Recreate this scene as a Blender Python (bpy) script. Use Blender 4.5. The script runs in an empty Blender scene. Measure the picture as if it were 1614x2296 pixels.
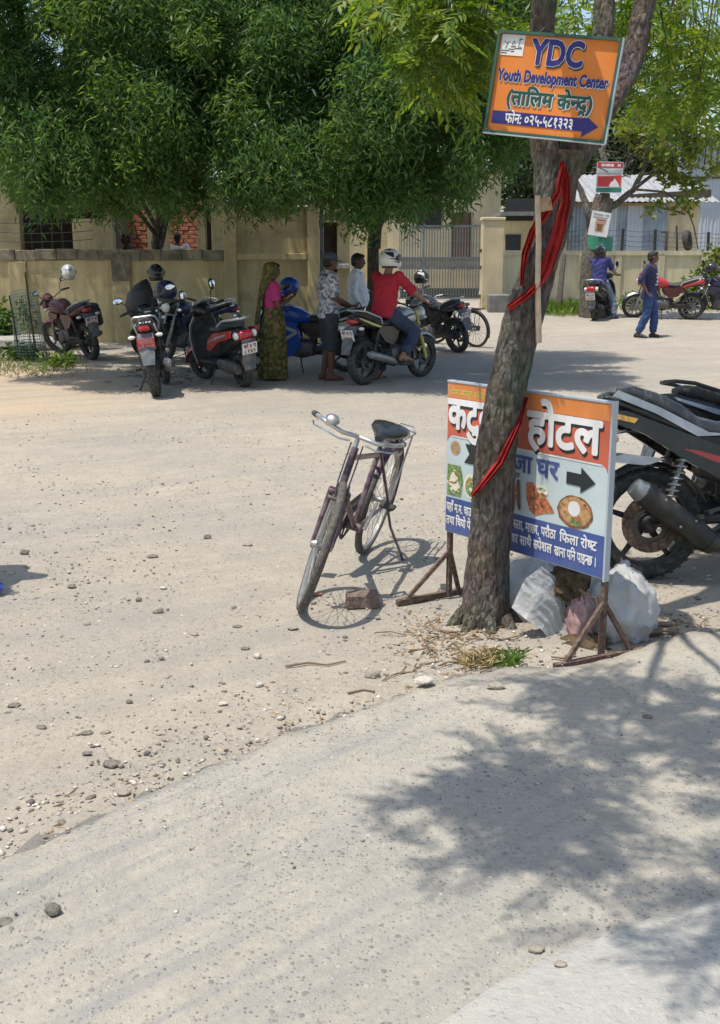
import bpy, math, random
import numpy as np
from mathutils import Vector, Matrix, Euler, noise
R = math.radians
rng = random.Random(11)
nr = np.random.RandomState(5)
SC = bpy.context.scene
COL = SC.collection

# ------------------------------------------------------------------ camera, sky, sun, exposure
CAM_H, PITCH = 1.7, R(13.2)
cam = bpy.data.objects.new('camera', bpy.data.cameras.new('camera'))
COL.objects.link(cam)
SC.camera = cam
cam.location = (0, 0, CAM_H)
cam.rotation_euler = (R(90) - PITCH, 0, 0)
cam.data.sensor_fit = 'VERTICAL'
cam.data.sensor_height = 24
cam.data.lens = 12 / math.tan(R(25))
cam.data.clip_end = 2000
cam.data.clip_start = 0.05

SUN_DIR = Vector((-0.27, -0.15, 0.95)).normalized()      # towards the sun
elev = math.asin(SUN_DIR.z)
world = bpy.data.worlds.new('World')
SC.world = world
world.use_nodes = True
wn = world.node_tree
sky = wn.nodes.new('ShaderNodeTexSky')
sky.sky_type = 'NISHITA'
sky.sun_disc = False
sky.sun_elevation = elev
sky.sun_rotation = math.atan2(SUN_DIR.x, SUN_DIR.y)
sky.air_density = 1.2
sky.dust_density = 1.6
sky.ozone_density = 1.0
wn.links.new(sky.outputs[0], wn.nodes['Background'].inputs[0])
wn.nodes['Background'].inputs[1].default_value = 0.145
sun = bpy.data.objects.new('sun', bpy.data.lights.new('sun', 'SUN'))
COL.objects.link(sun)
sun.data.energy = 3.9
sun.data.angle = R(0.5)
sun.data.color = (1.0, 0.95, 0.86)
sun.rotation_euler = SUN_DIR.to_track_quat('Z', 'Y').to_euler()
SC.view_settings.view_transform = 'Standard'
SC.view_settings.look = 'None'
SC.view_settings.exposure = 0.33
SC.view_settings.gamma = 1
SC.view_settings.use_curve_mapping = False
SC.cycles.max_bounces = 8
SC.cycles.transparent_max_bounces = 12

# ------------------------------------------------------------------ helpers
def sstep(a, b, x):
    t = max(0.0, min(1.0, (x - a) / (b - a)))
    return t * t * (3 - 2 * t)

def zg(x, y):                                            # the lie of the land: the far side of the road is a little higher
    z = 0.40 * sstep(20, 31, y)
    d = math.hypot(x - 0.62, y - 4.78)                   # small mound of earth at the foot of the tree
    return z + 0.07 * math.exp(-(d / 0.38) ** 2)

FPX = 1147.5 / math.tan(R(25))
def ray(px, py):
    a, b = (px - 807) / FPX, -(py - 1147.5) / FPX
    return Vector((a, math.cos(PITCH) + b * math.sin(PITCH), -math.sin(PITCH) + b * math.cos(PITCH)))
def G(px, py):                                           # where a line of sight meets the ground
    d = ray(px, py)
    z, p = 0.0, None
    for _ in range(40):
        t = (z - CAM_H) / min(d.z, -1e-3)
        p = Vector((0, 0, CAM_H)) + d * t
        z = 0.5 * z + 0.5 * zg(p.x, p.y)
    return Vector((p.x, p.y, zg(p.x, p.y)))
def P(px, py, y):                                        # where it meets the upright plane at distance y
    d = ray(px, py)
    return Vector((0, 0, CAM_H)) + d * (y / d.y)

def principled(name, col, rough=.6, metal=0.0, var=.15, scale=6.0, bump=0.0, bscale=60.0, dust=0.0, spec=.5, coat=0.0, dustcol=(.42, .37, .29)):
    m = bpy.data.materials.new(name)
    m.use_nodes = True
    nt = m.node_tree
    b = nt.nodes['Principled BSDF']
    b.inputs['Roughness'].default_value = rough
    b.inputs['Metallic'].default_value = metal
    b.inputs['Specular IOR Level'].default_value = spec
    b.inputs['Coat Weight'].default_value = coat
    tc = nt.nodes.new('ShaderNodeTexCoord')
    n = nt.nodes.new('ShaderNodeTexNoise')
    n.inputs['Scale'].default_value = scale
    n.inputs['Detail'].default_value = 5
    nt.links.new(tc.outputs['Object'], n.inputs['Vector'])
    mx = nt.nodes.new('ShaderNodeMix')
    mx.data_type = 'RGBA'
    mx.inputs['A'].default_value = tuple(max(0, c * (1 - var)) for c in col) + (1,)
    mx.inputs['B'].default_value = tuple(min(1, c * (1 + var)) for c in col) + (1,)
    mr = nt.nodes.new('ShaderNodeMapRange')
    mr.inputs[1].default_value = .3
    mr.inputs[2].default_value = .7
    nt.links.new(n.outputs['Fac'], mr.inputs[0])
    nt.links.new(mr.outputs[0], mx.inputs['Factor'])
    out = mx.outputs['Result']
    if dust > 0:
        n2 = nt.nodes.new('ShaderNodeTexNoise')
        n2.inputs['Scale'].default_value = scale * 2.3
        n2.inputs['Detail'].default_value = 7
        nt.links.new(tc.outputs['Object'], n2.inputs['Vector'])
        m2 = nt.nodes.new('ShaderNodeMapRange')
        m2.inputs[1].default_value = .42
        m2.inputs[2].default_value = .75
        m2.inputs[4].default_value = dust
        nt.links.new(n2.outputs['Fac'], m2.inputs[0])
        mx2 = nt.nodes.new('ShaderNodeMix')
        mx2.data_type = 'RGBA'
        mx2.inputs['B'].default_value = tuple(dustcol) + (1,)
        nt.links.new(out, mx2.inputs['A'])
        nt.links.new(m2.outputs[0], mx2.inputs['Factor'])
        out = mx2.outputs['Result']
        rr = nt.nodes.new('ShaderNodeMapRange')
        rr.inputs[1].default_value = 0
        rr.inputs[2].default_value = max(dust, .01)
        rr.inputs[3].default_value = rough
        rr.inputs[4].default_value = min(1, rough + .4)
        nt.links.new(m2.outputs[0], rr.inputs[0])
        nt.links.new(rr.outputs[0], b.inputs['Roughness'])
    nt.links.new(out, b.inputs['Base Color'])
    if bump > 0:
        n3 = nt.nodes.new('ShaderNodeTexNoise')
        n3.inputs['Scale'].default_value = bscale
        n3.inputs['Detail'].default_value = 6
        nt.links.new(tc.outputs['Object'], n3.inputs['Vector'])
        bp = nt.nodes.new('ShaderNodeBump')
        bp.inputs['Strength'].default_value = bump
        bp.inputs['Distance'].default_value = .02
        nt.links.new(n3.outputs['Fac'], bp.inputs['Height'])
        nt.links.new(bp.outputs[0], b.inputs['Normal'])
    return m

def leafmat(name, c1, c2, c3, trans=.35, rough=.45):
    m = bpy.data.materials.new(name)
    m.use_nodes = True
    nt = m.node_tree
    b = nt.nodes['Principled BSDF']
    b.inputs['Roughness'].default_value = rough
    b.inputs['Specular IOR Level'].default_value = .35
    g = nt.nodes.new('ShaderNodeNewGeometry')
    cr = nt.nodes.new('ShaderNodeValToRGB')
    e = cr.color_ramp.elements
    e[0].color = c1 + (1,)
    e[1].color = c3 + (1,)
    k = cr.color_ramp.elements.new(.55)
    k.color = c2 + (1,)
    nt.links.new(g.outputs['Random Per Island'], cr.inputs[0])
    nt.links.new(cr.outputs[0], b.inputs['Base Color'])
    tr = nt.nodes.new('ShaderNodeBsdfTranslucent')
    hs = nt.nodes.new('ShaderNodeHueSaturation')
    hs.inputs['Hue'].default_value = .485
    hs.inputs['Saturation'].default_value = 1.15
    hs.inputs['Value'].default_value = 1.9
    nt.links.new(cr.outputs[0], hs.inputs['Color'])
    nt.links.new(hs.outputs[0], tr.inputs[0])
    ms = nt.nodes.new('ShaderNodeMixShader')
    ms.inputs[0].default_value = trans
    nt.links.new(b.outputs[0], ms.inputs[1])
    nt.links.new(tr.outputs[0], ms.inputs[2])
    nt.links.new(ms.outputs[0], nt.nodes['Material Output'].inputs[0])
    return m

class M:
    """collects shapes into one mesh"""
    def __init__(s):
        s.v, s.f, s.m, s.cur = [], [], [], 0
    def add(s, vs, fs):
        o = len(s.v)
        s.v.extend(Vector(p) for p in vs)
        for f in fs:
            s.f.append(tuple(i + o for i in f))
            s.m.append(s.cur)
        return s
    def mark(s):
        return len(s.v)
    def xf(s, mat, start=0):
        for i in range(start, len(s.v)):
            s.v[i] = mat @ s.v[i]
        return s
    def rings(s, rings, cap=True, close=True):
        n = len(rings[0])
        vs = [p for r in rings for p in r]
        fs = []
        for k in range(len(rings) - 1):
            for i in range(n if close else n - 1):
                j = (i + 1) % n
                fs.append((k * n + i, k * n + j, (k + 1) * n + j, (k + 1) * n + i))
        if cap and close:
            fs.append(tuple(range(n - 1, -1, -1)))
            fs.append(tuple((len(rings) - 1) * n + i for i in range(n)))
        return s.add(vs, fs)
    def tube(s, pts, r, n=8, cap=True, flat=1.0):
        pts = [Vector(p) for p in pts]
        rs = list(r) if hasattr(r, '__len__') else [r] * len(pts)
        t0 = (pts[1] - pts[0]).normalized()
        u = t0.orthogonal().normalized()
        rings = []
        for i, p in enumerate(pts):
            if i == 0: t = t0
            elif i == len(pts) - 1: t = (pts[i] - pts[i - 1]).normalized()
            else: t = ((pts[i] - pts[i - 1]).normalized() + (pts[i + 1] - pts[i]).normalized()).normalized()
            u = (u - t * u.dot(t)).normalized()
            w = t.cross(u)
            rings.append([p + (u * math.cos(2 * math.pi * k / n) + w * math.sin(2 * math.pi * k / n) * flat) * rs[i] for k in range(n)])
        return s.rings(rings, cap)
    def box(s, c, size, rot=None, bev=0.0):
        hx, hy, hz = [d / 2 for d in size]
        c = Vector(c)
        if rot is None: rot = Matrix.Identity(3)
        elif not isinstance(rot, Matrix): rot = Euler(rot).to_matrix()
        if bev <= 0:
            vs = [c + rot @ Vector((x * hx, y * hy, z * hz)) for z in (-1, 1) for x, y in ((-1, -1), (1, -1), (1, 1), (-1, 1))]
            return s.add(vs, [(3, 2, 1, 0), (4, 5, 6, 7), (0, 1, 5, 4), (1, 2, 6, 5), (2, 3, 7, 6), (3, 0, 4, 7)])
        b = min(bev, hx * .9, hy * .9, hz * .9)
        def ring(ex, ey, z, cut):
            return [c + rot @ Vector((x, y, z)) for x, y in ((-ex + cut, -ey), (ex - cut, -ey), (ex, -ey + cut), (ex, ey - cut), (ex - cut, ey), (-ex + cut, ey), (-ex, ey - cut), (-ex, -ey + cut))]
        return s.rings([ring(hx - b, hy - b, -hz, b * .4), ring(hx, hy, -hz + b, b), ring(hx, hy, hz - b, b), ring(hx - b, hy - b, hz, b * .4)])
    def lathe(s, prof, c=(0, 0, 0), axis=(0, 0, 1), n=20, closed=False, cap=True):
        c, a = Vector(c), Vector(axis).normalized()
        u = a.orthogonal().normalized()
        w = a.cross(u)
        rings = [[c + a * h + (u * math.cos(2 * math.pi * k / n) + w * math.sin(2 * math.pi * k / n)) * r for k in range(n)] for r, h in prof]
        if closed:
            rings.append(rings[0])
            return s.rings(rings, False)
        return s.rings(rings, cap)
    def ell(s, c, r, rot=None, n=12, m=8):
        c = Vector(c)
        if not hasattr(r, '__len__'): r = (r, r, r)
        if rot is None: rot = Matrix.Identity(3)
        elif not isinstance(rot, Matrix): rot = Euler(rot).to_matrix()
        rings = []
        for i in range(m + 1):
            th = math.pi * (i if 0 < i < m else (.03 if i == 0 else m - .03)) / m
            rings.append([c + rot @ Vector((r[0] * math.sin(th) * math.cos(2 * math.pi * k / n), r[1] * math.sin(th) * math.sin(2 * math.pi * k / n), -r[2] * math.cos(th))) for k in range(n)])
        return s.rings(rings)
    def hull(s, st, n=14, p=2.6, y=0.0):
        """loft along x: stations (x, z, half width, half height)"""
        rings = []
        for q in st:
            x, z, hw, hh = q[:4]
            yy = q[4] if len(q) > 4 else y
            ring = []
            for k in range(n):
                a = 2 * math.pi * k / n
                ca, sa = math.cos(a), math.sin(a)
                ring.append(Vector((x, yy + hw * math.copysign(abs(ca) ** (2 / p), ca), z + hh * math.copysign(abs(sa) ** (2 / p), sa))))
            rings.append(ring)
        return s.rings(rings)
    def loft(s, secs, n=16, p=2.2):
        """sections (centre, u half-axis vector, w half-axis vector)"""
        rings = []
        for c, u, w in secs:
            c, u, w = Vector(c), Vector(u), Vector(w)
            ring = []
            for k in range(n):
                a = 2 * math.pi * k / n
                ca, sa = math.cos(a), math.sin(a)
                ring.append(c + u * math.copysign(abs(ca) ** (2 / p), ca) + w * math.copysign(abs(sa) ** (2 / p), sa))
            rings.append(ring)
        return s.rings(rings)
    def prism(s, pts, a, b, plane='xz'):
        """outline in a plane, pushed from a to b along the third axis"""
        def q(u, v, h):
            return {'xz': (u, h, v), 'xy': (u, v, h), 'yz': (h, u, v)}[plane]
        n = len(pts)
        vs = [q(u, v, a) for u, v in pts] + [q(u, v, b) for u, v in pts]
        fs = [tuple(range(n)), tuple(range(2 * n - 1, n - 1, -1))] + [(i, i + n, (i + 1) % n + n, (i + 1) % n) for i in range(n)]
        return s.add(vs, fs)
    def build(s, name, mats, parent=None, smooth=40):
        me = bpy.data.meshes.new(name)
        me.from_pydata([tuple(v) for v in s.v], [], s.f)
        if not isinstance(mats, (list, tuple)): mats = [mats]
        for mt in mats: me.materials.append(mt)
        if len(mats) > 1: me.polygons.foreach_set('material_index', s.m)
        if smooth:
            me.shade_smooth()
            me.set_sharp_from_angle(angle=R(smooth))
        me.update()
        o = bpy.data.objects.new(name, me)
        COL.objects.link(o)
        if parent is not None: o.parent = parent
        return o

def tag(o, label=None, cat=None, group=None, kind=None):
    if label: o['label'] = label
    if cat: o['category'] = cat
    if group: o['group'] = group
    if kind: o['kind'] = kind
    return o
def thing(name, label, cat, group=None, loc=(0, 0, 0), rotz=0.0):
    o = bpy.data.objects.new(name, None)
    COL.objects.link(o)
    o.location = loc
    o.rotation_euler = (0, 0, rotz)
    return tag(o, label, cat, group)
def npmesh(name, V, F, mats, parent=None, midx=None, smooth=False):
    """mesh from numpy arrays; F all the same number of corners"""
    me = bpy.data.meshes.new(name)
    k = F.shape[1]
    me.vertices.add(len(V))
    me.vertices.foreach_set('co', np.ascontiguousarray(V, dtype=np.float32).ravel())
    me.loops.add(F.size)
    me.loops.foreach_set('vertex_index', np.ascontiguousarray(F, dtype=np.int32).ravel())
    me.polygons.add(len(F))
    me.polygons.foreach_set('loop_start', np.arange(0, F.size, k, dtype=np.int32))
    if not isinstance(mats, (list, tuple)): mats = [mats]
    for mt in mats: me.materials.append(mt)
    if midx is not None: me.polygons.foreach_set('material_index', np.ascontiguousarray(midx, dtype=np.int32))
    me.update(calc_edges=True)
    me.validate()
    if smooth: me.shade_smooth()
    o = bpy.data.objects.new(name, me)
    COL.objects.link(o)
    if parent is not None: o.parent = parent
    return o
def meshcopy(src, name, parent=None, mw=None):
    o = src.copy()
    o.name = name
    COL.objects.link(o)
    o.parent = parent
    if mw is not None: o.matrix_basis = mw
    return o

def glyphs(text, bold=0.0):
    cu = bpy.data.curves.new('lettering', 'FONT')
    cu.body = text
    cu.size = 1
    cu.offset = bold
    cu.resolution_u = 3
    o = bpy.data.objects.new('lettering', cu)
    COL.objects.link(o)
    bpy.context.view_layer.update()
    me = bpy.data.meshes.new_from_object(o.evaluated_get(bpy.context.evaluated_depsgraph_get()))
    bpy.data.objects.remove(o)
    bpy.data.curves.remove(cu)
    return me
def word(parts, bold=0.0):
    vs, fs = word0(parts, 0.0)
    if bold <= 0: return vs, fs
    V, F = [], []
    for k in range(13):                                  # thicker strokes: the same outline laid round itself, each a hair above the last
        a = 2 * math.pi * k / 12
        dx, dy = (math.cos(a) * bold * .9, math.sin(a) * bold * .9) if k < 12 else (0, 0)
        o = len(V)
        V += [(v[0] + dx, v[1] + dy, k * .00003) for v in vs]
        F += [tuple(i + o for i in f) for f in fs]
    return V, F
def word0(parts, bold=0.0):
    """one line of writing, in pieces laid end to end: ('h', x) is the half form of x, without its upright; ('r', x) carries a stroke below"""
    import bmesh
    vs, fs, x0 = [], [], 0.0
    for p in ([parts] if isinstance(parts, str) else parts):
        half = isinstance(p, tuple)
        t = p[1] if half else p
        lead = len(t) - len(t.lstrip(' '))
        trail = len(t) - len(t.rstrip(' '))
        x0 += lead * .26
        me = glyphs(t.strip(' '), bold)
        if half and p[0] == 'h':
            bm = bmesh.new()
            bm.from_mesh(me)
            xm = max(v.co.x for v in bm.verts)
            bmesh.ops.bisect_plane(bm, geom=bm.verts[:] + bm.edges[:] + bm.faces[:], plane_co=(xm - .16 - bold, 0, 0), plane_no=(1, 0, 0), clear_outer=True)
            bm.to_mesh(me)
            bm.free()
        o = len(vs)
        xs = [v.co.x for v in me.vertices]
        xmin, xmax = min(xs), max(xs)
        sh = x0 - (xmin if x0 > 0 and not lead else 0) - (bold if x0 > 0 else 0)
        vs += [(v.co.x + sh, v.co.y, 0) for v in me.vertices]
        fs += [tuple(i + o for i in q.vertices) for q in me.polygons]
        if half and p[0] == 'r':
            o = len(vs)
            cx = sh + (xmin + xmax) / 2
            w = .045 + bold
            vs += [(cx - .02, -.02, 0), (cx - .16, -.22, 0), (cx - .16 + w, -.25, 0), (cx + w, -.05, 0)]
            fs.append((o, o + 1, o + 2, o + 3))
            vs += [(cx - .02, -.02, 0), (cx + w, -.05, 0), (cx + .18, -.2, 0), (cx + .12, -.24, 0)]
            fs.append((o + 4, o + 5, o + 6, o + 7))
        x0 = sh + xmax + trail * .26
        bpy.data.meshes.remove(me)
    return vs, fs
def lettering(name, parts, frame, x, y, h, w, mat, parent, bold=0.0, lift=.0012, halo=None, halo_bold=.04, center=True, shift=(0, 0)):
    """writing on a plate. frame maps plate (u right, v up, n out) to local space; x, y the centre, h the x-height scale, w the full width"""
    vs, fs = word(parts, bold)
    xs = [v[0] for v in vs]
    mn, mxx = min(xs), max(xs)
    sx = w / (mxx - mn) if w else h
    out = []
    if halo:
        hv, hf = word(parts, bold + halo_bold)
        m = M()
        m.add([frame @ Vector((x + shift[0] * h + (v[0] - (mn + mxx) / 2) * sx, y + shift[1] * h + (v[1] - .33) * h, lift - .0008 + v[2])) for v in hv], hf)
        out.append(m.build(name + '_outline', halo, parent, smooth=0))
    m = M()
    m.add([frame @ Vector((x + (v[0] - (mn + mxx) / 2) * sx, y + (v[1] - .33) * h, lift + v[2])) for v in vs], fs)
    out.append(m.build(name, mat, parent, smooth=0))
    return out
# ------------------------------------------------------------------ materials
MT = {}
def mt(key, *a, **k):
    MT[key] = principled(key, *a, **k)
    return MT[key]
mt('coping', (.20, .17, .12), .95, var=.45, scale=5, bump=.4, bscale=30)
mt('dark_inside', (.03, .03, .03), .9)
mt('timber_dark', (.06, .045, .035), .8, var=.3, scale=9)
mt('door_brown', (.13, .06, .04), .6, var=.25)
mt('concrete', (.36, .34, .31), .95, var=.2, scale=5, bump=.4, bscale=70)
mt('concrete_dark', (.17, .17, .16), .95, var=.25, scale=5, bump=.3)
mt('brick_red', (.40, .15, .09), .9, var=.35, scale=14, bump=.4, bscale=80)
mt('brick_block', (.155, .10, .08), .9, var=.3, scale=20, bump=.5, bscale=90, dust=.4)
mt('mortar', (.5, .46, .4), .95)
mt('gate_grey', (.10, .12, .12), .55, var=.2, dust=.3)
mt('gate_plate', (.42, .40, .33), .7, var=.25)
mt('sheet_blue', (.27, .33, .38), .45, metal=.3, var=.25, scale=2.5, dust=.3, dustcol=(.3, .28, .25))
mt('sheet_grey', (.45, .49, .53), .5, metal=.2, var=.12, scale=1.0)
mt('sheet_white', (.36, .36, .35), .4, metal=.2, var=.12, scale=3, dust=.3)
mt('iron_black', (.03, .03, .03), .6)
mt('rust', (.10, .055, .038), .85, var=.4, scale=25, bump=.2, dust=.35)
mt('wire', (.06, .06, .06), .6)
mt('cable', (.02, .025, .03), .6)
mt('rubber', (.030, .029, .028), .85, var=.25, scale=12, dust=.2, bump=.1)
mt('rubber_bike', (.07, .063, .056), .9, var=.2, scale=30, dust=.25)
mt('black_gloss', (.012, .012, .013), .25, var=.2, coat=.3, dust=.08)
mt('black_satin', (.02, .02, .021), .5, var=.3, dust=.14)
mt('seat_grey', (.085, .085, .09), .38, var=.25, dust=.15)
mt('seat_black', (.03, .03, .032), .48, var=.25, dust=.12, bump=.1, bscale=200)
mt('chrome', (.55, .55, .54), .3, metal=1, var=.1, dust=.2)
mt('alloy', (.34, .34, .33), .45, metal=.8, var=.2, dust=.35)
mt('engine', (.12, .12, .12), .5, metal=.5, var=.3, dust=.4)
mt('steel_dark', (.06, .06, .06), .4, metal=.6, var=.3, dust=.35)
mt('red_paint', (.40, .022, .022), .3, var=.2, coat=.3, dust=.08)
mt('maroon_paint', (.075, .010, .014), .35, var=.2, coat=.2, dust=.08)
mt('blue_paint', (.015, .07, .36), .28, var=.2, coat=.4, dust=.06)
mt('navy_paint', (.012, .02, .07), .3, var=.2, coat=.3, dust=.08)
mt('silver_paint', (.50, .51, .53), .3, metal=.5, var=.1, dust=.2)
mt('white_paint', (.75, .75, .73), .35, var=.06, dust=.2)
mt('yellow_decal', (.55, .5, .12), .4)
mt('lens_red', (.45, .02, .03), .15, var=.1, coat=.5)
mt('lens_amber', (.75, .38, .06), .2, coat=.5)
mt('lens_clear', (.72, .70, .66), .15, var=.1, coat=.5)
mt('mirror_glass', (.85, .87, .88), .06, metal=1, var=.02)
mt('plate_white', (.74, .70, .67), .5, var=.05)
mt('plate_red', (.55, .05, .07), .5, var=.1)
mt('ink_red', (.45, .05, .06), .6)
mt('ink_white', (.82, .80, .78), .6)
mt('flap', (.085, .098, .118), .7, var=.2, dust=.4)
mt('purple_frame', (.065, .022, .045), .35, var=.35, scale=10, coat=.2, dust=.4)
mt('skin', (.20, .10, .06), .6, var=.1)
mt('skin_dark', (.13, .06, .04), .6, var=.1)
mt('skin_light', (.30, .16, .10), .6, var=.1)
mt('hair', (.012, .010, .009), .55, var=.3, scale=60, bump=.4, bscale=200)
mt('eye', (.02, .015, .012), .2)
mt('denim', (.035, .05, .09), .85, var=.3, scale=10, bump=.3, bscale=60)
mt('denim_blue', (.03, .06, .17), .85, var=.3, scale=10, bump=.3, bscale=60)
mt('denim_pale', (.14, .18, .24), .85, var=.3, scale=8, bump=.3, bscale=60)
mt('trousers_dark', (.04, .042, .05), .85, var=.25, scale=8, bump=.3, bscale=60)
mt('shirt_red', (.42, .018, .035), .85, var=.12, scale=8, bump=.25, bscale=30)
mt('shirt_white', (.66, .70, .76), .8, var=.08, scale=8, bump=.25, bscale=30)
mt('shirt_blue', (.032, .036, .15), .85, var=.15, scale=8, bump=.25, bscale=30)
mt('shirt_navy', (.028, .032, .085), .85, var=.2, scale=8, bump=.25, bscale=30)
mt('blouse_pink', (.46, .035, .155), .8, var=.1, bump=.2, bscale=30)
mt('cap_blue', (.07, .075, .12), .85, var=.2)
mt('shoe_dark', (.03, .025, .022), .7, var=.2, dust=.4)
mt('shoe_brown', (.12, .06, .045), .7, var=.2, dust=.3)
mt('cloth_red', (.35, .032, .028), .95, var=.25, scale=12, bump=.6, bscale=45, spec=.1)
mt('bamboo', (.52, .40, .27), .7, var=.2, scale=20)
mt('plank', (.38, .25, .14), .8, var=.25, scale=20)
mt('sack_pink', (.36, .22, .21), .6, var=.35, scale=14, bump=.3, bscale=25)
mt('waste', (.09, .06, .03), .9, var=.6, scale=30, bump=.4)
mt('dry_grass', (.42, .32, .16), .9, var=.3, scale=20)
mt('twig', (.20, .14, .09), .9, var=.3, scale=20)
mt('board_orange', (.76, .225, .04), .5, var=.10, scale=3, spec=.3, dust=.18, dustcol=(.62, .36, .18))
mt('board_green', (.035, .10, .07), .5, var=.2)
mt('ink_navy', (.025, .02, .17), .5, var=.05)
mt('ink_green', (.012, .075, .055), .5, var=.05)
mt('ink_black', (.02, .025, .025), .5, var=.05)
mt('print_red', (.52, .10, .05), .5, var=.25, scale=3, dust=.25, dustcol=(.45, .22, .14))
mt('print_orange', (.65, .22, .06), .5, var=.25, scale=3)
mt('print_pale', (.50, .58, .58), .5, var=.10, scale=3, dust=.3, dustcol=(.42, .42, .38))
mt('print_blue', (.05, .085, .27), .5, var=.15, scale=3, dust=.25, dustcol=(.22, .23, .30))
mt('print_tan', (.48, .28, .12), .6, var=.35, scale=40)
mt('print_brown', (.20, .09, .05), .6, var=.45, scale=50)
mt('print_meat', (.48, .15, .07), .6, var=.5, scale=45)
mt('print_greens', (.16, .24, .08), .6, var=.6, scale=60)
mt('print_cream', (.72, .66, .50), .6, var=.15, scale=40)
mt('poster_red', (.55, .05, .05), .6)
mt('poster_green', (.03, .20, .13), .6)
mt('poster_white', (.74, .72, .70), .6)
mt('poster_grey', (.35, .34, .34), .6)
mt('net_green', (.22, .32, .26), .7)
def wallmat(name, base, stain):
    m = principled(name, base, .92, var=.14, scale=1.4, bump=.25, bscale=40)
    nt = m.node_tree
    b = nt.nodes['Principled BSDF']
    src = b.inputs['Base Color'].links[0].from_socket
    tc = nt.nodes.new('ShaderNodeTexCoord')
    out = src
    for sc, lo, hi, amt in (((2.2, 2.2, .35), .47, .72, .75), ((7, 7, 1.2), .52, .75, .6), ((1.0, 1.0, 1.6), .56, .66, .55)):
        mp = nt.nodes.new('ShaderNodeMapping')
        mp.inputs['Scale'].default_value = sc
        nt.links.new(tc.outputs['Object'], mp.inputs[0])
        n = nt.nodes.new('ShaderNodeTexNoise')
        n.inputs['Scale'].default_value = 1
        n.inputs['Detail'].default_value = 8
        n.inputs['Roughness'].default_value = .62
        nt.links.new(mp.outputs[0], n.inputs['Vector'])
        r = nt.nodes.new('ShaderNodeMapRange')
        r.inputs[1].default_value, r.inputs[2].default_value, r.inputs[4].default_value = lo, hi, amt
        nt.links.new(n.outputs['Fac'], r.inputs[0])
        x = nt.nodes.new('ShaderNodeMix')
        x.data_type = 'RGBA'
        x.inputs['B'].default_value = stain + (1,)
        nt.links.new(out, x.inputs['A'])
        nt.links.new(r.outputs[0], x.inputs['Factor'])
        out = x.outputs['Result']
    nt.links.new(out, b.inputs['Base Color'])
    MT[name] = m
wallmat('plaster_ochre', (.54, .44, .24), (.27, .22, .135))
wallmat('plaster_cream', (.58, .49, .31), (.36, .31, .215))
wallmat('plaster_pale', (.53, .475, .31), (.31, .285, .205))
def sackmat(name):
    m = principled(name, (.60, .60, .585), .5, var=.10, scale=9, bump=.35, bscale=45)
    nt = m.node_tree
    b = nt.nodes['Principled BSDF']
    src = b.inputs['Base Color'].links[0].from_socket
    tc = nt.nodes.new('ShaderNodeTexCoord')
    out = src
    for off, sc, lo, hi, amt, c in (((0, 0, 0), 5.0, .50, .60, .8, (.50, .24, .25)), ((3, 1, 2), 8.0, .50, .70, .55, (.36, .32, .27)), ((7, 2, 5), 3.0, .55, .65, .5, (.50, .50, .50))):
        mp = nt.nodes.new('ShaderNodeMapping')
        mp.inputs['Location'].default_value = off
        nt.links.new(tc.outputs['Object'], mp.inputs[0])
        n = nt.nodes.new('ShaderNodeTexNoise')
        n.inputs['Scale'].default_value = sc
        n.inputs['Detail'].default_value = 6
        nt.links.new(mp.outputs[0], n.inputs['Vector'])
        r = nt.nodes.new('ShaderNodeMapRange')
        r.inputs[1].default_value, r.inputs[2].default_value, r.inputs[4].default_value = lo, hi, amt
        nt.links.new(n.outputs['Fac'], r.inputs[0])
        f = r.outputs[0]
        if c[0] == .50 and c[1] == .24:                  # the pink print shows only on the low right side
            sx = nt.nodes.new('ShaderNodeSeparateXYZ')
            nt.links.new(tc.outputs['Object'], sx.inputs[0])
            for ax, a_, b_ in (('X', 1.04, 1.14), ('Z', .22, .13)):
                q = nt.nodes.new('ShaderNodeMapRange')
                q.inputs[1].default_value, q.inputs[2].default_value = a_, b_
                nt.links.new(sx.outputs[ax], q.inputs[0])
                k = nt.nodes.new('ShaderNodeMath')
                k.operation = 'MULTIPLY'
                nt.links.new(f, k.inputs[0])
                nt.links.new(q.outputs[0], k.inputs[1])
                f = k.outputs[0]
        x = nt.nodes.new('ShaderNodeMix')
        x.data_type = 'RGBA'
        x.inputs['B'].default_value = c + (1,)
        nt.links.new(out, x.inputs['A'])
        nt.links.new(f, x.inputs['Factor'])
        out = x.outputs['Result']
    nt.links.new(out, b.inputs['Base Color'])
    tr = nt.nodes.new('ShaderNodeBsdfTranslucent')
    tr.inputs[0].default_value = (.75, .75, .74, 1)
    ms = nt.nodes.new('ShaderNodeMixShader')
    ms.inputs[0].default_value = .35
    nt.links.new(b.outputs[0], ms.inputs[1])
    nt.links.new(tr.outputs[0], ms.inputs[2])
    nt.links.new(ms.outputs[0], nt.nodes['Material Output'].inputs[0])
    MT[name] = m
sackmat('sack_white')
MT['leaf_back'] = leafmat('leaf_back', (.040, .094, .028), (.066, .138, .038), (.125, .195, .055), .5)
MT['leaf_pale'] = leafmat('leaf_pale', (.055, .118, .026), (.085, .152, .034), (.14, .20, .045), .5)
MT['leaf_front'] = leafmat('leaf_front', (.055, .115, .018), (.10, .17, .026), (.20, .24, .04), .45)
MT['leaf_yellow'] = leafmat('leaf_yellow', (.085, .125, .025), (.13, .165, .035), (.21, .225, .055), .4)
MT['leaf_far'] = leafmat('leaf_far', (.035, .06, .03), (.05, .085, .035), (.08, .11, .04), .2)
MT['leaf_weed'] = leafmat('leaf_weed', (.06, .12, .02), (.10, .18, .03), (.20, .24, .05), .3)
MT['litter'] = leafmat('litter', (.20, .12, .06), (.36, .25, .13), (.50, .40, .26), .1, .8)

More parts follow.
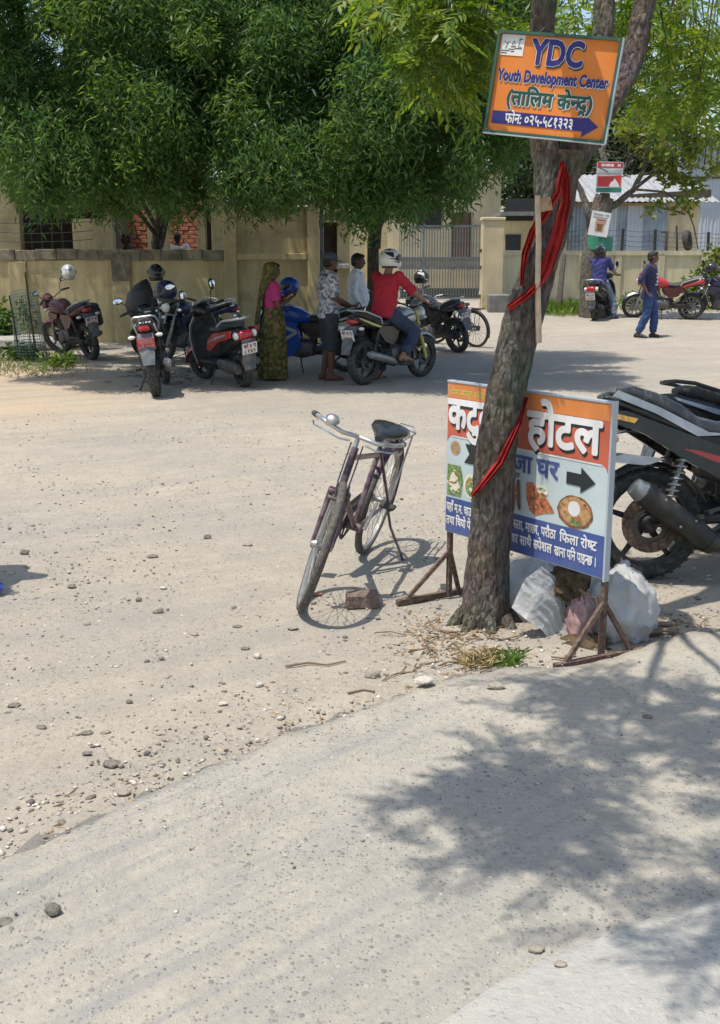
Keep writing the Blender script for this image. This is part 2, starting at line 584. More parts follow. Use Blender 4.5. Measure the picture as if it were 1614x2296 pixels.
def barkmat(name, c1, c2, scale=1.0):
    m = bpy.data.materials.new(name)
    m.use_nodes = True
    nt = m.node_tree
    b = nt.nodes['Principled BSDF']
    b.inputs['Roughness'].default_value = .95
    b.inputs['Specular IOR Level'].default_value = .2
    tc = nt.nodes.new('ShaderNodeTexCoord')
    mp = nt.nodes.new('ShaderNodeMapping')
    mp.inputs['Scale'].default_value = (38 * scale, 38 * scale, 13 * scale)
    nt.links.new(tc.outputs['Object'], mp.inputs[0])
    n0 = nt.nodes.new('ShaderNodeTexNoise')
    n0.inputs['Scale'].default_value = 1
    n0.inputs['Detail'].default_value = 8
    n0.inputs['Roughness'].default_value = .65
    nt.links.new(mp.outputs[0], n0.inputs['Vector'])
    vo = nt.nodes.new('ShaderNodeTexVoronoi')
    vo.feature = 'DISTANCE_TO_EDGE'
    vo.inputs['Scale'].default_value = .8
    nt.links.new(mp.outputs[0], vo.inputs['Vector'])
    n1 = nt.nodes.new('ShaderNodeTexNoise')
    n1.inputs['Scale'].default_value = 5
    n1.inputs['Detail'].default_value = 4
    nt.links.new(tc.outputs['Object'], n1.inputs['Vector'])
    cr = nt.nodes.new('ShaderNodeValToRGB')
    cr.color_ramp.elements[0].position = .32
    cr.color_ramp.elements[0].color = c1 + (1,)
    cr.color_ramp.elements[1].position = .68
    cr.color_ramp.elements[1].color = c2 + (1,)
    nt.links.new(n0.outputs['Fac'], cr.inputs[0])
    mx = nt.nodes.new('ShaderNodeMix')
    mx.data_type = 'RGBA'
    mx.blend_type = 'MULTIPLY'
    mx.inputs['Factor'].default_value = .6
    nt.links.new(cr.outputs[0], mx.inputs['A'])
    nt.links.new(n1.outputs['Color'], mx.inputs['B'])
    nt.links.new(mx.outputs['Result'], b.inputs['Base Color'])
    ad = nt.nodes.new('ShaderNodeMath')
    ad.operation = 'MULTIPLY_ADD'
    ad.inputs[1].default_value = 1.4
    nt.links.new(vo.outputs['Distance'], ad.inputs[0])
    nt.links.new(n0.outputs['Fac'], ad.inputs[2])
    bp = nt.nodes.new('ShaderNodeBump')
    bp.inputs['Strength'].default_value = 1.0
    bp.inputs['Distance'].default_value = .032
    nt.links.new(ad.outputs[0], bp.inputs['Height'])
    nt.links.new(bp.outputs[0], b.inputs['Normal'])
    return m
MT['bark_front'] = barkmat('bark_front', (.068, .057, .047), (.34, .292, .24), 1.35)
MT['bark_back'] = barkmat('bark_back', (.05, .045, .04), (.16, .145, .12), .6)
MT['bark_grey'] = barkmat('bark_grey', (.11, .095, .08), (.28, .25, .21), .5)

def earthmat(name, base1, base2, peb, speck=.55, vscale=55, streak=None):
    """dusty ground: two dust tones in patches, darker stones set in it, fine relief"""
    m = bpy.data.materials.new(name)
    m.use_nodes = True
    nt = m.node_tree
    L = nt.links.new
    b = nt.nodes['Principled BSDF']
    b.inputs['Roughness'].default_value = .95
    b.inputs['Specular IOR Level'].default_value = .15
    tc = nt.nodes.new('ShaderNodeTexCoord')
    def nz(scale, detail=6, rough=.55, vec=None):
        n = nt.nodes.new('ShaderNodeTexNoise')
        n.inputs['Scale'].default_value = scale
        n.inputs['Detail'].default_value = detail
        n.inputs['Roughness'].default_value = rough
        L(vec or tc.outputs['Object'], n.inputs['Vector'])
        return n.outputs['Fac']
    def mr(x, a, c, lo=0, hi=1):
        n = nt.nodes.new('ShaderNodeMapRange')
        n.inputs[1].default_value, n.inputs[2].default_value, n.inputs[3].default_value, n.inputs[4].default_value = a, c, lo, hi
        L(x, n.inputs[0])
        return n.outputs[0]
    def mix(f, a, c, mode='MIX'):
        n = nt.nodes.new('ShaderNodeMix')
        n.data_type = 'RGBA'
        n.blend_type = mode
        for s, v in (('Factor', f), ('A', a), ('B', c)):
            if isinstance(v, tuple): n.inputs[s].default_value = v + (1,)
            elif isinstance(v, (int, float)): n.inputs[s].default_value = v
            else: L(v, n.inputs[s])
        return n.outputs['Result']
    def mul(a, c):
        n = nt.nodes.new('ShaderNodeMath')
        n.operation = 'MULTIPLY'
        L(a, n.inputs[0])
        if isinstance(c, (int, float)): n.inputs[1].default_value = c
        else: L(c, n.inputs[1])
        return n.outputs[0]
    col = mix(mr(nz(.55, 5), .38, .62), base1, base2)
    col = mix(mr(nz(4.5, 8, .65), .35, .7, 0, .5), col, tuple(c * .74 for c in base2))
    col = mix(mr(nz(30, 6, .7), .45, .75, 0, .5), col, tuple(min(1, c * 1.2) for c in base1))
    if name == 'earth':                                  # sandier, redder soil on the left verge
        sx = nt.nodes.new('ShaderNodeSeparateXYZ')
        L(tc.outputs['Object'], sx.inputs[0])
        wob = nt.nodes.new('ShaderNodeMath')
        wob.operation = 'MULTIPLY_ADD'
        wob.inputs[1].default_value = 2.4
        L(nz(.8, 5), wob.inputs[0])
        L(sx.outputs['X'], wob.inputs[2])
        mk = mul(mr(wob.outputs[0], -.9, -2.6), mul(mr(sx.outputs['Y'], 10.0, 12.2), mr(sx.outputs['Y'], 17.5, 16.0)))
        col = mix(mul(mk, .8), col, (.52, .40, .275))
    if streak:
        mr_ = nt.nodes.new('ShaderNodeMapping')
        mr_.inputs['Rotation'].default_value = (0, 0, streak[0])
        L(tc.outputs['Object'], mr_.inputs[0])
        mp = nt.nodes.new('ShaderNodeMapping')
        mp.inputs['Scale'].default_value = (.7, 13, 1) if name == 'slab' else (.25, 3.2, 1)
        L(mr_.outputs[0], mp.inputs[0])
        sx = nt.nodes.new('ShaderNodeSeparateXYZ')
        L(tc.outputs['Object'], sx.inputs[0])
        fac = mr(nz(1.0, 7, .65, mp.outputs[0]), .47, .62, 0, .7 if name == 'slab' else .5)
        if name == 'slab': fac = mul(fac, mr(sx.outputs['X'], 1.0, -.2, .12, 1))
        col = mix(fac, col, streak[1])
    wn_ = nt.nodes.new('ShaderNodeTexNoise')
    wn_.inputs['Scale'].default_value = vscale * 1.1
    wn_.inputs['Detail'].default_value = 3
    L(tc.outputs['Object'], wn_.inputs['Vector'])
    wm = nt.nodes.new('ShaderNodeVectorMath')
    wm.operation = 'MULTIPLY_ADD'
    wm.inputs[1].default_value = (.75 / vscale,) * 3
    L(wn_.outputs['Color'], wm.inputs[0])
    L(tc.outputs['Object'], wm.inputs[2])
    warp = wm.outputs[0]
    hts = []
    for sc, thr, amt in ((vscale, .34, speck), (vscale * .38, .26, speck * .8)):
        v = nt.nodes.new('ShaderNodeTexVoronoi')
        v.inputs['Scale'].default_value = sc
        L(warp, v.inputs['Vector'])
        sp = nt.nodes.new('ShaderNodeSeparateColor')
        L(v.outputs['Color'], sp.inputs[0])
        inside = mr(v.outputs['Distance'], thr, thr * .6)
        pick = mr(sp.outputs[0], .38, .46)
        f = mul(mul(inside, pick), mr(nz(1.7, 4), .35, .6, .35, 1))
        cr = nt.nodes.new('ShaderNodeValToRGB')
        e = cr.color_ramp.elements
        e[0].color = peb[0] + (1,)
        e[1].color = peb[2] + (1,)
        k = e.new(.6)
        k.color = peb[1] + (1,)
        L(sp.outputs[1], cr.inputs[0])
        col = mix(mul(f, amt), col, cr.outputs[0])
        hts.append(f)
    L(col, b.inputs['Base Color'])
    h = nt.nodes.new('ShaderNodeMath')
    h.operation = 'ADD'
    L(hts[0], h.inputs[0])
    L(hts[1], h.inputs[1])
    h2 = nt.nodes.new('ShaderNodeMath')
    h2.operation = 'MULTIPLY_ADD'
    h2.inputs[1].default_value = 1.6
    L(nz(70, 7, .7), h2.inputs[0])
    L(h.outputs[0], h2.inputs[2])
    h3 = nt.nodes.new('ShaderNodeMath')
    h3.operation = 'MULTIPLY_ADD'
    h3.inputs[1].default_value = 2.2
    L(nz(13, 6, .6), h3.inputs[0])
    L(h2.outputs[0], h3.inputs[2])
    bp = nt.nodes.new('ShaderNodeBump')
    bp.inputs['Strength'].default_value = .6
    bp.inputs['Distance'].default_value = .016
    L(h3.outputs[0], bp.inputs['Height'])
    L(bp.outputs[0], b.inputs['Normal'])
    return m
MT['earth'] = earthmat('earth', (.445, .386, .306), (.362, .327, .272), ((.10, .115, .095), (.28, .25, .21), (.60, .56, .5)), .78, 64, streak=(R(-30), (.31, .29, .255)))
MT['slab'] = earthmat('slab', (.468, .418, .338), (.392, .365, .313), ((.09, .085, .08), (.22, .205, .185), (.60, .57, .53)), .72, 74, streak=(R(-43), (.31, .30, .28)))
MT['smooth_slab'] = earthmat('smooth_slab', (.485, .46, .41), (.45, .43, .39), ((.3, .28, .25), (.4, .38, .33), (.5, .48, .42)), .25, 40)
MT['crease_shade'] = earthmat('crease_shade', (.25, .23, .20), (.19, .18, .16), ((.08, .075, .07), (.2, .19, .17), (.45, .42, .38)), .8, 80)  # dark tone that paints the crease shadow along the apron edge
MT['stone'] = principled('stone', (.30, .265, .21), .9, var=.3, scale=30, bump=.4, bscale=80, dust=.3)
MT['stone_dark'] = principled('stone_dark', (.16, .14, .115), .9, var=.3, scale=30, bump=.4, bscale=80, dust=.3)
MT['stone_pale'] = principled('stone_pale', (.50, .46, .40), .9, var=.2, scale=30, bump=.3, bscale=80)
MT['pebble'] = leafmat('pebble', (.14, .12, .10), (.32, .28, .23), (.60, .55, .48), 0.0, .95)

# ------------------------------------------------------------------ ground and slabs
EDGE = [G(a, b) for a, b in ((-700, 2320), (-200, 2060), (0, 1958), (140, 1888), (300, 1822), (420, 1768), (540, 1718), (700, 1650), (830, 1600), (950, 1555), (1060, 1524), (1150, 1509), (1250, 1506), (1350, 1492), (1440, 1474), (1500, 1443), (1614, 1428), (1800, 1400), (2300, 1360))]
EX = np.array([p.x for p in EDGE])
EY = np.array([p.y for p in EDGE])
def edge_y(x):
    return np.interp(x, EX, EY)

def spaced(a, b, step, far_a, far_b, grow=1.22):
    mid = list(np.arange(a, b, step))
    lo, hi, s = [], [], step
    x = a
    while x > far_a:
        s *= grow
        x -= s
        lo.append(x)
    s, x = step, mid[-1]
    while x < far_b:
        s *= grow
        x += s
        hi.append(x)
    return np.array(lo[::-1] + mid + hi)
def ground():
    xs = spaced(-3.2, 3.2, .035, -400, 400)
    ys = spaced(2.0, 9.0, .035, -12, 700)
    nx, ny = len(xs), len(ys)
    V = np.zeros((ny, nx, 3))
    for j, y in enumerate(ys):
        for i, x in enumerate(xs):
            z = zg(x, y)
            if 1.5 < y < 26 and abs(x) < 14:
                z += .011 * noise.noise((x * 1.3, y * 1.3, 0)) + .007 * noise.noise((x * 5, y * 5, 3)) + .0035 * noise.noise((x * 17, y * 17, 7)) - .002
            ey = edge_y(x)
            if y < ey - .2: z -= .03
            if abs(y - ey) < .3: z -= .012 * math.exp(-((y - ey - .03) / .05) ** 2) * (.55 + .9 * noise.noise((x * 2.3, 0, 4)))
            V[j, i] = (x, y, z)
    idx = np.arange(nx * ny).reshape(ny, nx)
    F = np.stack([idx[:-1, :-1], idx[:-1, 1:], idx[1:, 1:], idx[1:, :-1]], -1).reshape(-1, 4)
    o = npmesh('ground', V.reshape(-1, 3), F, MT['earth'], smooth=True)
    tag(o, 'dusty pale earth road surface strewn with small stones', kind='structure')
ground()

def sheet(name, ex, ey, top, mat, label, ns=260, nt_=110, near=-2.0, ridge=0.0, rough=.006):
    s = np.linspace(0, 1, ns)
    k = np.linspace(0, 1, len(ex))
    X, Y = np.interp(s, k, ex), np.interp(s, k, ey)
    ts = np.concatenate([[0, .004, .02, .05], np.linspace(.17, 1, nt_) ** 1.5])
    V = np.zeros((len(ts), ns, 3))
    for i in range(ns):
        j0 = .016 * noise.noise((X[i] * 6, Y[i] * 6, 1)) + .03 * noise.noise((X[i] * 1.7, Y[i] * 1.7, 5))
        for j, t in enumerate(ts):
            d = t * (Y[i] - near)
            x, y = X[i], Y[i] + j0 - d
            if j == 0: z = -.05
            else:
                z = top * (.62 + .38 * sstep(0, .3, d)) + rough * noise.noise((x * 3, y * 3, 2)) + rough * .5 * noise.noise((x * 14, y * 14, 4))
                if ridge:
                    z += .016 * (1 - sstep(.05, .45, d)) * noise.noise((x * 9, y * 9, 6)) * sstep(0, .03, d)
                    z += ridge * sstep(.9, -.6, x) * (1 - sstep(.2, 1.5, d)) * math.sin(d * 62 + 3.0 * noise.noise((x * 1.5, y * 1.5, 9))) * (.6 + .8 * noise.noise((x * 2, y * 2, 11)))
                    z += .045 * sstep(1.0, 2.4, x) * sstep(.1, 1.0, d)
            V[j, i] = (x, y, z)
    idx = np.arange(len(ts) * ns).reshape(len(ts), ns)
    F = np.stack([idx[:-1, 1:], idx[:-1, :-1], idx[1:, :-1], idx[1:, 1:]], -1).reshape(-1, 4)
    F = F[:, ::-1]
    V = V.reshape(-1, 3)
    a, b_, c_ = V[F[0, 0]], V[F[0, 1]], V[F[0, 2]]
    q = F[len(F) // 2]
    if np.cross(V[q[1]] - V[q[0]], V[q[2]] - V[q[0]])[2] < 0: F = F[:, ::-1]
    o = npmesh(name, V, F, mat, smooth=True)
    tag(o, label, kind='structure')
    return o
sheet('pavement', EX, EY, .07, MT['slab'], 'worn concrete apron with exposed stones and a broken edge', ridge=.012)
E2 = [G(a, b) for a, b in ((900, 2420), (1000, 2330), (1060, 2292), (1180, 2218), (1300, 2158), (1450, 2090), (1614, 2028), (1900, 1940))]
sheet('path', [p.x for p in E2], [p.y + .03 for p in E2], .105, MT['smooth_slab'], 'smooth paler concrete slab in the near right corner', ns=140, nt_=50, rough=.003)

def shade_strip():                                            # dark strip painting in the shaded crease at the foot of the broken edge
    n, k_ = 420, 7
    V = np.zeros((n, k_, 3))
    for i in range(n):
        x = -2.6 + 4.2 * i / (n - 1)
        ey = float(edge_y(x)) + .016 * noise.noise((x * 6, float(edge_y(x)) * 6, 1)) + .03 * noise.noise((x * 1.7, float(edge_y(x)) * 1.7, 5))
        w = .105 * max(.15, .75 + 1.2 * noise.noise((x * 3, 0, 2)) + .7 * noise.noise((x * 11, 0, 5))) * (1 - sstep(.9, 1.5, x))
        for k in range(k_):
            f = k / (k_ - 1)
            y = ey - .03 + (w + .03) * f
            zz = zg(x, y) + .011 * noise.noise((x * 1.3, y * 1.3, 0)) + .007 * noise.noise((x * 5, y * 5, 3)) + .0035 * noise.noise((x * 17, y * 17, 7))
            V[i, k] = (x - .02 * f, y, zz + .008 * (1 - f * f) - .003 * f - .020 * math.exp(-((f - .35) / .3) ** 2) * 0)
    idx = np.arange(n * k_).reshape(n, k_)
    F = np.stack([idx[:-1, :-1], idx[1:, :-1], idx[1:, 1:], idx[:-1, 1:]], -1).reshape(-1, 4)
    o = npmesh('shade_strip', V.reshape(-1, 3), F, MT['crease_shade'], smooth=True)
    tag(o, 'narrow dark strip of painted crease shade along the broken edge of the apron', kind='structure')
shade_strip()
ICO = None
def pebble_base():
    t = (1 + 5 ** .5) / 2
    v = np.array([(-1, t, 0), (1, t, 0), (-1, -t, 0), (1, -t, 0), (0, -1, t), (0, 1, t), (0, -1, -t), (0, 1, -t), (t, 0, -1), (t, 0, 1), (-t, 0, -1), (-t, 0, 1)], float)
    v /= np.linalg.norm(v[0])
    f = np.array([(0, 11, 5), (0, 5, 1), (0, 1, 7), (0, 7, 10), (0, 10, 11), (1, 5, 9), (5, 11, 4), (11, 10, 2), (10, 7, 6), (7, 1, 8), (3, 9, 4), (3, 4, 2), (3, 2, 6), (3, 6, 8), (3, 8, 9), (4, 9, 5), (2, 4, 11), (6, 2, 10), (8, 6, 7), (9, 8, 1)])
    return v, f
def gravel(name, pts, sizes, label, mat):
    v, f = pebble_base()
    n = len(pts)
    V = np.repeat(v[None], n, 0) * (1 + .35 * (nr.rand(n, 12, 1) - .5))
    a = nr.rand(n) * 6.28
    sc = np.stack([sizes * (.8 + .9 * nr.rand(n)), sizes * (.7 + .5 * nr.rand(n)), sizes * (.35 + .4 * nr.rand(n))], -1)
    V = V * sc[:, None]
    c, s = np.cos(a)[:, None], np.sin(a)[:, None]
    V = np.stack([V[..., 0] * c - V[..., 1] * s, V[..., 0] * s + V[..., 1] * c, V[..., 2]], -1) + pts[:, None]
    F = (f[None] + (np.arange(n) * 12)[:, None, None]).reshape(-1, 3)
    o = npmesh(name, V.reshape(-1, 3), F, mat)
    tag(o, label, kind='stuff')
def scatter_gravel():
    pts, sz = [], []
    while len(pts) < 7600:
        y = 2.7 + 9.5 * rng.random() ** 1.6
        x = (rng.random() - .5) * (y * .82 + .6)
        if y < edge_y(x) + .02: continue
        if noise.noise((x * .9, y * .9, 20)) + .35 * noise.noise((x * 3, y * 3, 30)) < rng.uniform(-.75, .55): continue
        s = .003 + .006 * rng.random() ** 2.4 + (.010 * rng.random() if rng.random() < .06 else 0)
        pts.append((x, y, zg(x, y) + s * .1))
        sz.append(s)
    for _ in range(330):                                 # denser stones round the tree and the broken edge
        x = rng.gauss(.3, .55)
        y = edge_y(x) + abs(rng.gauss(0, .35)) + .02
        s = .003 + .008 * rng.random() ** 2
        pts.append((x, y, zg(x, y) + s * .1))
        sz.append(s)
    gravel('gravel', np.array(pts), np.array(sz), 'small loose stones scattered over the earth road', MT['pebble'])
    pts, sz = [], []
    for _ in range(1500):
        y = 1.9 + 2.6 * rng.random()
        x = (rng.random() - .5) * (y * .8 + .6)
        d = edge_y(x) - y
        if d < .05: continue
        pts.append((x, y, .07 + .045 * sstep(1.0, 2.4, x) * sstep(.1, 1, d)))
        sz.append(.0018 + .0035 * rng.random() ** 2)
    gravel('chippings', np.array(pts), np.array(sz), 'fine stone chips lying on the worn concrete apron', MT['pebble'])
scatter_gravel()

# ------------------------------------------------------------------ boundary walls, gate, buildings
WY = 21.6                                                # the street front of the left wall
def px_x(px, y): return P(px, 600, y).x
def left_wall():
    g = zg(-4, WY)
    t = thing('boundary_wall', 'low ochre plastered wall with dark coping behind the parked motorcycles', 'wall')
    x0, x1 = -13.0, px_x(503, WY)
    m = M(); m.box(((x0 + x1) / 2, WY + .11, .78), (x1 - x0, .22, 1.62)); m.build('wall_body', MT['plaster_ochre'], t)
    m = M()
    n = 26
    for i in range(n):                                   # coping of separate worn blocks
        a, b_ = x0 + (x1 - x0) * i / n, x0 + (x1 - x0) * (i + 1) / n
        q = M(); q.box(((a + b_) / 2, WY + .11 + rng.uniform(-.008, .008), 1.69 + rng.uniform(-.01, .015)), (b_ - a - .005, .32, .2), rot=(rng.uniform(-.006, .006), rng.uniform(-.006, .006), 0), bev=.010)
        q.build('coping_block', MT['coping'], t)
    for px in (272, 40):
        q = M(); q.box((px_x(px, WY), WY - .024, .78), (.34, .05, 1.58), bev=.01); q.build('pilaster', MT['plaster_ochre'], t)
    q = M(); q.box((px_x(272, WY), WY - .055, 1.45), (.36, .014, .5)); q.build('stain_board', MT['coping'], t)
    t2 = thing('boundary_wall', 'tall ochre wall panel with a raised rail and corner pilasters behind the woman', 'wall')
    a, b_ = px_x(503, WY) + .003, px_x(716, WY)
    H = 2.6
    m = M(); m.box(((a + b_) / 2, WY + .13, H / 2 - .02), (b_ - a, .2, H)); m.build('wall_body', MT['plaster_ochre'], t2)
    m = M(); m.box((a + .12, WY, H / 2), (.24, .12, H + .03), bev=.01); m.build('pilaster', MT['plaster_ochre'], t2)
    m = M(); m.box((b_ - .11, WY, H / 2), (.22, .14, H + .03), bev=.01); m.build('pilaster', MT['plaster_ochre'], t2)
    m = M(); m.box(((a + b_) / 2, WY - .005, 1.66), (b_ - a - .48, .09, .12), bev=.01); m.build('rail', MT['plaster_ochre'], t2)
    m = M(); m.box(((a + b_) / 2, WY + .1, H + .05), (b_ - a + .06, .34, .07), bev=.01); m.build('coping', MT['coping'], t2)
left_wall()
def wall_wires():
    for k, z in enumerate((1.98, 2.14, 2.32)):
        m = M()
        pts = [Vector((-12 + 6.9 * i / 24, WY + .05, z + .05 * noise.noise((i * .35, k * 3, 0)) - .05 * math.sin(math.pi * (i % 8) / 8))) for i in range(25)]
        m.tube(pts, .009, 4)
        tag(m.build('barbed_wire', MT['wire']), ['lowest', 'middle', 'upper'][k] + ' sagging dark wire strung above the low wall at the left', 'wire', 'wires above the left wall')
wall_wires()

def left_house():
    y = 24.2
    t = thing('house', 'single storey ochre house with dark window openings behind the low wall', 'house')
    g = .15
    X = lambda px: px_x(px, y)
    Z = lambda py: P(300, py, y).z
    m = M()
    def blk(p0, p1, z0, z1, dy=0.0, th=.3): m.box(((X(p0) + X(p1)) / 2, y + .15 + dy, (z0 + z1) / 2), (X(p1) - X(p0), th, z1 - z0))
    top = Z(338)
    blk(-260, 50, g, top); blk(50, 505, g, 1.35)
    blk(50.2, 250, Z(422), top - .002); blk(167, 249.8, 1.352, Z(490), .002)
    blk(240, 256, 1.352, Z(422) - .002); blk(333, 379, 1.352, Z(400)); blk(445, 462, 1.352, Z(400)); blk(476, 505, 1.352, Z(400)); blk(250.2, 505, Z(468), Z(400) , .004)
    m.build('wall', MT['plaster_ochre'], t)
    m = M(); m.box(((X(-260) + X(196)) / 2, y + 1.4, top + .09), (X(196) - X(-260), 3.6, .18), bev=.02); m.build('roof', MT['concrete_dark'], t)
    m = M(); m.box(((X(45) + X(238)) / 2, y - .2, Z(418)), (X(238) - X(45), .5, .09), bev=.01); m.build('sunshade', MT['concrete'], t)
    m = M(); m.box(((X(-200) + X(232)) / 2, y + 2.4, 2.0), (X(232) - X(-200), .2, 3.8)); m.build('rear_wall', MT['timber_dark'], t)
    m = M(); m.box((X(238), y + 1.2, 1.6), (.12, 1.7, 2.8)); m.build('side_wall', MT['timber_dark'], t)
    for px in (72, 95, 118, 141):
        m = M(); m.box((X(px), y + .12, (1.36 + Z(425)) / 2), (.03, .03, Z(425) - 1.36)); m.build('window_bar', MT['iron_black'], t)
    m = M(); m.box((X(461), y + .5, 1.9), (X(476) - X(447), .05, 1.9)); m.build('door', MT['timber_dark'], t)
left_house()

def brick_wall():
    y = 27.4
    x0, x1 = px_x(238, y), px_x(490, y)
    t = thing('brick_wall', 'sunlit red brick wall seen through the openings of the ochre house', 'wall')
    m = M(); m.box(((x0 + x1) / 2, y + .12, 1.65), (x1 - x0, .2, 2.9)); m.build('mortar', MT['mortar'], t)
    bm = M(); bm.box((0, 0, 0), (.235, .06, .082), bev=.006)
    base = None
    for r in range(13):
        z = 1.72 + r * .098
        n = int((x1 - x0) / .255)
        for i in range(n):
            x = x0 + .13 + i * .255 + (.12 if r % 2 else 0)
            if x > x1 - .1: continue
            mw = Matrix.Translation((x + rng.uniform(-.006, .006), y + rng.uniform(-.012, .006), z)) @ Euler((0, rng.uniform(-.03, .03), rng.uniform(-.03, .03))).to_matrix().to_4x4()
            if base is None:
                base = bm.build('brick', MT['brick_red'], t)
                base.matrix_basis = mw
            else: meshcopy(base, 'brick', t, mw)
brick_wall()

def gateway():
    # guard room beside the tall wall
    t = thing('guard_room', 'small ochre guard room with a dark doorway beyond the tall wall panel', 'building')
    y = 25.0
    X = lambda px: px_x(px, y)
    g = zg(0, y)
    zt = P(750, 492, y).z
    m = M()
    m.box(((X(700) + X(724)) / 2, y + .15, zt / 2), (X(724) - X(700), .3, zt)); m.box(((X(756) + X(784)) / 2, y + .15, zt / 2), (X(784) - X(756), .3, zt))
    m.build('wall', MT['plaster_ochre'], t)
    m = M(); m.box(((X(724) + X(756)) / 2, y + .22, zt / 2), (X(756) - X(724) - .01, .06, zt - .1)); m.build('door', MT['timber_dark'], t)
    m = M(); m.box(((X(695) + X(790)) / 2, y + .7, zt + .06), (X(790) - X(695), 2.2, .12), bev=.02); m.build('roof', MT['concrete_dark'], t)
    m = M(); m.box((X(745), y - .3, 1.45), (.75, .5, .1), bev=.01); m.build('ledge', MT['concrete'], t)
    def pillar(p0, p1, y, ztop, label, mat='plaster_cream', cap=True):
        x0, x1 = px_x(p0, y), px_x(p1, y)
        g = zg((x0 + x1) / 2, y)
        t = thing('gate_pillar', label, 'pillar')
        w = x1 - x0
        m = M(); m.box(((x0 + x1) / 2, y + w / 2, (g - .1 + ztop) / 2), (w, w, ztop - g + .1), bev=.012); m.build('shaft', MT[mat], t)
        if cap:
            m = M(); m.box(((x0 + x1) / 2, y + w / 2, ztop + .04), (w + .06, w + .06, .08), bev=.015); m.build('cap', MT[mat], t)
        return t
    pillar(783, 816, 27.0, P(800, 478, 27).z, 'cream pillar between the guard room and the tree trunk')
    pillar(866, 895, 30.5, P(880, 484, 30.5).z, 'cream gate pillar on the hinge side nearest the tree trunk')
    pr = pillar(1081, 1128, 28.3, P(1100, 494, 28.3).z, 'broad pale yellow gate pillar joined to the long low wall')
    for py in (562, 600, 665):
        m = M(); m.box((px_x(1080, 28.3) - .02, 28.5, P(1080, py, 28.3).z), (.07, .1, .09)); m.build('hinge', MT['rust'], pr)
    w = thing('boundary_wall', 'short shaded brown ochre wall between two cream pillars', 'wall')
    y = 29.0
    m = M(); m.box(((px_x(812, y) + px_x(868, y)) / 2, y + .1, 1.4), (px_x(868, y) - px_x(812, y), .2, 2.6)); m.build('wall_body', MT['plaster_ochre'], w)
    # the gate
    y = 32.6
    t = thing('metal_gate', 'tall grey barred double gate with a pale patterned middle band', 'gate')
    x0, x1 = px_x(893, y), px_x(1079, y)
    zb, z1 = P(980, 668, y).z, P(980, 505, y).z
    za, zc = P(980, 601, y).z, P(980, 578, y).z
    for z in (zb, za, zc, z1 - .02):
        m = M(); m.box(((x0 + x1) / 2, y, z), (x1 - x0, .05, .05)); m.build('rail', MT['gate_grey'], t)
    xm = x0 + (x1 - x0) * .30
    for x in (x0, xm, x1):
        m = M(); m.box((x, y, (zb + z1) / 2), (.07, .055, z1 - zb + .06)); m.build('frame_post', MT['gate_grey'], t)
    m = M(); m.box(((x0 + x1) / 2, y + .012, (za + zc) / 2), (x1 - x0 - .08, .012, zc - za - .06)); m.build('band_plate', MT['gate_plate'], t)
    n = 30
    b0 = None
    for i in range(1, n):
        x = x0 + (x1 - x0) * i / n
        m = M(); m.box((0, 0, 0), (.030, .03, z1 - zb))
        mw = Matrix.Translation((x, y - .012, (zb + z1) / 2))
        if b0 is None:
            b0 = m.build('gate_bar', MT['gate_grey'], t); b0.matrix_basis = mw
        else: meshcopy(b0, 'gate_bar', t, mw)
    m = M(); m.box(((x0 + x1) / 2, y + .02, zb + .13), (x1 - x0 - .1, .01, .3)); m.build('kick_plate', MT['gate_grey'], t)
    # the pale house in the yard
    y = 41
    X = lambda px: px_x(px, y)
    Z = lambda py: P(900, py, y).z
    t = thing('house', 'pale cream house in the yard behind the metal gate', 'house')
    m = M(); m.box(((X(700) + X(1118)) / 2, y + 2, 2.4), (X(1118) - X(700), 4, 4.4)); m.build('wall', MT['plaster_cream'], t)
    m = M(); m.box(((X(690) + X(1128)) / 2, y + 1.8, 4.7), (X(1128) - X(690), 5, .2)); m.build('roof', MT['concrete'], t)
    d = M(); d.box((X(1032), y - .03, Z(540)), (X(1050) - X(1014), .06, Z(478) - Z(602))); dd = d.build('door', MT['door_brown'], t)
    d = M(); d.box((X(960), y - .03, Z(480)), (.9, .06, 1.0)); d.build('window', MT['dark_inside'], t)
    for k in (-1, 1):
        d = M(); d.box((X(1032) + k * .31, y - .05, Z(540)), (.06, .09, Z(476) - Z(604))); d.build('door_frame', MT['timber_dark'], dd)
    t = thing('outbuilding', 'low shaded ochre outbuilding with a dark window right of the pale house', 'building')
    y = 37
    X = lambda px: px_x(px, y)
    Z = lambda py: P(900, py, y).z
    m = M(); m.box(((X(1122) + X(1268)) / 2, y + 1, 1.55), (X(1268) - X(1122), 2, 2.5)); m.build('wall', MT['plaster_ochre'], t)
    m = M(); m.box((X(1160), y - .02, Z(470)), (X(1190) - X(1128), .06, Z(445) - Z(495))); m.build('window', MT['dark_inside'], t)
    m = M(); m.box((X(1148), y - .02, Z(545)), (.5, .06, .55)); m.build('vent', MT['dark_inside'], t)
    m = M(); m.box(((X(1115) + X(1275)) / 2, y + 1, 2.98), (X(1275) - X(1115), 3, .12)); m.build('roof', MT['concrete_dark'], t)
gateway()

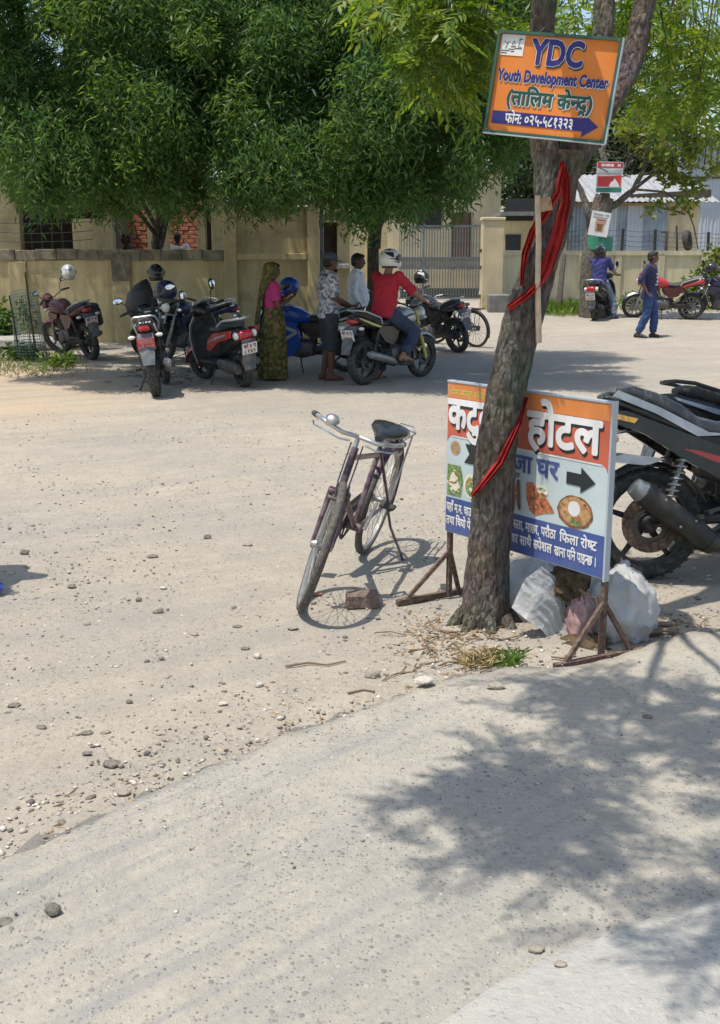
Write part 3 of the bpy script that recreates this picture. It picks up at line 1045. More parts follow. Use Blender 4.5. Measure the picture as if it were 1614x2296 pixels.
def right_wall():
    y = 33.0
    t = thing('boundary_wall', 'long low pale yellow wall with shallow panels along the far right roadside', 'wall')
    x0, x1 = px_x(1128, 28.6), 22.0
    zt = P(1400, 562, y).z
    g = .4
    y0 = 28.7
    L_ = x1 - x0
    a = math.atan2(2.2, 10)
    def W(s, d=0.0):                                     # s along the wall, d towards the road
        k = min(s / 4.0, 1)
        return Vector((x0 + s, y0 + 4.0 * (k * (2 - k)) - d, 0))
    n = 24
    rings_b, rings_c = [], []
    for i in range(n + 1):
        s = L_ * i / n if i > 6 else 4.2 * i / 6
    ss = [4.2 * i / 8 for i in range(9)] + [4.2 + (L_ - 4.2) * i / 8 for i in range(1, 9)]
    for s in ss:
        p = W(s)
        h = zt
        rings_b.append([p + Vector((0, 0, g - .15)), p + Vector((0, .2, g - .15)), p + Vector((0, .2, h - .13)), p + Vector((0, 0, h - .13))])
        rings_c.append([p + Vector((0, -.06, h - .128)), p + Vector((0, .26, h - .128)), p + Vector((0, .26, h)), p + Vector((0, -.06, h))])
    m = M(); m.rings(rings_b); m.build('wall_body', MT['plaster_pale'], t)
    m = M(); m.rings(rings_c); m.build('coping', MT['plaster_pale'], t)
    for i in range(1, 14):
        s = .1 + i * 1.25
        p = W(s)
        m = M(); m.box((p.x, p.y - .025, (g + zt - .2) / 2), (.2, .07, zt - .2 - g + .2), bev=.01); m.build('pilaster', MT['plaster_pale'], t)
    # fence irons with wire
    posts = []
    for px, top in ((1205, 520), (1255, 516), (1314, 508), (1394, 512), (1467, 514), (1586, 520), (1660, 520)):
        p = P(px, 560, y + .06)
        z1 = P(px, top, y).z
        m = M(); m.box((0, 0, (z1 - zt) / 2 + .0), (.075, .06, z1 - zt), rot=(0, rng.uniform(-.03, .03), 0))
        o = m.build('fence_post', MT['iron_black'])
        o.location = (p.x, p.y, zt)
        tag(o, 'dark iron fence post on the wall ' + {1205: 'nearest the yellow gate pillar', 1255: 'half hidden by the leaning tree trunk', 1314: 'just left of the lower poster', 1394: 'in front of the blue sheets', 1467: 'at the right end of the blue sheets', 1586: 'in front of the big grey shed', 1660: 'farthest to the right'}[px], 'fence post', 'iron posts carrying wire above the low wall')
        posts.append((p.x, p.y, z1))
    for k in range(4):
        m = M()
        pts = [(x, yy - .04, zt + (z1 - zt) * (.25 + .23 * k)) for x, yy, z1 in posts]
        pp = []
        for a_, b_ in zip(pts[:-1], pts[1:]):
            for q in range(4):
                f = q / 4
                pp.append(Vector(a_).lerp(Vector(b_), f) - Vector((0, 0, .05 * 4 * f * (1 - f))))
        pp.append(Vector(pts[-1]))
        m.tube(pp, .008, 4)
        o = m.build('fence_wire', MT['wire'])
        tag(o, ['lowest', 'second', 'third', 'topmost'][k] + ' strand of wire strung between the iron fence posts', 'wire', 'strands of wire above the low wall')
    f = thing('iron_frame', 'small rusty upright frame standing on the wall before the yellow shed wall', 'frame')
    xa, xb = px_x(1468, y + .1), px_x(1490, y + .1)
    xa += .06
    z1 = P(1480, 518, y).z
    m = M(); m.box((xb, y + .1, (zt + z1) / 2), (.08, .06, z1 - zt)); m.build('upright', MT['rust'], f)
    m = M(); m.box(((xa + xb) / 2, y + .1, z1 - .03), (xb - xa - .085, .06, .06)); m.build('top_bar', MT['rust'], f)
    # tyre leaning on a stick
    p = P(1540, 545, y + .12)
    m = M(); m.lathe([(.16, -.07), (.26, -.09), (.3, -.03), (.3, .03), (.26, .09), (.16, .07)], (0, 0, 0), (1, -.55, .2), 20, closed=True)
    o = m.build('old_tyre', MT['rubber'])
    o.location = (p.x, p.y, zt + .3)
    tag(o, 'old black tyre propped on top of the pale wall', 'tyre')
    m = M(); m.tube([(0, 0, 0), (-.06, 0, .72)], [.035, .028], 6)
    o = m.build('stick', MT['timber_dark'])
    o.location = (p.x - .28, p.y, zt)
    tag(o, 'short dark stick standing on the wall beside the old tyre', 'stick')
    # leaning post before the wall
    a_, b_ = G(1250, 693), P(1264, 572, 30.2)
    m = M(); m.tube([(0, 0, -.1), (b_ - a_) * .5, b_ - a_], [.085, .08, .07], 7)
    o = m.build('wooden_post', MT['timber_dark'])
    o.location = a_
    tag(o, 'dark weathered wooden post leaning against the pale wall', 'post')
    c = P(1118, 683, 27.6)
    m = M(); m.box((0, 0, .2), (.52, .4, .46), bev=.03)
    o = m.build('concrete_block', MT['concrete_dark'])
    o.location = (c.x, 27.7, zg(c.x, 27.7))
    tag(o, 'dark concrete block at the foot of the yellow gate pillar', 'block')
right_wall()

def corrugated(p, q, z0, z1, amp=.018, pitch=.09, slope=None):
    """ribbed sheet between two ground points"""
    p, q = Vector(p), Vector(q)
    d = (q - p)
    n = max(4, int(d.length / pitch * 4))
    nn = Vector((d.y, -d.x, 0)).normalized()
    m = M()
    r = [[], []]
    for i in range(n + 1):
        c = p + d * (i / n) + nn * (amp * math.sin(i * math.pi / 2))
        r[0].append(Vector((c.x, c.y, z0)))
        r[1].append(Vector((c.x, c.y, z1)))
    m.rings([r[0], r[1]], cap=False, close=False)
    return m
def sheds():
    y = 38
    X = lambda px: px_x(px, y)
    Z = lambda py: P(1400, py, y).z
    t = thing('tin_shed', 'tin shed of blue grey ribbed sheets with a bright white roof', 'shed')
    edges = [1262, 1300, 1338, 1376, 1400, 1432, 1452, 1484]
    for i, (a, b_) in enumerate(zip(edges[:-1], edges[1:])):
        m = corrugated((X(a), y + .02 * (i % 2), 0), (X(b_) + .05, y + .02 * (i % 2), 0), .3, Z(452 + (i * 5 % 7)), pitch=.12)
        m.build('wall_sheet', MT['sheet_blue'] if i not in (2, 4) else MT['sheet_grey'], t, smooth=60)
    m = M(); m.box(((X(1484) + X(1560)) / 2 + .04, y + .2, (.3 + Z(447)) / 2), (X(1560) - X(1484) - .05, .2, Z(447) - .3)); m.build('wall', MT['plaster_cream'], t)
    a, b_ = X(1235), X(1590)
    for i in range(7):
        x0, x1 = a + (b_ - a) * i / 7, a + (b_ - a) * (i + 1) / 7
        m = M()
        n = 16
        r0 = [Vector((x0 + (x1 - x0 + .04) * k / n, y - .5, Z(452) - .02 + .02 * math.sin(k * math.pi / 2))) for k in range(n + 1)]
        r1 = [Vector((v.x, y + 4.0, v.z + 1.15)) for v in r0]
        m.rings([r0, r1], False, False)
        m.build('roof_sheet', MT['sheet_white'], t, smooth=60)
    m = M(); m.box(((X(1262) + X(1480)) / 2, y - .04, Z(458)), (X(1480) - X(1262), .06, .08)); m.build('eave_beam', MT['plank'], t)
    m = M(); m.box(((X(1400) + X(1585)) / 2, y + .35, Z(440)), (X(1585) - X(1400), .5, .3), rot=(0, -.06, 0)); m.build('soffit', MT['timber_dark'], t)
    vs, fs = word('J.E.X.')
    m = M(); m.add([(X(1506) + v[0] * .34, y + .095, Z(535) + v[1] * .32) for v in vs], fs); m.build('lettering', MT['poster_grey'], t, smooth=0)
    y = 46
    t = thing('warehouse', 'big pale grey shed of ribbed metal sheets with dark slots near its top', 'building')
    X = lambda px: px_x(px, y)
    Z = lambda py: P(1400, py, y).z
    xs = [1505 + 24 * i for i in range(12)]
    for a, b_ in zip(xs[:-1], xs[1:]):
        corrugated((X(a), y, 0), (X(b_) + .03, y, 0), .2, Z(312), pitch=.16, amp=.025).build('wall_sheet', MT['sheet_grey'], t, smooth=60)
    m = M(); m.box(((X(1500) + X(1770)) / 2, y - .05, Z(398)), (X(1770) - X(1500), .05, .07)); m.build('rail', MT['iron_black'], t)
    for i in range(9):
        px = 1536 + 13.5 * i
        m = M(); m.box((X(px), y - .045, Z(350) + .1 * (i % 3)), (.05, .05, Z(320) - Z(383 + 6 * (i % 2)))); m.build('slot', MT['iron_black'], t)
    m = M(); m.box((X(1640), y + 4, Z(306)), (X(1785) - X(1495), 9, .15)); m.build('roof', MT['sheet_grey'], t)
sheds()
# ------------------------------------------------------------------ trees and plants
def unit(a):
    return a / np.maximum(np.linalg.norm(a, axis=-1, keepdims=True), 1e-9)
def kites(base, d, L, W, fold=.18, droop=.0):
    n = len(base)
    d = unit(d)
    s = unit(np.cross(d, nr.randn(n, 3)))
    nn = np.cross(s, d)
    L, W = L[:, None], W[:, None]
    mid = base + d * L * .45
    V = np.stack([base, mid + s * W * .5 + nn * W * fold, base + d * L + np.array([0, 0, -1]) * L * droop, mid - s * W * .5 + nn * W * fold], 1).reshape(-1, 3)
    o = (np.arange(n) * 4)[:, None]
    F = np.concatenate([o + np.array([[0, 1, 2]]), o + np.array([[0, 2, 3]])], 1).reshape(-1, 3)
    return V, F
def tuft_leaves(centers, per, L, W, down=.55, spread=.06):
    """drooping tufts of narrow leaves round twig ends"""
    n = len(centers) * per
    base = np.repeat(centers, per, 0) + nr.randn(n, 3) * np.array(spread if hasattr(spread, '__len__') else (spread,) * 3)
    d = nr.randn(n, 3)
    d[:, 2] = d[:, 2] * .55 - down
    return kites(base, d, L * (.65 + .6 * nr.rand(n)), W * (.7 + .6 * nr.rand(n)), droop=.12)
def clump_points(c, r, n):
    q = unit(nr.randn(n, 3)) * (nr.rand(n, 1) ** .42)
    return np.array(c) + q * np.array(r)
def limb(m, pts, r0, r1, n=8):
    pts = [Vector(p) for p in pts]
    out = []
    for a, b in zip(pts[:-1], pts[1:]):
        for k in range(3):
            f = k / 3
            j = (b - a).length * .05
            out.append(a.lerp(b, f) + Vector((rng.uniform(-j, j), rng.uniform(-j, j), 0)) * (1 if k else 0))
    out.append(pts[-1])
    m.tube(out, [r0 + (r1 - r0) * i / (len(out) - 1) for i in range(len(out))], n)

LOWX = [-160, 18, 30, 100, 180, 250, 330, 450, 500, 600, 700, 780, 830, 890, 950, 1050, 1120, 1200]
LOWY = [310, 330, 450, 440, 458, 462, 446, 462, 442, 448, 425, 460, 485, 485, 480, 435, 405, 325]
def street_tree(label, x0px, x1px, trunk_px, ty, nclump, ydepth, seed):
    t = thing('broadleaf_tree', label, 'tree')
    rs = np.random.RandomState(seed)
    cl = []
    tries = 0
    while len(cl) < nclump and tries < 9000:
        tries += 1
        px = rs.uniform(x0px, x1px)
        low = np.interp(px, LOWX, LOWY)
        y = rs.uniform(*ydepth)
        py = low - 75 - (rs.rand() ** 1.35) * (low + (210 if px < 820 else 120))
        r = rs.uniform(.28, .66)
        rp = r * 2461 / y
        py = min(py, low - rp * .9 - 6)
        if y > 20.2 and (py > 300 or px > 560): continue
        if px - rp < 120 and -40 < py < 185 and px < 150 + rp * .4: continue
        if px > 1140 - rp * .3 and py > 250: continue
        p = P(px, py, y)
        cl.append((p, (r * 1.0, r * 1.0, r * 1.05)))
    for _ in range(int(nclump * .22)):                    # sprays hanging lower than the rest, along the skirt
        px = rs.uniform(x0px, x1px)
        low = np.interp(px, LOWX, LOWY)
        y = rs.uniform(ydepth[0], ydepth[0] + 2.5)
        if px > 1150: continue
        p = P(px, low - rs.uniform(22, 95), y)
        cl.append((p, (.24, .24, .42)))
    if x0px < 0:                                          # thin outer sprays against the sky
        for _ in range(30):
            cl.append((P(rs.uniform(-60, 130), rs.uniform(-60, 190), rs.uniform(14, 18)), (.2, .2, .15)))
    cen = np.concatenate([clump_points(c, r, int(300 * (r[0] / .65) ** 1.6)) for c, r in cl])
    V, F = tuft_leaves(cen, 10, .108, .024, down=.7, spread=(.055, .055, .10))
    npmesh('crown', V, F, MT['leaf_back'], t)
    for px, py, r in ((301, 323, .40), (253, 192, .36), (349, 262, .30), (148, 26, .40), (441, 96, .30), (515, 231, .24), (760, 300, .22)):  # tufts of paler yellow-green leaves at chosen spots in the crown
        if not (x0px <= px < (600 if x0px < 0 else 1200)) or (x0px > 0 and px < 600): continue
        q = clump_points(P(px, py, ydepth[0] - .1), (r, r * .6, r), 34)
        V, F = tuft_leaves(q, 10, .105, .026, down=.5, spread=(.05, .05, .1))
        npmesh('pale_leaves', V, F, MT['leaf_pale'], t)
    base = Vector((px_x(trunk_px, ty), ty, zg(0, ty) - .1))
    top = base + Vector((.15, -.3, 3.1))
    m = M()
    limb(m, [base, base + Vector((.08, -.05, 1.4)), top], .12, .09, 12)
    m.build('trunk', MT['bark_back'], t)
    for k in range(9):
        c = cl[(k * 7) % len(cl)][0]
        m = M()
        limb(m, [top - Vector((0, 0, .4 + .1 * k)), top.lerp(c, .5) + Vector((0, 0, .5)), c], .05, .015, 6)
        m.build('limb', MT['bark_back'], t)
    return t
street_tree('great dark green shade tree whose trunk stands behind the white shirted man', 560, 1190, 826, 19.2, 150, (13.6, 18.6), 3)
street_tree('dense dark green tree drooping over the low wall and the ochre house', -160, 640, 352, 22.6, 215, (13.8, 24.5), 4)

def frond_mesh(seed, L=.30, pairs=7, lw=.0165, ll=.052):
    rs = random.Random(seed)
    m = M()
    pts = [Vector((L * t, rs.uniform(-.012, .012), -L * .30 * t * t * rs.uniform(.9, 1.1))) for t in (0, .25, .5, .75, 1)]
    m.tube(pts, [.0022, .002, .0016, .0012, .0008], 3)
    def at(t):
        k = min(int(t * 4), 3)
        return pts[k].lerp(pts[k + 1], t * 4 - k)
    for i in range(pairs * 2 + 1):
        term = i == pairs * 2
        t = 1.0 if term else .16 + .84 * (i // 2) / pairs
        s = 0 if term else (1 if i % 2 else -1)
        o = at(t)
        a = rs.uniform(.85, 1.2)
        d = Vector((math.cos(a), s * math.sin(a), -.25 + rs.uniform(-.25, .2))).normalized() if s else Vector((1, 0, -.6)).normalized()
        l = ll * rs.uniform(.8, 1.15) * (1 - .35 * abs(t - .5))
        side = d.cross(Vector((0, 0, 1))).normalized()
        w = lw * rs.uniform(.8, 1.1)
        c = Vector((.25 * l, 0, -.12 * l))                # sickle bend
        p0, p3 = o, o + d * l + c
        p1, p2 = o + d * l * .33 + c * .1, o + d * l * .68 + c * .4
        m.add([p0, p1 + side * w * .5, p1 - side * w * .5, p2 + side * w * .42, p2 - side * w * .42, p3], [(0, 2, 1), (1, 2, 4, 3), (3, 4, 5)])
    return m
def front_tree():
    t = thing('neem_tree', 'leaning roadside tree with rough grey bark and feathery light green leaves', 'tree')
    Y = 4.80
    path = [(1086, 1412, 58), (1088, 1360, 52), (1094, 1250, 46), (1104, 1120, 47), (1115, 980, 43), (1140, 850, 41), (1171, 720, 43), (1208, 600, 39), (1236, 500, 39), (1247, 395, 46), (1250, 340, 56)]
    pts, rad = [], []
    for px, py, hw in path:
        p = P(px, py, Y)
        pts.append(p); rad.append(hw * (p - Vector((0, 0, CAM_H))).length / FPX)
    pts[0].z = -.06
    # resample finely and carve the bark
    def trunkmesh(pts, rad, nseg, n, amp):
        rings = []
        for i in range(nseg + 1):
            f = i / nseg * (len(pts) - 1)
            k = min(int(f), len(pts) - 2)
            u = f - k
            p0, p1, p2, p3 = pts[max(k - 1, 0)], pts[k], pts[k + 1], pts[min(k + 2, len(pts) - 1)]
            c = .5 * ((2 * p1) + (p2 - p0) * u + (2 * p0 - 5 * p1 + 4 * p2 - p3) * u * u + (3 * p1 - p0 - 3 * p2 + p3) * u ** 3)
            r = rad[k] + (rad[k + 1] - rad[k]) * u
            ring = []
            for j in range(n):
                a = 2 * math.pi * j / n
                d = Vector((math.cos(a), math.sin(a), 0))
                q = c + d * r
                nz_ = noise.noise((q.x * 22, q.y * 22, q.z * 7)) * .6 + abs(noise.noise((q.x * 45, q.y * 45, q.z * 16))) * .7 + .5 * noise.noise((q.x * 6, q.y * 6, q.z * 3 + 7))
                ring.append(c + d * (r * (1 + .03 * math.sin(3 * a + q.z * 2)) + amp * nz_))
            rings.append(ring)
        m = M()
        m.rings(rings)
        return m
    trunkmesh(pts, rad, 190, 56, .010).build('trunk', MT['bark_front'], t, smooth=80)
    def br(path, dy=0.0):
        pp, rr = [], []
        for k, (px, py, hw, y) in enumerate(path):
            p = P(px, py, y)
            pp.append(p); rr.append(hw * (p - Vector((0, 0, CAM_H))).length / FPX)
        trunkmesh(pp, rr, 46, 22, .005).build('branch', MT['bark_front'], t, smooth=80)
        return pp[-1]
    br([(1238, 430, 30, Y), (1222, 340, 29, Y - .02), (1210, 200, 26, Y), (1216, 60, 24, 4.75), (1232, -160, 24, 4.6), (1200, -420, 18, 4.3)])
    br([(1258, 430, 28, Y + .02), (1294, 320, 24, Y + .05), (1336, 180, 23, 4.95), (1354, 40, 20, 5.0), (1362, -200, 17, 5.1), (1380, -450, 14, 5.2)])
    br([(1268, 400, 29, Y + .05), (1344, 270, 25, Y + .1), (1412, 150, 24, 5.0), (1443, 20, 22, 5.05), (1490, -200, 18, 5.1), (1600, -420, 14, 5.2)])
    for tip in ((1.3, 2.3, 4.2), (-.5, 2.3, 4.1), (.1, 2.2, 4.2), (-.2, 3.0, 4.0), (1.9, 4.4, 4.5), (.7, 2.3, 3.9)):
        a = P(1222, -60, 4.7) if tip[0] < .9 else P(1470, -100, 5.07)
        m = M()
        limb(m, [a, a.lerp(Vector(tip), .5) + Vector((0, 0, .25)), tip], .022, .008, 7)
        m.build('branch', MT['bark_front'], t)
    for k in range(8):
        a = k * .8
        b = Vector((pts[0].x + .10 * math.cos(a), pts[0].y + .10 * math.sin(a), .10))
        e = Vector((pts[0].x + .24 * math.cos(a), pts[0].y + .24 * math.sin(a), -.02))
        m = M(); m.tube([b, b.lerp(e, .5) + Vector((0, 0, -.015)), e], [.035, .022, .008], 8); m.build('root', MT['bark_front'], t)
    # twigs ends: seen ones first
    tips = []
    def region(n, x0, x1, y0, y1, d0, d1, test=None):
        k = 0
        while k < n:
            px, py = rng.uniform(x0, x1), rng.uniform(y0, y1)
            if test and not test(px, py): continue
            tips.append((P(px, py, rng.uniform(d0, d1)), True)); k += 1
    region(12, 850, 1010, -80, 20, 4.4, 5.6)
    region(27, 940, 1100, 0, 215, 5.0, 5.9, lambda x, y: y < 175 + (1112 - x) * .2)
    region(12, 1000, 1120, -80, 80, 5.0, 5.8)
    region(10, 1225, 1420, -70, 40, 5.2, 6.2)
    region(70, 1415, 1690, -40, 235, 5.3, 7.4, lambda x, y: y < 235 - max(0, 1450 - x) * .7)
    nvis = len(tips)
    for _ in range(560):
        q = unit(nr.randn(1, 3))[0] * nr.rand() ** .4
        c = (rng.choice([(.15, 3.0, 4.0, .75, .45, .5), (-.55, 2.55, 4.0, .5, .45, .4), (-.1, 3.2, 4.0, .6, .5, .4), (1.0, 3.1, 4.2, .8, .6, .6), (-.45, 2.35, 4.0, .6, .35, .4), (.25, 2.15, 4.0, .5, .35, .4), (1.3, 2.5, 4.1, .8, .6, .6), (.75, 1.5, 3.9, .5, .3, .3), (-.1, 1.85, 4.0, .35, .3, .3)]))
        v = Vector((c[0] + q[0] * c[3], c[1] + q[1] * c[4], c[2] + q[2] * c[5]))
        if noise.noise((v.x * 2.6, v.y * 2.6, 3)) + .6 * noise.noise((v.x * 6, v.y * 6, 8)) < .06: continue
        tips.append((v, False))
    var = [frond_mesh(i, L=.19 + .03 * (i % 3), pairs=6 + i % 3) for i in range(6)]
    objs = []
    for i, v in enumerate(var):
        objs.append(None)
    arr = [(np.array([tuple(p) for p in v.v]), [np.array(f) for f in v.f]) for v in var]
    tri = []
    for V, F in arr:
        T = []
        for f in F:
            for k in range(1, len(f) - 1): T.append((f[0], f[k], f[k + 1]))
        tri.append(np.array(T))
    SV, SF, off = [], [], 0
    nparts = 0
    order = list(range(nvis))
    rng.shuffle(order)
    for idx in order + list(range(nvis, len(tips))):
        tip, vis = tips[idx]
        nf = rng.randint(6, 9) if vis else rng.randint(4, 7)
        a0 = rng.random() * 6.28
        for k in range(nf):
            az = a0 + 2.4 * k + rng.uniform(-.3, .3)
            el = rng.uniform(-.8, .45)
            tw = rng.uniform(-.5, .5)
            sc = rng.uniform(.7, 1.15)
            mw = Matrix.Translation(tip + Vector((rng.gauss(0, .03), rng.gauss(0, .03), rng.gauss(0, .05)))) @ Matrix.Rotation(az, 4, 'Z') @ Matrix.Rotation(-el, 4, 'Y') @ Matrix.Rotation(tw, 4, 'X') @ Matrix.Scale(sc, 4)
            vi = rng.randrange(6)
            if vis and nparts < 280:
                nparts += 1
                if objs[vi] is None:
                    objs[vi] = var[vi].build('leaf_spray', MT['leaf_front'], t, smooth=0)
                    objs[vi].matrix_basis = mw
                else: meshcopy(objs[vi], 'leaf_spray', t, mw)
            else:
                A = np.array(mw)
                V = arr[vi][0] @ A[:3, :3].T + A[:3, 3]
                SV.append(V); SF.append(tri[vi] + off); off += len(V)
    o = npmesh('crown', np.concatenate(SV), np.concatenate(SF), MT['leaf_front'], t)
    o['kind'] = 'stuff'
    # thin twigs carrying the hanging sprays
    m = M()
    for tip, vis in tips:
        h = tip + Vector((rng.uniform(-.1, .1), rng.uniform(-.1, .1), .45 if vis else .3))
        m.tube([tip, tip.lerp(h, .5) + Vector((.015, .01, 0)), h], [.003, .004, .006], 4)
    q = m.build('twigs', MT['bark_front'], t)
    q['kind'] = 'stuff'
front_tree()

def poster_tree():
    t = thing('pollard_tree', 'thick cut back tree carrying two posters with sparse yellow green leaves', 'tree')
    y = 26.5
    b = P(1330, 712, y)
    def pp(px, py, dy=0.0): return P(px, py, y + dy)
    m = M()
    limb(m, [Vector((b.x, y, zg(b.x, y) - .1)), pp(1327, 640), pp(1333, 560), pp(1345, 480), pp(1356, 440)], .33, .22, 14)
    m.build('trunk', MT['bark_grey'], t)
    for path, r in (([(1335, 520), (1318, 480), (1306, 440), (1290, 405), (1292, 360)], .11), ([(1355, 470), (1385, 455), (1420, 425), (1450, 360), (1440, 320)], .10), ([(1356, 445), (1362, 400), (1350, 340), (1362, 300)], .12), ([(1420, 425), (1475, 380), (1490, 330)], .05), ([(1440, 390), (1500, 385), (1560, 340)], .04), ([(1370, 420), (1410, 350), (1470, 320), (1540, 305)], .04), ([(1365, 380), (1340, 330), (1315, 318)], .05), ([(1535, 480), (1500, 470), (1470, 462)], .03), ([(1425, 425), (1490, 430), (1545, 480), (1565, 560)], .03)):
        m = M()
        limb(m, [pp(a, c, rng.uniform(-.3, .3) * (i > 0)) for i, (a, c) in enumerate(path)], r, r * .4, 7)
        m.build('limb', MT['bark_grey'], t)
    m = M()
    for _ in range(46):                                   # dry thin twigs
        a = pp(rng.uniform(1330, 1500), rng.uniform(300, 400), rng.uniform(-.6, .6))
        m.tube([a, a + Vector((rng.uniform(-.4, .4), rng.uniform(-.2, .2), rng.uniform(-.1, .3))), a + Vector((rng.uniform(-.8, .8), 0, rng.uniform(-.1, .5)))], [.02, .014, .007], 4)
    o = m.build('twigs', MT['bark_grey'], t)
    o['kind'] = 'stuff'
    cl = []
    for px, py, r, n in ((1425, 300, .35, 14), (1400, 290, .3, 10), (1470, 335, .35, 13), (1515, 350, .45, 26), (1555, 330, .4, 22), (1500, 395, .3, 14), (1545, 410, .3, 14), (1530, 455, .3, 10), (1462, 458, .2, 6), (1600, 370, .35, 14), (1440, 262, .4, 20), (1580, 290, .5, 30), (1520, 260, .5, 30), (1490, 295, .35, 16)):
        c = pp(px, py, rng.uniform(-.7, .3))
        cl.append(clump_points(c, (r * 1.3, r, r * .6), n))
    V, F = tuft_leaves(np.concatenate(cl), 8, .19, .085, down=.15, spread=.09)
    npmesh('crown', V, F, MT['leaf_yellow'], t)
poster_tree()

def far_tree(px, y, h, r, label, mat='leaf_far', seed=0):
    t = thing('far_tree', label, 'tree', 'trees beyond the sheds and houses')
    x = px_x(px, y)
    m = M()
    limb(m, [(x, y, 0), (x + .2, y, h * .45), (x, y, h * .7)], .3, .12, 8)
    m.build('trunk', MT['bark_back'], t)
    cl = []
    for k in range(16):
        q = unit(nr.randn(3)) * (nr.rand() ** .5)
        cl.append(clump_points((x + q[0] * r, y + q[1] * r * .6, h * .68 + q[2] * h * .33), (r * .38, r * .38, r * .3), 110))
    V, F = tuft_leaves(np.concatenate(cl), 6, .34, .15, down=.2, spread=.15)
    npmesh('crown', V, F, MT[mat], t)
far_tree(1330, 52, 9, 3.2, 'dark tree rising behind the white tin roof')
far_tree(1440, 58, 10, 3.0, 'pale green tree showing above the big grey shed', 'leaf_front')
far_tree(1180, 56, 9, 3.0, 'dark tree behind the pale cream house and outbuilding')
far_tree(60, 44, 9, 2.4, 'hazy tree seen through the gap at the top left corner')
far_tree(900, 58, 10, 3.5, 'broad tree far behind the pale cream house')

def blades(name, pts, L, W, mat, label, lean=.5, kind='stuff', parent=None):
    n = len(pts)
    d = nr.randn(n, 3) * lean
    d[:, 2] = 1
    V, F = kites(np.array(pts), d, L * (.5 + .8 * nr.rand(n)), W * (.7 + .6 * nr.rand(n)), fold=.1, droop=.25)
    o = npmesh(name, V, F, mat, parent)
    return tag(o, label, kind=kind) if label else o
def gp(px, py, jx=0.0, jy=0.0):
    p = G(px, py)
    x, y = p.x + rng.gauss(0, jx), p.y + rng.gauss(0, jy)
    return (x, y, zg(x, y) - .01)
blades('grass', [gp(rng.uniform(-60, 150), rng.uniform(790, 838), .1, .15) for _ in range(650)], .13, .016, MT['leaf_weed'], 'green weedy grass growing beside the broken slab at the left verge')
blades('dry_grass', [gp(rng.uniform(-60, 190), rng.uniform(788, 846), .1, .15) for _ in range(700)], .12, .014, MT['dry_grass'], 'dry straw coloured grass stems on the left verge')
blades('grass', [gp(rng.uniform(1222, 1310), rng.uniform(688, 708), .05, .2) for _ in range(900)], .34, .035, MT['leaf_weed'], 'tall green grass at the foot of the pale wall beside the scooter')
blades('grass', [gp(rng.uniform(1380, 1700), rng.uniform(676, 700), .1, .3) for _ in range(700)], .22, .03, MT['leaf_weed'], 'thin green weeds along the foot of the pale wall at the right')
def bush(px, py, w, h, label, mat, n=60, L=.16, W=.05, y=None):
    g = G(px, py)
    t = thing('bush', label, 'bush', 'bushes and plants by the walls')
    cen = clump_points((0, 0, h * .5), (w, w * .7, h * .55), n)
    cen[:, 2] = np.abs(cen[:, 2])
    V, F = tuft_leaves(cen, 9, L, W, down=-.1, spread=.05)
    npmesh('foliage', V, F, mat, t)
    m = M()
    for k in range(6):
        q = cen[k]
        m.tube([(0, 0, -.05), (q[0] * .5, q[1] * .5, q[2] * .6), tuple(q)], [.018, .012, .006], 5)
    m.build('stems', MT['bark_back'], t)
    t.location = g
bush(-8, 775, .42, .85, 'dark leafy bush at the left edge against the low wall', MT['leaf_back'], 110)
bush(52, 806, .28, .2, 'low green plant with broad leaves on the left verge', MT['leaf_weed'], 34, .12, .05)
bush(128, 822, .28, .16, 'low green plant at the corner of the shaded pavement', MT['leaf_weed'], 26, .11, .045)
bush(1632, 690, .75, 1.75, 'yellow green bush in front of the pale wall at the right edge', MT['leaf_yellow'], 260, .16, .07)
bush(1560, 688, .5, .9, 'straggly green bush behind the parked red motorcycle', MT['leaf_weed'], 70, .15, .05)
bush(1418, 692, .4, .4, 'small dusty bush at the wall behind the walking man', MT['leaf_weed'], 40, .13, .05)
bush(1190, 690, .3, .55, 'little climbing plant at the corner of the yellow gate pillar', MT['leaf_back'], 40, .13, .05)
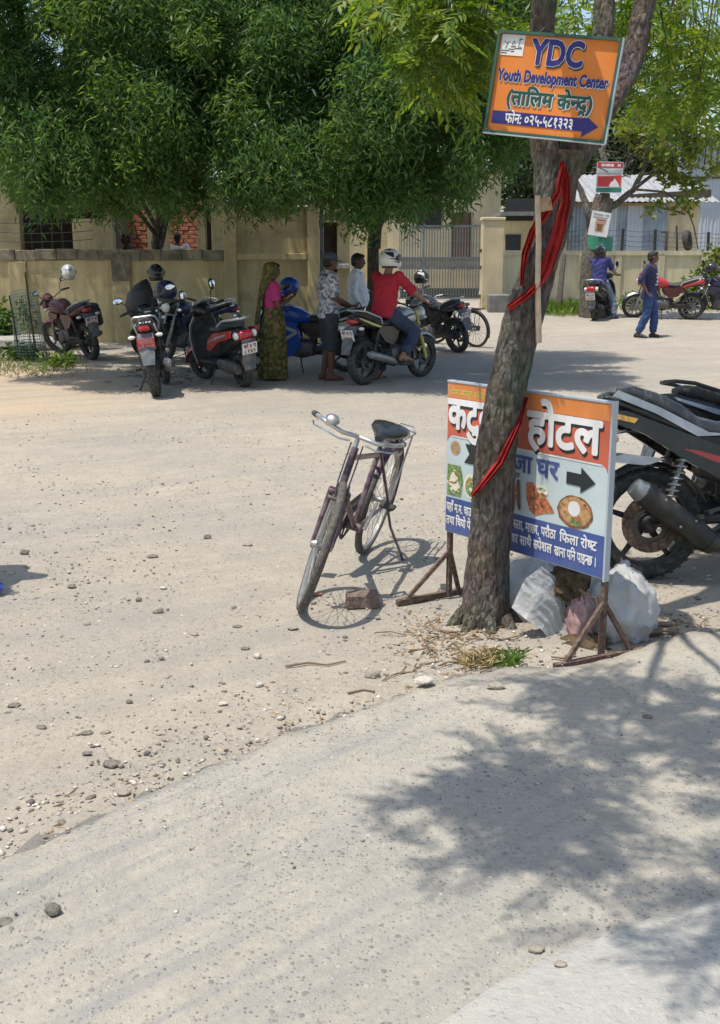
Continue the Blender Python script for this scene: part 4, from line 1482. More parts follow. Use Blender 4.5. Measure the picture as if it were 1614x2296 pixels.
# ------------------------------------------------------------------ motorcycles, scooters, bicycles, helmets
def wheel(parent, c, Rr, w, S=None, spokes=6, alloy='steel_dark', disc=True, name='wheel', tyre='rubber'):
    c = Vector(c)
    h = w / 2
    m = M()
    prof = [(Rr - .085, -h * .55), (Rr - .055, -h * .95), (Rr - .03, -h), (Rr - .010, -h * .72), (Rr, -h * .25), (Rr, h * .25), (Rr - .010, h * .72), (Rr - .03, h), (Rr - .055, h * .95), (Rr - .085, h * .55)]
    m.lathe(prof, c, (0, 1, 0), 36, closed=True)
    n = 36                                               # tread blocks
    for k in range(n):
        a = 2 * math.pi * k / n
        for s in (-1, 1):
            q = c + Vector((math.cos(a + .05 * s) * (Rr - .0068), s * h * .42, math.sin(a + .05 * s) * (Rr - .004)))
            m.box(q, (.014, h * .5, .012), rot=Euler((0, -a + math.pi / 2, 0)).to_matrix())
    if S: m.xf(S)
    t = m.build(name, MT[tyre], parent)
    m = M()
    m.lathe([(Rr - .09, -h * .62), (Rr - .075, -h * .62), (Rr - .075, h * .62), (Rr - .09, h * .62)], c, (0, 1, 0), 36, closed=True)
    for k in range(spokes):
        a = 2 * math.pi * k / spokes + .3
        u = Vector((math.cos(a), 0, math.sin(a)))
        m.tube([c + u * .03, c + u * (Rr - .085)], [.022, .013], 6)
    m.lathe([(.03, -h - .02), (.055, -h * .8), (.055, h * .8), (.03, h + .02)], c, (0, 1, 0), 14)
    if S: m.xf(S)
    m.build('rim', MT[alloy], t)
    if disc:
        m = M()
        m.lathe([(.075, -h - .012), (.125, -h - .012), (.125, -h - .006), (.075, -h - .006)], c, (0, 1, 0), 28, closed=True)
        if S: m.xf(S)
        m.build('brake_disc', MT['steel_dark'], t)
    return t

def coil(m, a, b, r, turns, wr, n=10):
    a, b = Vector(a), Vector(b)
    d = (b - a).normalized()
    u = d.orthogonal().normalized()
    w = d.cross(u)
    pts = []
    N = turns * n
    for i in range(N + 1):
        t = i / N
        pts.append(a.lerp(b, t) + (u * math.cos(2 * math.pi * i / n) + w * math.sin(2 * math.pi * i / n)) * r)
    m.tube(pts, wr, 5)

def plate(parent, c, tilt, col, txt, w=.21, h=.15, yaw=0.0):
    """number plate facing backwards"""
    rot = Matrix.Rotation(tilt, 3, 'Y')
    m = M(); m.box(c, (.006, w, h), rot=rot, bev=.002)
    p = m.build('number_plate', MT['plate_' + col], parent)
    u, v, n = rot @ Vector((0, -1, 0)), rot @ Vector((0, 0, 1)), rot @ Vector((-1, 0, 0))
    F = Matrix(((u.x, v.x, n.x, c[0]), (u.y, v.y, n.y, c[1]), (u.z, v.z, n.z, c[2]), (0, 0, 0, 1)))
    ink = MT['ink_white' if col == 'red' else 'ink_red']
    for k, s in enumerate(txt):
        vs, fs = word(s, .03)
        xs = [q[0] for q in vs]
        mn, mx_ = min(xs), max(xs)
        sc = min(w * .86 / (mx_ - mn), h * .5)
        m = M()
        m.add([F @ Vector(((q[0] - (mn + mx_) / 2) * sc, (q[1] - .33) * h * .5 + (.23 if k == 0 else -.23) * h, .0045)) for q in vs], fs)
        m.build('plate_lettering', ink, p, smooth=0)

PXZ = lambda pts, dx=0, dz=0: [(a + dx, b + dz) for a, b in pts]
def raise_tail(m, rz):
    for v in m.v:
        v.z += rz * max(0.0, min(1.0, (-v.x - .30) / .45))
def motorcycle(label, rear, heading, cfg, lean=9, group='motorcycles and scooters parked at the roadside'):
    t = thing('motorcycle', label, 'motorcycle', group)
    tank, tail, side = cfg.get('tank', 'black_gloss'), cfg.get('tail', cfg.get('tank', 'black_gloss')), cfg.get('side', 'black_satin')
    steer = R(cfg.get('steer', 18))
    ax0 = Vector((.42, 0, .88)); axd = (Vector((.42, 0, .88)) - Vector((.62, 0, .40))).normalized()
    S = Matrix.Translation(ax0) @ Matrix.Rotation(steer, 4, axd) @ Matrix.Translation(-ax0)
    rz = .07 if cfg.get('sport') else 0.0
    def B(m, n, k, smooth=40, par=t):
        if rz and n in ('seat', 'tail_cowl', 'tail_light', 'grab_rail', 'tail_panel', 'side_light'): raise_tail(m, rz)
        return m.build(n, MT[k], par, smooth)
    RW, FW = Vector((-.64, 0, .30)), Vector((.64, 0, .30))
    wheel(t, RW, .30, .115, None, cfg.get('spokes', 6), cfg.get('alloy', 'steel_dark'))
    wheel(t, FW, .30, .09, S, cfg.get('spokes', 6), cfg.get('alloy', 'steel_dark'))
    # frame, engine
    m = M()
    m.tube([(.40, 0, .84), (.30, 0, .56), (.24, 0, .26), (.0, 0, .22), (-.18, 0, .26)], .022, 8)
    for s in (-1, 1):
        m.tube([(.40, s * .03, .88), (.1, s * .07, .76), (-.2, s * .11, .70), (-.6, s * .10, .78), (-.78, s * .08, .82)], .018, 7)
        m.tube([(-.2, s * .11, .70), (-.2, s * .11, .40), (-.14, s * .10, .30)], .02, 7)
        m.tube([(-.18, s * .09, .34), (-.45, s * .10, .32), (-.64, s * .10, .30)], [.028, .022, .02], 8)
    B(m, 'frame', 'black_satin')
    m = M()
    m.hull([(-.20, .36, .08, .08), (-.15, .36, .13, .12), (.05, .37, .15, .14), (.2, .36, .13, .12), (.26, .35, .08, .08)], 14, 3)
    m.ell((.08, -.15, .36), (.10, .03, .10)); m.ell((.06, .15, .36), (.11, .03, .10))
    for k in range(7):
        m.box((.15 + .017 * k, 0, .49 + .032 * k), (.17, .19, .014), rot=(0, .35, 0), bev=.004)
    m.box((.21, 0, .60), (.11, .13, .26), rot=(0, .35, 0), bev=.02)
    B(m, 'engine', 'engine')
    m = M()
    m.tube([(.27, -.05, .52), (.36, -.07, .42), (.33, -.09, .28), (.2, -.12, .22), (-.05, -.15, .24), (-.16, -.155, .27)], .02, 8)
    if cfg.get('upswept'):
        m.tube([(-.16, -.155, .235), (-.28, -.165, .205), (-.36, -.17, .215)], [.024, .05, .060], 12)
        B(m, 'exhaust_pipe', 'steel_dark')
        m = M()
        m.tube([(-.35, -.172, .205), (-.42, -.178, .255), (-.6, -.195, .385), (-.73, -.2, .480)], [.054, .060, .059, .055], 16, flat=1.2)
        mf = B(m, 'muffler', 'black_satin')
        m = M(); m.tube([(-.728, -.2, .478), (-.775, -.204, .512)], [.057, .044], 16, flat=1.15); B(m, 'muffler_tip', 'alloy', 40, mf)
        m = M(); m.tube([(-.37, -.173, .218), (-.33, -.168, .19)], [.061, .05], 16, flat=1.15); B(m, 'muffler_collar', 'steel_dark', 40, mf)
        for x, z in ((-.46, .33), (-.62, .44), (-.54, .30)):
            m = M(); m.ell((x, -.25, z), .008); B(m, 'bolt', 'alloy', 40, mf)
    else:
        B(m, 'exhaust_pipe', 'steel_dark')
        m = M()
        m.tube([(-.15, -.155, .27), (-.24, -.17, .30), (-.5, -.185, .36), (-.72, -.195, .41)], [.03, .05, .052, .05], 14)
        mf = B(m, 'muffler', cfg.get('muffler', 'steel_dark'))
        m = M(); m.tube([(-.715, -.195, .409), (-.76, -.197, .42)], [.042, .03], 14); m.lathe([(.016, 0), (.03, 0), (.03, .01), (.016, .01)], (-.765, -.197, .421), (-1, 0, .2), 12, closed=True); B(m, 'muffler_tip', 'alloy', 40, mf)
    # shocks
    for s in (-1, 1):
        m = M(); m.tube([(-.58, s * .115, .36), (-.47, s * .125, .70)], .014, 7)
        coil(m, (-.565, s * .115, .40), (-.485, s * .123, .65), .03, 8, .007)
        B(m, 'shock_absorber', cfg.get('spring', 'steel_dark'))
    # tank
    m = M()
    m.hull([(-.15, .79, .06, .05), (-.10, .80, .10, .08), (.02, .84, .14, .115), (.15, .87, .165, .125), (.27, .87, .16, .12), (.36, .85, .12, .09), (.41, .83, .05, .05)], 18, 2.7)
    tk = B(m, 'fuel_tank', tank, 60)
    m = M(); m.lathe([(.045, 0), (.045, .012), (.03, .018)], (.16, 0, .99), (0, 0, 1), 16); B(m, 'filler_cap', 'chrome', 40, tk)
    if cfg.get('stripe'):
        for s in (-1, 1):
            m = M()
            r = [[], []]
            for k in range(9):
                f = k / 8
                x = -.06 + .40 * f
                hw = np.interp(x, [-.10, .02, .15, .27, .36], [.10, .14, .165, .16, .12]) + .004
                zc = np.interp(x, [-.10, .02, .15, .27, .36], [.80, .84, .87, .87, .85])
                r[0].append(Vector((x, s * hw, zc - .02 + .05 * f))); r[1].append(Vector((x, s * hw, zc + .012 + .05 * f)))
            m.rings(r, False, False); B(m, 'tank_stripe', cfg['stripe'], 60, tk)
    # tank shrouds / side panels
    for s in (-1, 1):
        m = M(); m.prism([(.02, .76), (.34, .80), (.42, .72), (.30, .58), (.22, .66), (.06, .70)], s * .13, s * .16); B(m, 'tank_shroud', cfg.get('shroud', tank))
        m = M(); m.prism([(-.02, .72), (-.08, .76), (-.42, .76), (-.50, .71), (-.34, .56), (-.16, .50), (-.10, .56)], s * .115, s * .14); sp = B(m, 'side_panel', side)
        if cfg.get('side_stripe'):
            m = M(); m.prism([(-.06, .735), (-.44, .742), (-.40, .70), (-.2, .66)], s * .1405, s * .143); B(m, 'panel_stripe', cfg['side_stripe'], 40, sp)
    # seat and tail
    m = M()
    m.hull([(-.08, .80, .06, .03), (-.14, .80, .10, .045), (-.28, .79, .125, .05), (-.40, .80, .13, .055), (-.48, .85, .125, .055), (-.62, .90, .11, .05), (-.74, .925, .09, .04), (-.80, .93, .05, .02)], 16, 2.8)
    B(m, 'seat', 'seat_grey' if cfg.get('sport') else 'seat_black', 60)
    m = M()
    m.hull([(-.30, .74, .125, .04), (-.5, .78, .125, .055), (-.68, .83, .11, .06), (-.82, .87, .085, .05), (-.90, .89, .05, .025)], 16, 3.2)
    tl = B(m, 'tail_cowl', tail, 50)
    for s in (-1, 1):
        if cfg.get('tail_stripe'):
            m = M(); m.prism([(-.36, .755), (-.60, .82), (-.86, .895), (-.84, .875), (-.6, .79), (-.38, .735)], s * .112, s * .1285); B(m, 'tail_stripe', cfg['tail_stripe'], 40, tl)
    if cfg.get('claws'):
        for k in range(4):
            m = M(); m.prism([(-.79, .06 - .04 * k), (-.79, .035 - .04 * k), (-.905, .025 - .036 * k), (-.905, .045 - .036 * k)], 0, .004, 'xy')
            for v in m.v: v.z = .905 + (.79 + v.x) * .06 + v.z
            m.v = [Vector((v.x, v.y, v.z + .012)) for v in m.v]
            B(m, 'tail_marking', 'white_paint', 40, tl)
    m = M(); m.hull([(-.83, .84, .07, .035), (-.90, .845, .065, .035), (-.925, .85, .03, .02)], 12, 3); B(m, 'tail_light', 'lens_red')
    m = M(); m.tube([(-.40, .135, .80), (-.46, .155, .88), (-.74, .135, .97), (-.84, .10, .985), (-.86, 0, .985), (-.84, -.10, .985), (-.74, -.135, .97), (-.46, -.155, .88), (-.40, -.135, .80)], .012, 7)
    if cfg.get('sport'):
        m = M(); m.tube([(-.66, .12, .89), (-.80, .10, .915), (-.845, .05, .92), (-.845, -.05, .92), (-.80, -.10, .915), (-.66, -.12, .89)], .010, 7)
    B(m, 'grab_rail', cfg.get('rail', 'silver_paint'))
    # rear mudguard and plate
    m = M()
    rr = []
    for x, z, w in ((-.72, .80, .10), (-.86, .78, .10), (-.93, .68, .10), (-.985, .54, .085), (-1.02, .42, .07)):
        rr.append([Vector((x, -w, z)), Vector((x - .012, 0, z + .006)), Vector((x, w, z)), Vector((x + .015, w * .9, z - .004)), Vector((x + .003, 0, z)), Vector((x + .015, -w * .9, z - .004))])
    m.rings(rr); B(m, 'mud_flap', 'flap')
    plate(t, (-.955 - .012, 0, .665), R(-18), cfg.get('plate', 'white'), cfg.get('txt', ('को ३ प', '४५२७')))
    m = M()
    rr = []
    for k in range(9):
        a = R(20 + 17 * k)
        p = RW + Vector((-math.cos(a), 0, math.sin(a))) * .335
        q = RW + Vector((-math.cos(a), 0, math.sin(a))) * .325
        rr.append([p + Vector((0, -.075, -.02)), p, p + Vector((0, .075, -.02)), q + Vector((0, .07, -.02)), q, q + Vector((0, -.07, -.02))])
    m.rings(rr[2:]); B(m, 'rear_mudguard', 'black_satin')
    for s in (-1, 1):
        m = M(); m.tube([(-.86, s * .06, .76), (-.87, s * .13, .755)], .009, 6); st = B(m, 'indicator_stalk', 'black_satin')
        m = M(); m.ell((-.875, s * .165, .755), (.028, .045, .024)); B(m, 'indicator', cfg.get('ind', 'lens_clear'), 40, st)
    # front end
    m = M()
    for s in (-1, 1):
        m.tube([(.40, s * .085, .96), (.46, s * .085, .80), (.53, s * .085, .58)], .018, 8)
        m.tube([(.53, s * .085, .58), (.645, s * .08, .29)], .026, 8)
    m.box((.41, 0, .93), (.06, .21, .025), rot=(0, .3, 0), bev=.006); m.box((.46, 0, .78), (.06, .21, .03), rot=(0, .3, 0), bev=.006)
    m.xf(S); B(m, 'front_fork', cfg.get('fork', 'alloy'))
    m = M()
    rr = []
    for k in range(9):
        a = R(10 + 18 * k)
        p = FW + Vector((math.cos(a), 0, math.sin(a))) * .34
        rr.append([p + Vector((0, -.06, -.03)), p + Vector((0, -.035, 0)), p + Vector((0, .035, 0)), p + Vector((0, .06, -.03))])
    m.rings(rr[1:], False, False); m.xf(S); B(m, 'front_mudguard', cfg.get('mudguard', tank), 60)
    m = M()
    m.hull([(.44, .90, .06, .06), (.50, .91, .12, .10), (.57, .90, .115, .10), (.60, .89, .095, .085)], 14, 2.6)
    m.hull([(.45, 1.0, .08, .03), (.52, 1.04, .10, .05), (.55, 1.02, .08, .02)], 12, 2.6)
    m.xf(S); hl = B(m, 'headlight', cfg.get('fairing', tank))
    m = M(); m.ell((.595, 0, .89), (.03, .09, .08)); m.xf(S); B(m, 'headlight_lens', 'lens_clear', 40, hl)
    m = M()
    m.tube([(.33, .37, 1.03), (.37, .25, 1.05), (.41, .12, 1.01), (.41, 0, .98), (.41, -.12, 1.01), (.37, -.25, 1.05), (.33, -.37, 1.03)], .011, 8)
    m.xf(S); hb = B(m, 'handlebar', 'black_satin')
    for s in (-1, 1):
        m = M(); m.tube([(.335, s * .365, 1.032), (.30 + .02, s * .39, 1.025)], .016, 8); m.tube([(.37, s * .25, 1.05), (.325, s * .385, 1.028)], .017, 8); m.xf(S); B(m, 'grip', 'rubber', 40, hb)
        m = M(); m.tube([(.42, s * .20, 1.03), (.40, s * .36, 1.02)], .006, 5); m.xf(S); B(m, 'lever', 'alloy', 40, hb)
        if cfg.get('mirrors', True):
            m = M(); m.tube([(.38, s * .23, 1.055), (.40, s * .27, 1.14), (.37, s * .33, 1.20)], .007, 6); m.xf(S); ms = B(m, 'mirror', 'black_satin')
            m = M(); m.ell((.365, s * .36, 1.215), (.02, .075, .045)); m.xf(S); B(m, 'mirror_shell', 'black_gloss', 40, ms)
            m = M(); m.ell((.350, s * .36, 1.215), (.008, .066, .038)); m.xf(S); B(m, 'mirror_face', 'mirror_glass', 40, ms)
        m = M(); m.tube([(.47, s * .08, .86), (.47, s * .15, .86)], .009, 6); m.ell((.475, s * .18, .86), (.026, .04, .024)); m.xf(S); B(m, 'indicator', cfg.get('ind', 'lens_clear'))
        m = M(); m.tube([(-.1, s * .12, .30), (-.1, s * .24, .30)], .012, 6); m.tube([(-.1, s * .17, .30), (-.1, s * .25, .30)], .018, 6); B(m, 'footrest', 'rubber')
        m = M(); m.tube([(-.36, s * .12, .36), (-.37, s * .22, .37)], .012, 6); m.tube([(-.2, s * .11, .40), (-.36, s * .125, .36)], .012, 6); B(m, 'pillion_rest', 'steel_dark')
    m = M(); m.tube([(.02, .12, .25), (-.04, .26, .005)], .012, 6); m.ell((-.05, .27, .008), (.04, .02, .008)); B(m, 'side_stand', 'black_satin')
    m = M(); m.hull([(-.66, .31, .02, .05), (-.5, .33, .025, .065), (-.1, .34, .025, .06), (.02, .36, .02, .05)], 10, 3, y=.10); B(m, 'chain_case', 'black_satin')
    m = M(); m.hull([(-.36, .64, .10, .10), (-.2, .62, .11, .13), (-.05, .66, .09, .10), (.02, .70, .07, .05)], 12, 3); B(m, 'air_box', 'black_satin')
    if cfg.get('guard'):                                  # leg guard bar
        m = M(); m.tube([(.34, -.06, .66), (.40, -.26, .64), (.42, -.30, .50), (.38, -.26, .36), (.26, -.08, .28)], .014, 8); B(m, 'crash_bar', 'chrome')
        m = M(); m.tube([(.34, .06, .66), (.40, .26, .64), (.42, .30, .50), (.38, .26, .36), (.26, .08, .28)], .014, 8); B(m, 'crash_bar', 'chrome')
    if cfg.get('fairing_body'):
        for s in (-1, 1):
            m = M(); m.prism([(.52, .98), (.30, .80), (.02, .68), (.0, .40), (.16, .26), (.34, .28), (.50, .55), (.62, .80)], s * .16, s * .19); f = B(m, 'fairing', cfg['fairing_body'])
            m = M(); m.prism([(.50, .93), (.30, .76), (.06, .66), (.08, .62), (.32, .71), (.52, .86)], s * .1905, s * .193); B(m, 'fairing_stripe', 'silver_paint', 40, f)
            m = M(); m.prism([(.30, .50), (.06, .66), (.04, .62), (.28, .46)], s * .1905, s * .193); B(m, 'fairing_stripe', 'silver_paint', 40, f)
    if cfg.get('box'):
        m = M(); m.box((-.45, -.27, .66), (.40, .16, .30), bev=.03); m.box((-.45, -.27, .83), (.38, .14, .10), bev=.03); B(m, 'pannier', 'seat_black')
    if cfg.get('sport'):                                  # angular tail of the near machine
        for s in (-1, 1):
            m = M(); m.prism([(-.20, .77), (-.36, .775), (-.62, .865), (-.84, .935), (-.87, .905), (-.64, .83), (-.42, .745)], s * .125, s * .148); B(m, 'tail_panel', 'silver_paint')  # silver colour stands in for a bright reflection off the dark panel
            m = M(); m.prism([(-.10, .72), (-.30, .715), (-.52, .76), (-.80, .83), (-.88, .83), (-.90, .78), (-.70, .715), (-.46, .60), (-.30, .54), (-.14, .52)], s * .13, s * .155); tp = B(m, 'tail_panel', 'black_gloss')
            m = M(); m.prism([(-.18, .625), (-.42, .69), (-.50, .70), (-.34, .635), (-.22, .595)], s * .1555, s * .158); B(m, 'panel_stripe', 'lens_red', 40, tp)
            m = M(); m.prism([(-.74, .79), (-.90, .825), (-.905, .80), (-.76, .765)], s * .1555, s * .159); B(m, 'side_light', 'lens_amber', 40, tp)
            m = M(); m.prism([(.36, .66), (.10, .63), (-.02, .60), (.06, .58), (.30, .60)], s * .1605, s * .163); B(m, 'shroud_stripe', 'lens_red', 40, tp)
            m = M(); m.prism([(-.56, .645), (-.78, .675), (-.86, .655), (-.84, .63), (-.66, .61)], s * .055, s * .07); B(m, 'hugger', 'silver_paint')
        m = M(); m.lathe([(.10, -.075), (.155, -.075), (.155, -.068), (.10, -.068)], RW, (0, 1, 0), 30, closed=True); B(m, 'rear_brake_disc', 'rust')
        m = M(); m.box((-.56, -.09, .37), (.10, .03, .06), bev=.01); B(m, 'brake_caliper', 'steel_dark')
    hd = Vector((math.cos(heading), math.sin(heading), 0))
    t.location = rear + hd * .64
    t.location.z = rear.z
    t.rotation_euler = Euler((-R(lean), 0, heading), 'XYZ')
    return t

def scooter(label, rear, heading, body, trim, lean=8, steer=14, plate_txt=('को ४ प', '८१६२'), dark=False):
    t = thing('scooter', label, 'scooter', 'motorcycles and scooters parked at the roadside')
    B = lambda m, n, k, smooth=50, par=t: m.build(n, MT[k], par, smooth)
    ax0 = Vector((.36, 0, .85)); axd = Vector((-.32, 0, 1)).normalized()
    S = Matrix.Translation(ax0) @ Matrix.Rotation(R(steer), 4, axd) @ Matrix.Translation(-ax0)
    RW, FW = Vector((-.60, 0, .225)), Vector((.62, 0, .225))
    wheel(t, RW, .225, .10, None, 5, 'steel_dark', False)
    wheel(t, FW, .225, .09, S, 5, 'steel_dark', False)
    m = M(); m.hull([(.02, .50, .10, .16), (-.12, .55, .16, .20), (-.34, .60, .19, .17), (-.58, .65, .18, .14), (-.80, .70, .13, .10), (-.90, .72, .07, .05)], 18, 3); B(m, 'rear_body', 'black_gloss')
    for s in (-1, 1):
        m = M(); m.prism([(-.04, .50), (-.10, .62), (-.30, .73), (-.84, .795), (-.82, .70), (-.40, .615), (-.18, .50)], s * .175, s * .20); sp = B(m, 'side_panel', body)
        m = M(); m.prism([(-.10, .60), (-.44, .70), (-.70, .745), (-.70, .725), (-.42, .665)], s * .2005, s * .203); B(m, 'panel_stripe', trim, 40, sp)
    m = M(); m.hull([(.02, .745, .09, .03), (-.10, .76, .14, .05), (-.36, .76, .16, .055), (-.60, .82, .14, .055), (-.74, .84, .09, .03)], 16, 3); B(m, 'seat', 'seat_black')
    m = M(); m.hull([(-.80, .71, .12, .075), (-.90, .71, .10, .065), (-.93, .71, .06, .04)], 14, 3); tl = B(m, 'tail_light', 'lens_red')
    for s in (-1, 1):
        m = M(); m.ell((-.86, s * .13, .715), (.06, .035, .05)); B(m, 'indicator', 'lens_clear')
    m = M(); m.tube([(-.42, .17, .82), (-.60, .17, .90), (-.82, .13, .925), (-.88, 0, .925), (-.82, -.13, .925), (-.60, -.17, .90), (-.42, -.17, .82)], .016, 8); B(m, 'grab_rail', 'silver_paint')
    m = M(); m.box((-.90, 0, .50), (.02, .20, .34), rot=(0, -.28, 0), bev=.008); m.box((-.86, 0, .34), (.02, .17, .16), rot=(0, .1, 0), bev=.008); B(m, 'mud_flap', 'flap')
    plate(t, (-.945, 0, .545), R(-16), 'white', plate_txt)
    m = M(); m.box((.16, 0, .30), (.52, .32, .07), bev=.02); m.box((.16, 0, .24), (.46, .24, .06), bev=.02); B(m, 'footboard', 'black_satin')
    m = M()
    rr = []
    for x, z, w in ((.36, .26, .17), (.40, .40, .19), (.42, .60, .20), (.40, .78, .19), (.36, .90, .13)):
        rr.append([Vector((x, -w, z)), Vector((x + .05, -w * .5, z)), Vector((x + .075, 0, z)), Vector((x + .05, w * .5, z)), Vector((x, w, z)), Vector((x - .02, w * .95, z)), Vector((x - .0, 0, z)), Vector((x - .02, -w * .95, z))])
    m.rings(rr); B(m, 'leg_shield', 'black_satin' if not dark else body)
    m = M()
    rr = []
    for x, z, w in ((.42, .24, .175), (.475, .42, .20), (.50, .62, .205), (.475, .80, .185), (.42, .91, .12)):
        rr.append([Vector((x - .03, -w, z)), Vector((x + .02, -w * .5, z)), Vector((x + .045, 0, z)), Vector((x + .02, w * .5, z)), Vector((x - .03, w, z))])
    m.rings(rr, False, False); B(m, 'front_apron', body)
    for s in (-1, 1):
        m = M(); m.tube([(.40, s * .18, .28), (.42, s * .205, .45), (.435, s * .21, .62), (.41, s * .19, .80), (.37, s * .13, .91)], .011, 6); B(m, 'apron_edge', 'silver_paint')
    m = M(); m.tube([(.38, 0, .86), (.64, 0, .26)], .03, 8); m.tube([(.60, .07, .45), (.62, .07, .225)], .02, 7); m.xf(S); B(m, 'front_fork', 'steel_dark')
    m = M()
    rr = []
    for k in range(8):
        a = R(5 + 22 * k)
        p = FW + Vector((math.cos(a), 0, math.sin(a))) * .265
        rr.append([p + Vector((0, -.07, -.04)), p + Vector((0, -.045, 0)), p + Vector((0, .045, 0)), p + Vector((0, .07, -.04))])
    m.rings(rr, False, False); m.xf(S); B(m, 'front_mudguard', body)
    m = M(); m.hull([(.26, .98, .10, .05), (.33, 1.0, .16, .075), (.42, .99, .15, .075), (.48, .97, .08, .05)], 14, 2.6); m.xf(S); hc = B(m, 'handlebar_cover', 'black_gloss')
    m = M(); m.ell((.475, 0, .97), (.03, .09, .05)); m.xf(S); B(m, 'headlight_lens', 'lens_clear', 40, hc)
    m = M(); m.tube([(.26, .36, 1.0), (.33, .16, 1.01), (.33, -.16, 1.01), (.26, -.36, 1.0)], .012, 7); m.xf(S); hb = B(m, 'handlebar', 'black_satin')
    for s in (-1, 1):
        m = M(); m.tube([(.295, s * .25, 1.005), (.25, s * .37, 1.0)], .018, 8); m.xf(S); B(m, 'grip', 'rubber', 40, hb)
        m = M(); m.tube([(.33, s * .2, 1.03), (.35, s * .25, 1.16), (.33, s * .28, 1.2)], .008, 6); m.xf(S); ms = B(m, 'mirror', 'black_satin')
        m = M(); m.ell((.325, s * .29, 1.26), (.022, .06, .075)); m.xf(S); B(m, 'mirror_shell', 'black_gloss', 40, ms)
        m = M(); m.ell((.308, s * .29, 1.26), (.008, .052, .066)); m.xf(S); B(m, 'mirror_face', 'mirror_glass', 40, ms)
    m = M(); m.hull([(-.70, .26, .05, .06), (-.5, .28, .07, .09), (-.2, .30, .06, .08), (-.1, .3, .03, .04)], 12, 3, y=.09); B(m, 'engine', 'engine')
    m = M(); m.tube([(-.2, -.10, .24), (-.4, -.14, .24), (-.5, -.15, .28), (-.76, -.16, .34)], [.016, .03, .055, .05], 12); B(m, 'muffler', 'steel_dark')
    m = M(); m.tube([(-.05, .12, .24), (-.10, .27, .005)], .012, 6); B(m, 'side_stand', 'steel_dark')
    hd = Vector((math.cos(heading), math.sin(heading), 0))
    t.location = rear + hd * .60
    t.location.z = rear.z
    t.rotation_euler = Euler((-R(lean), 0, heading), 'XYZ')
    return t

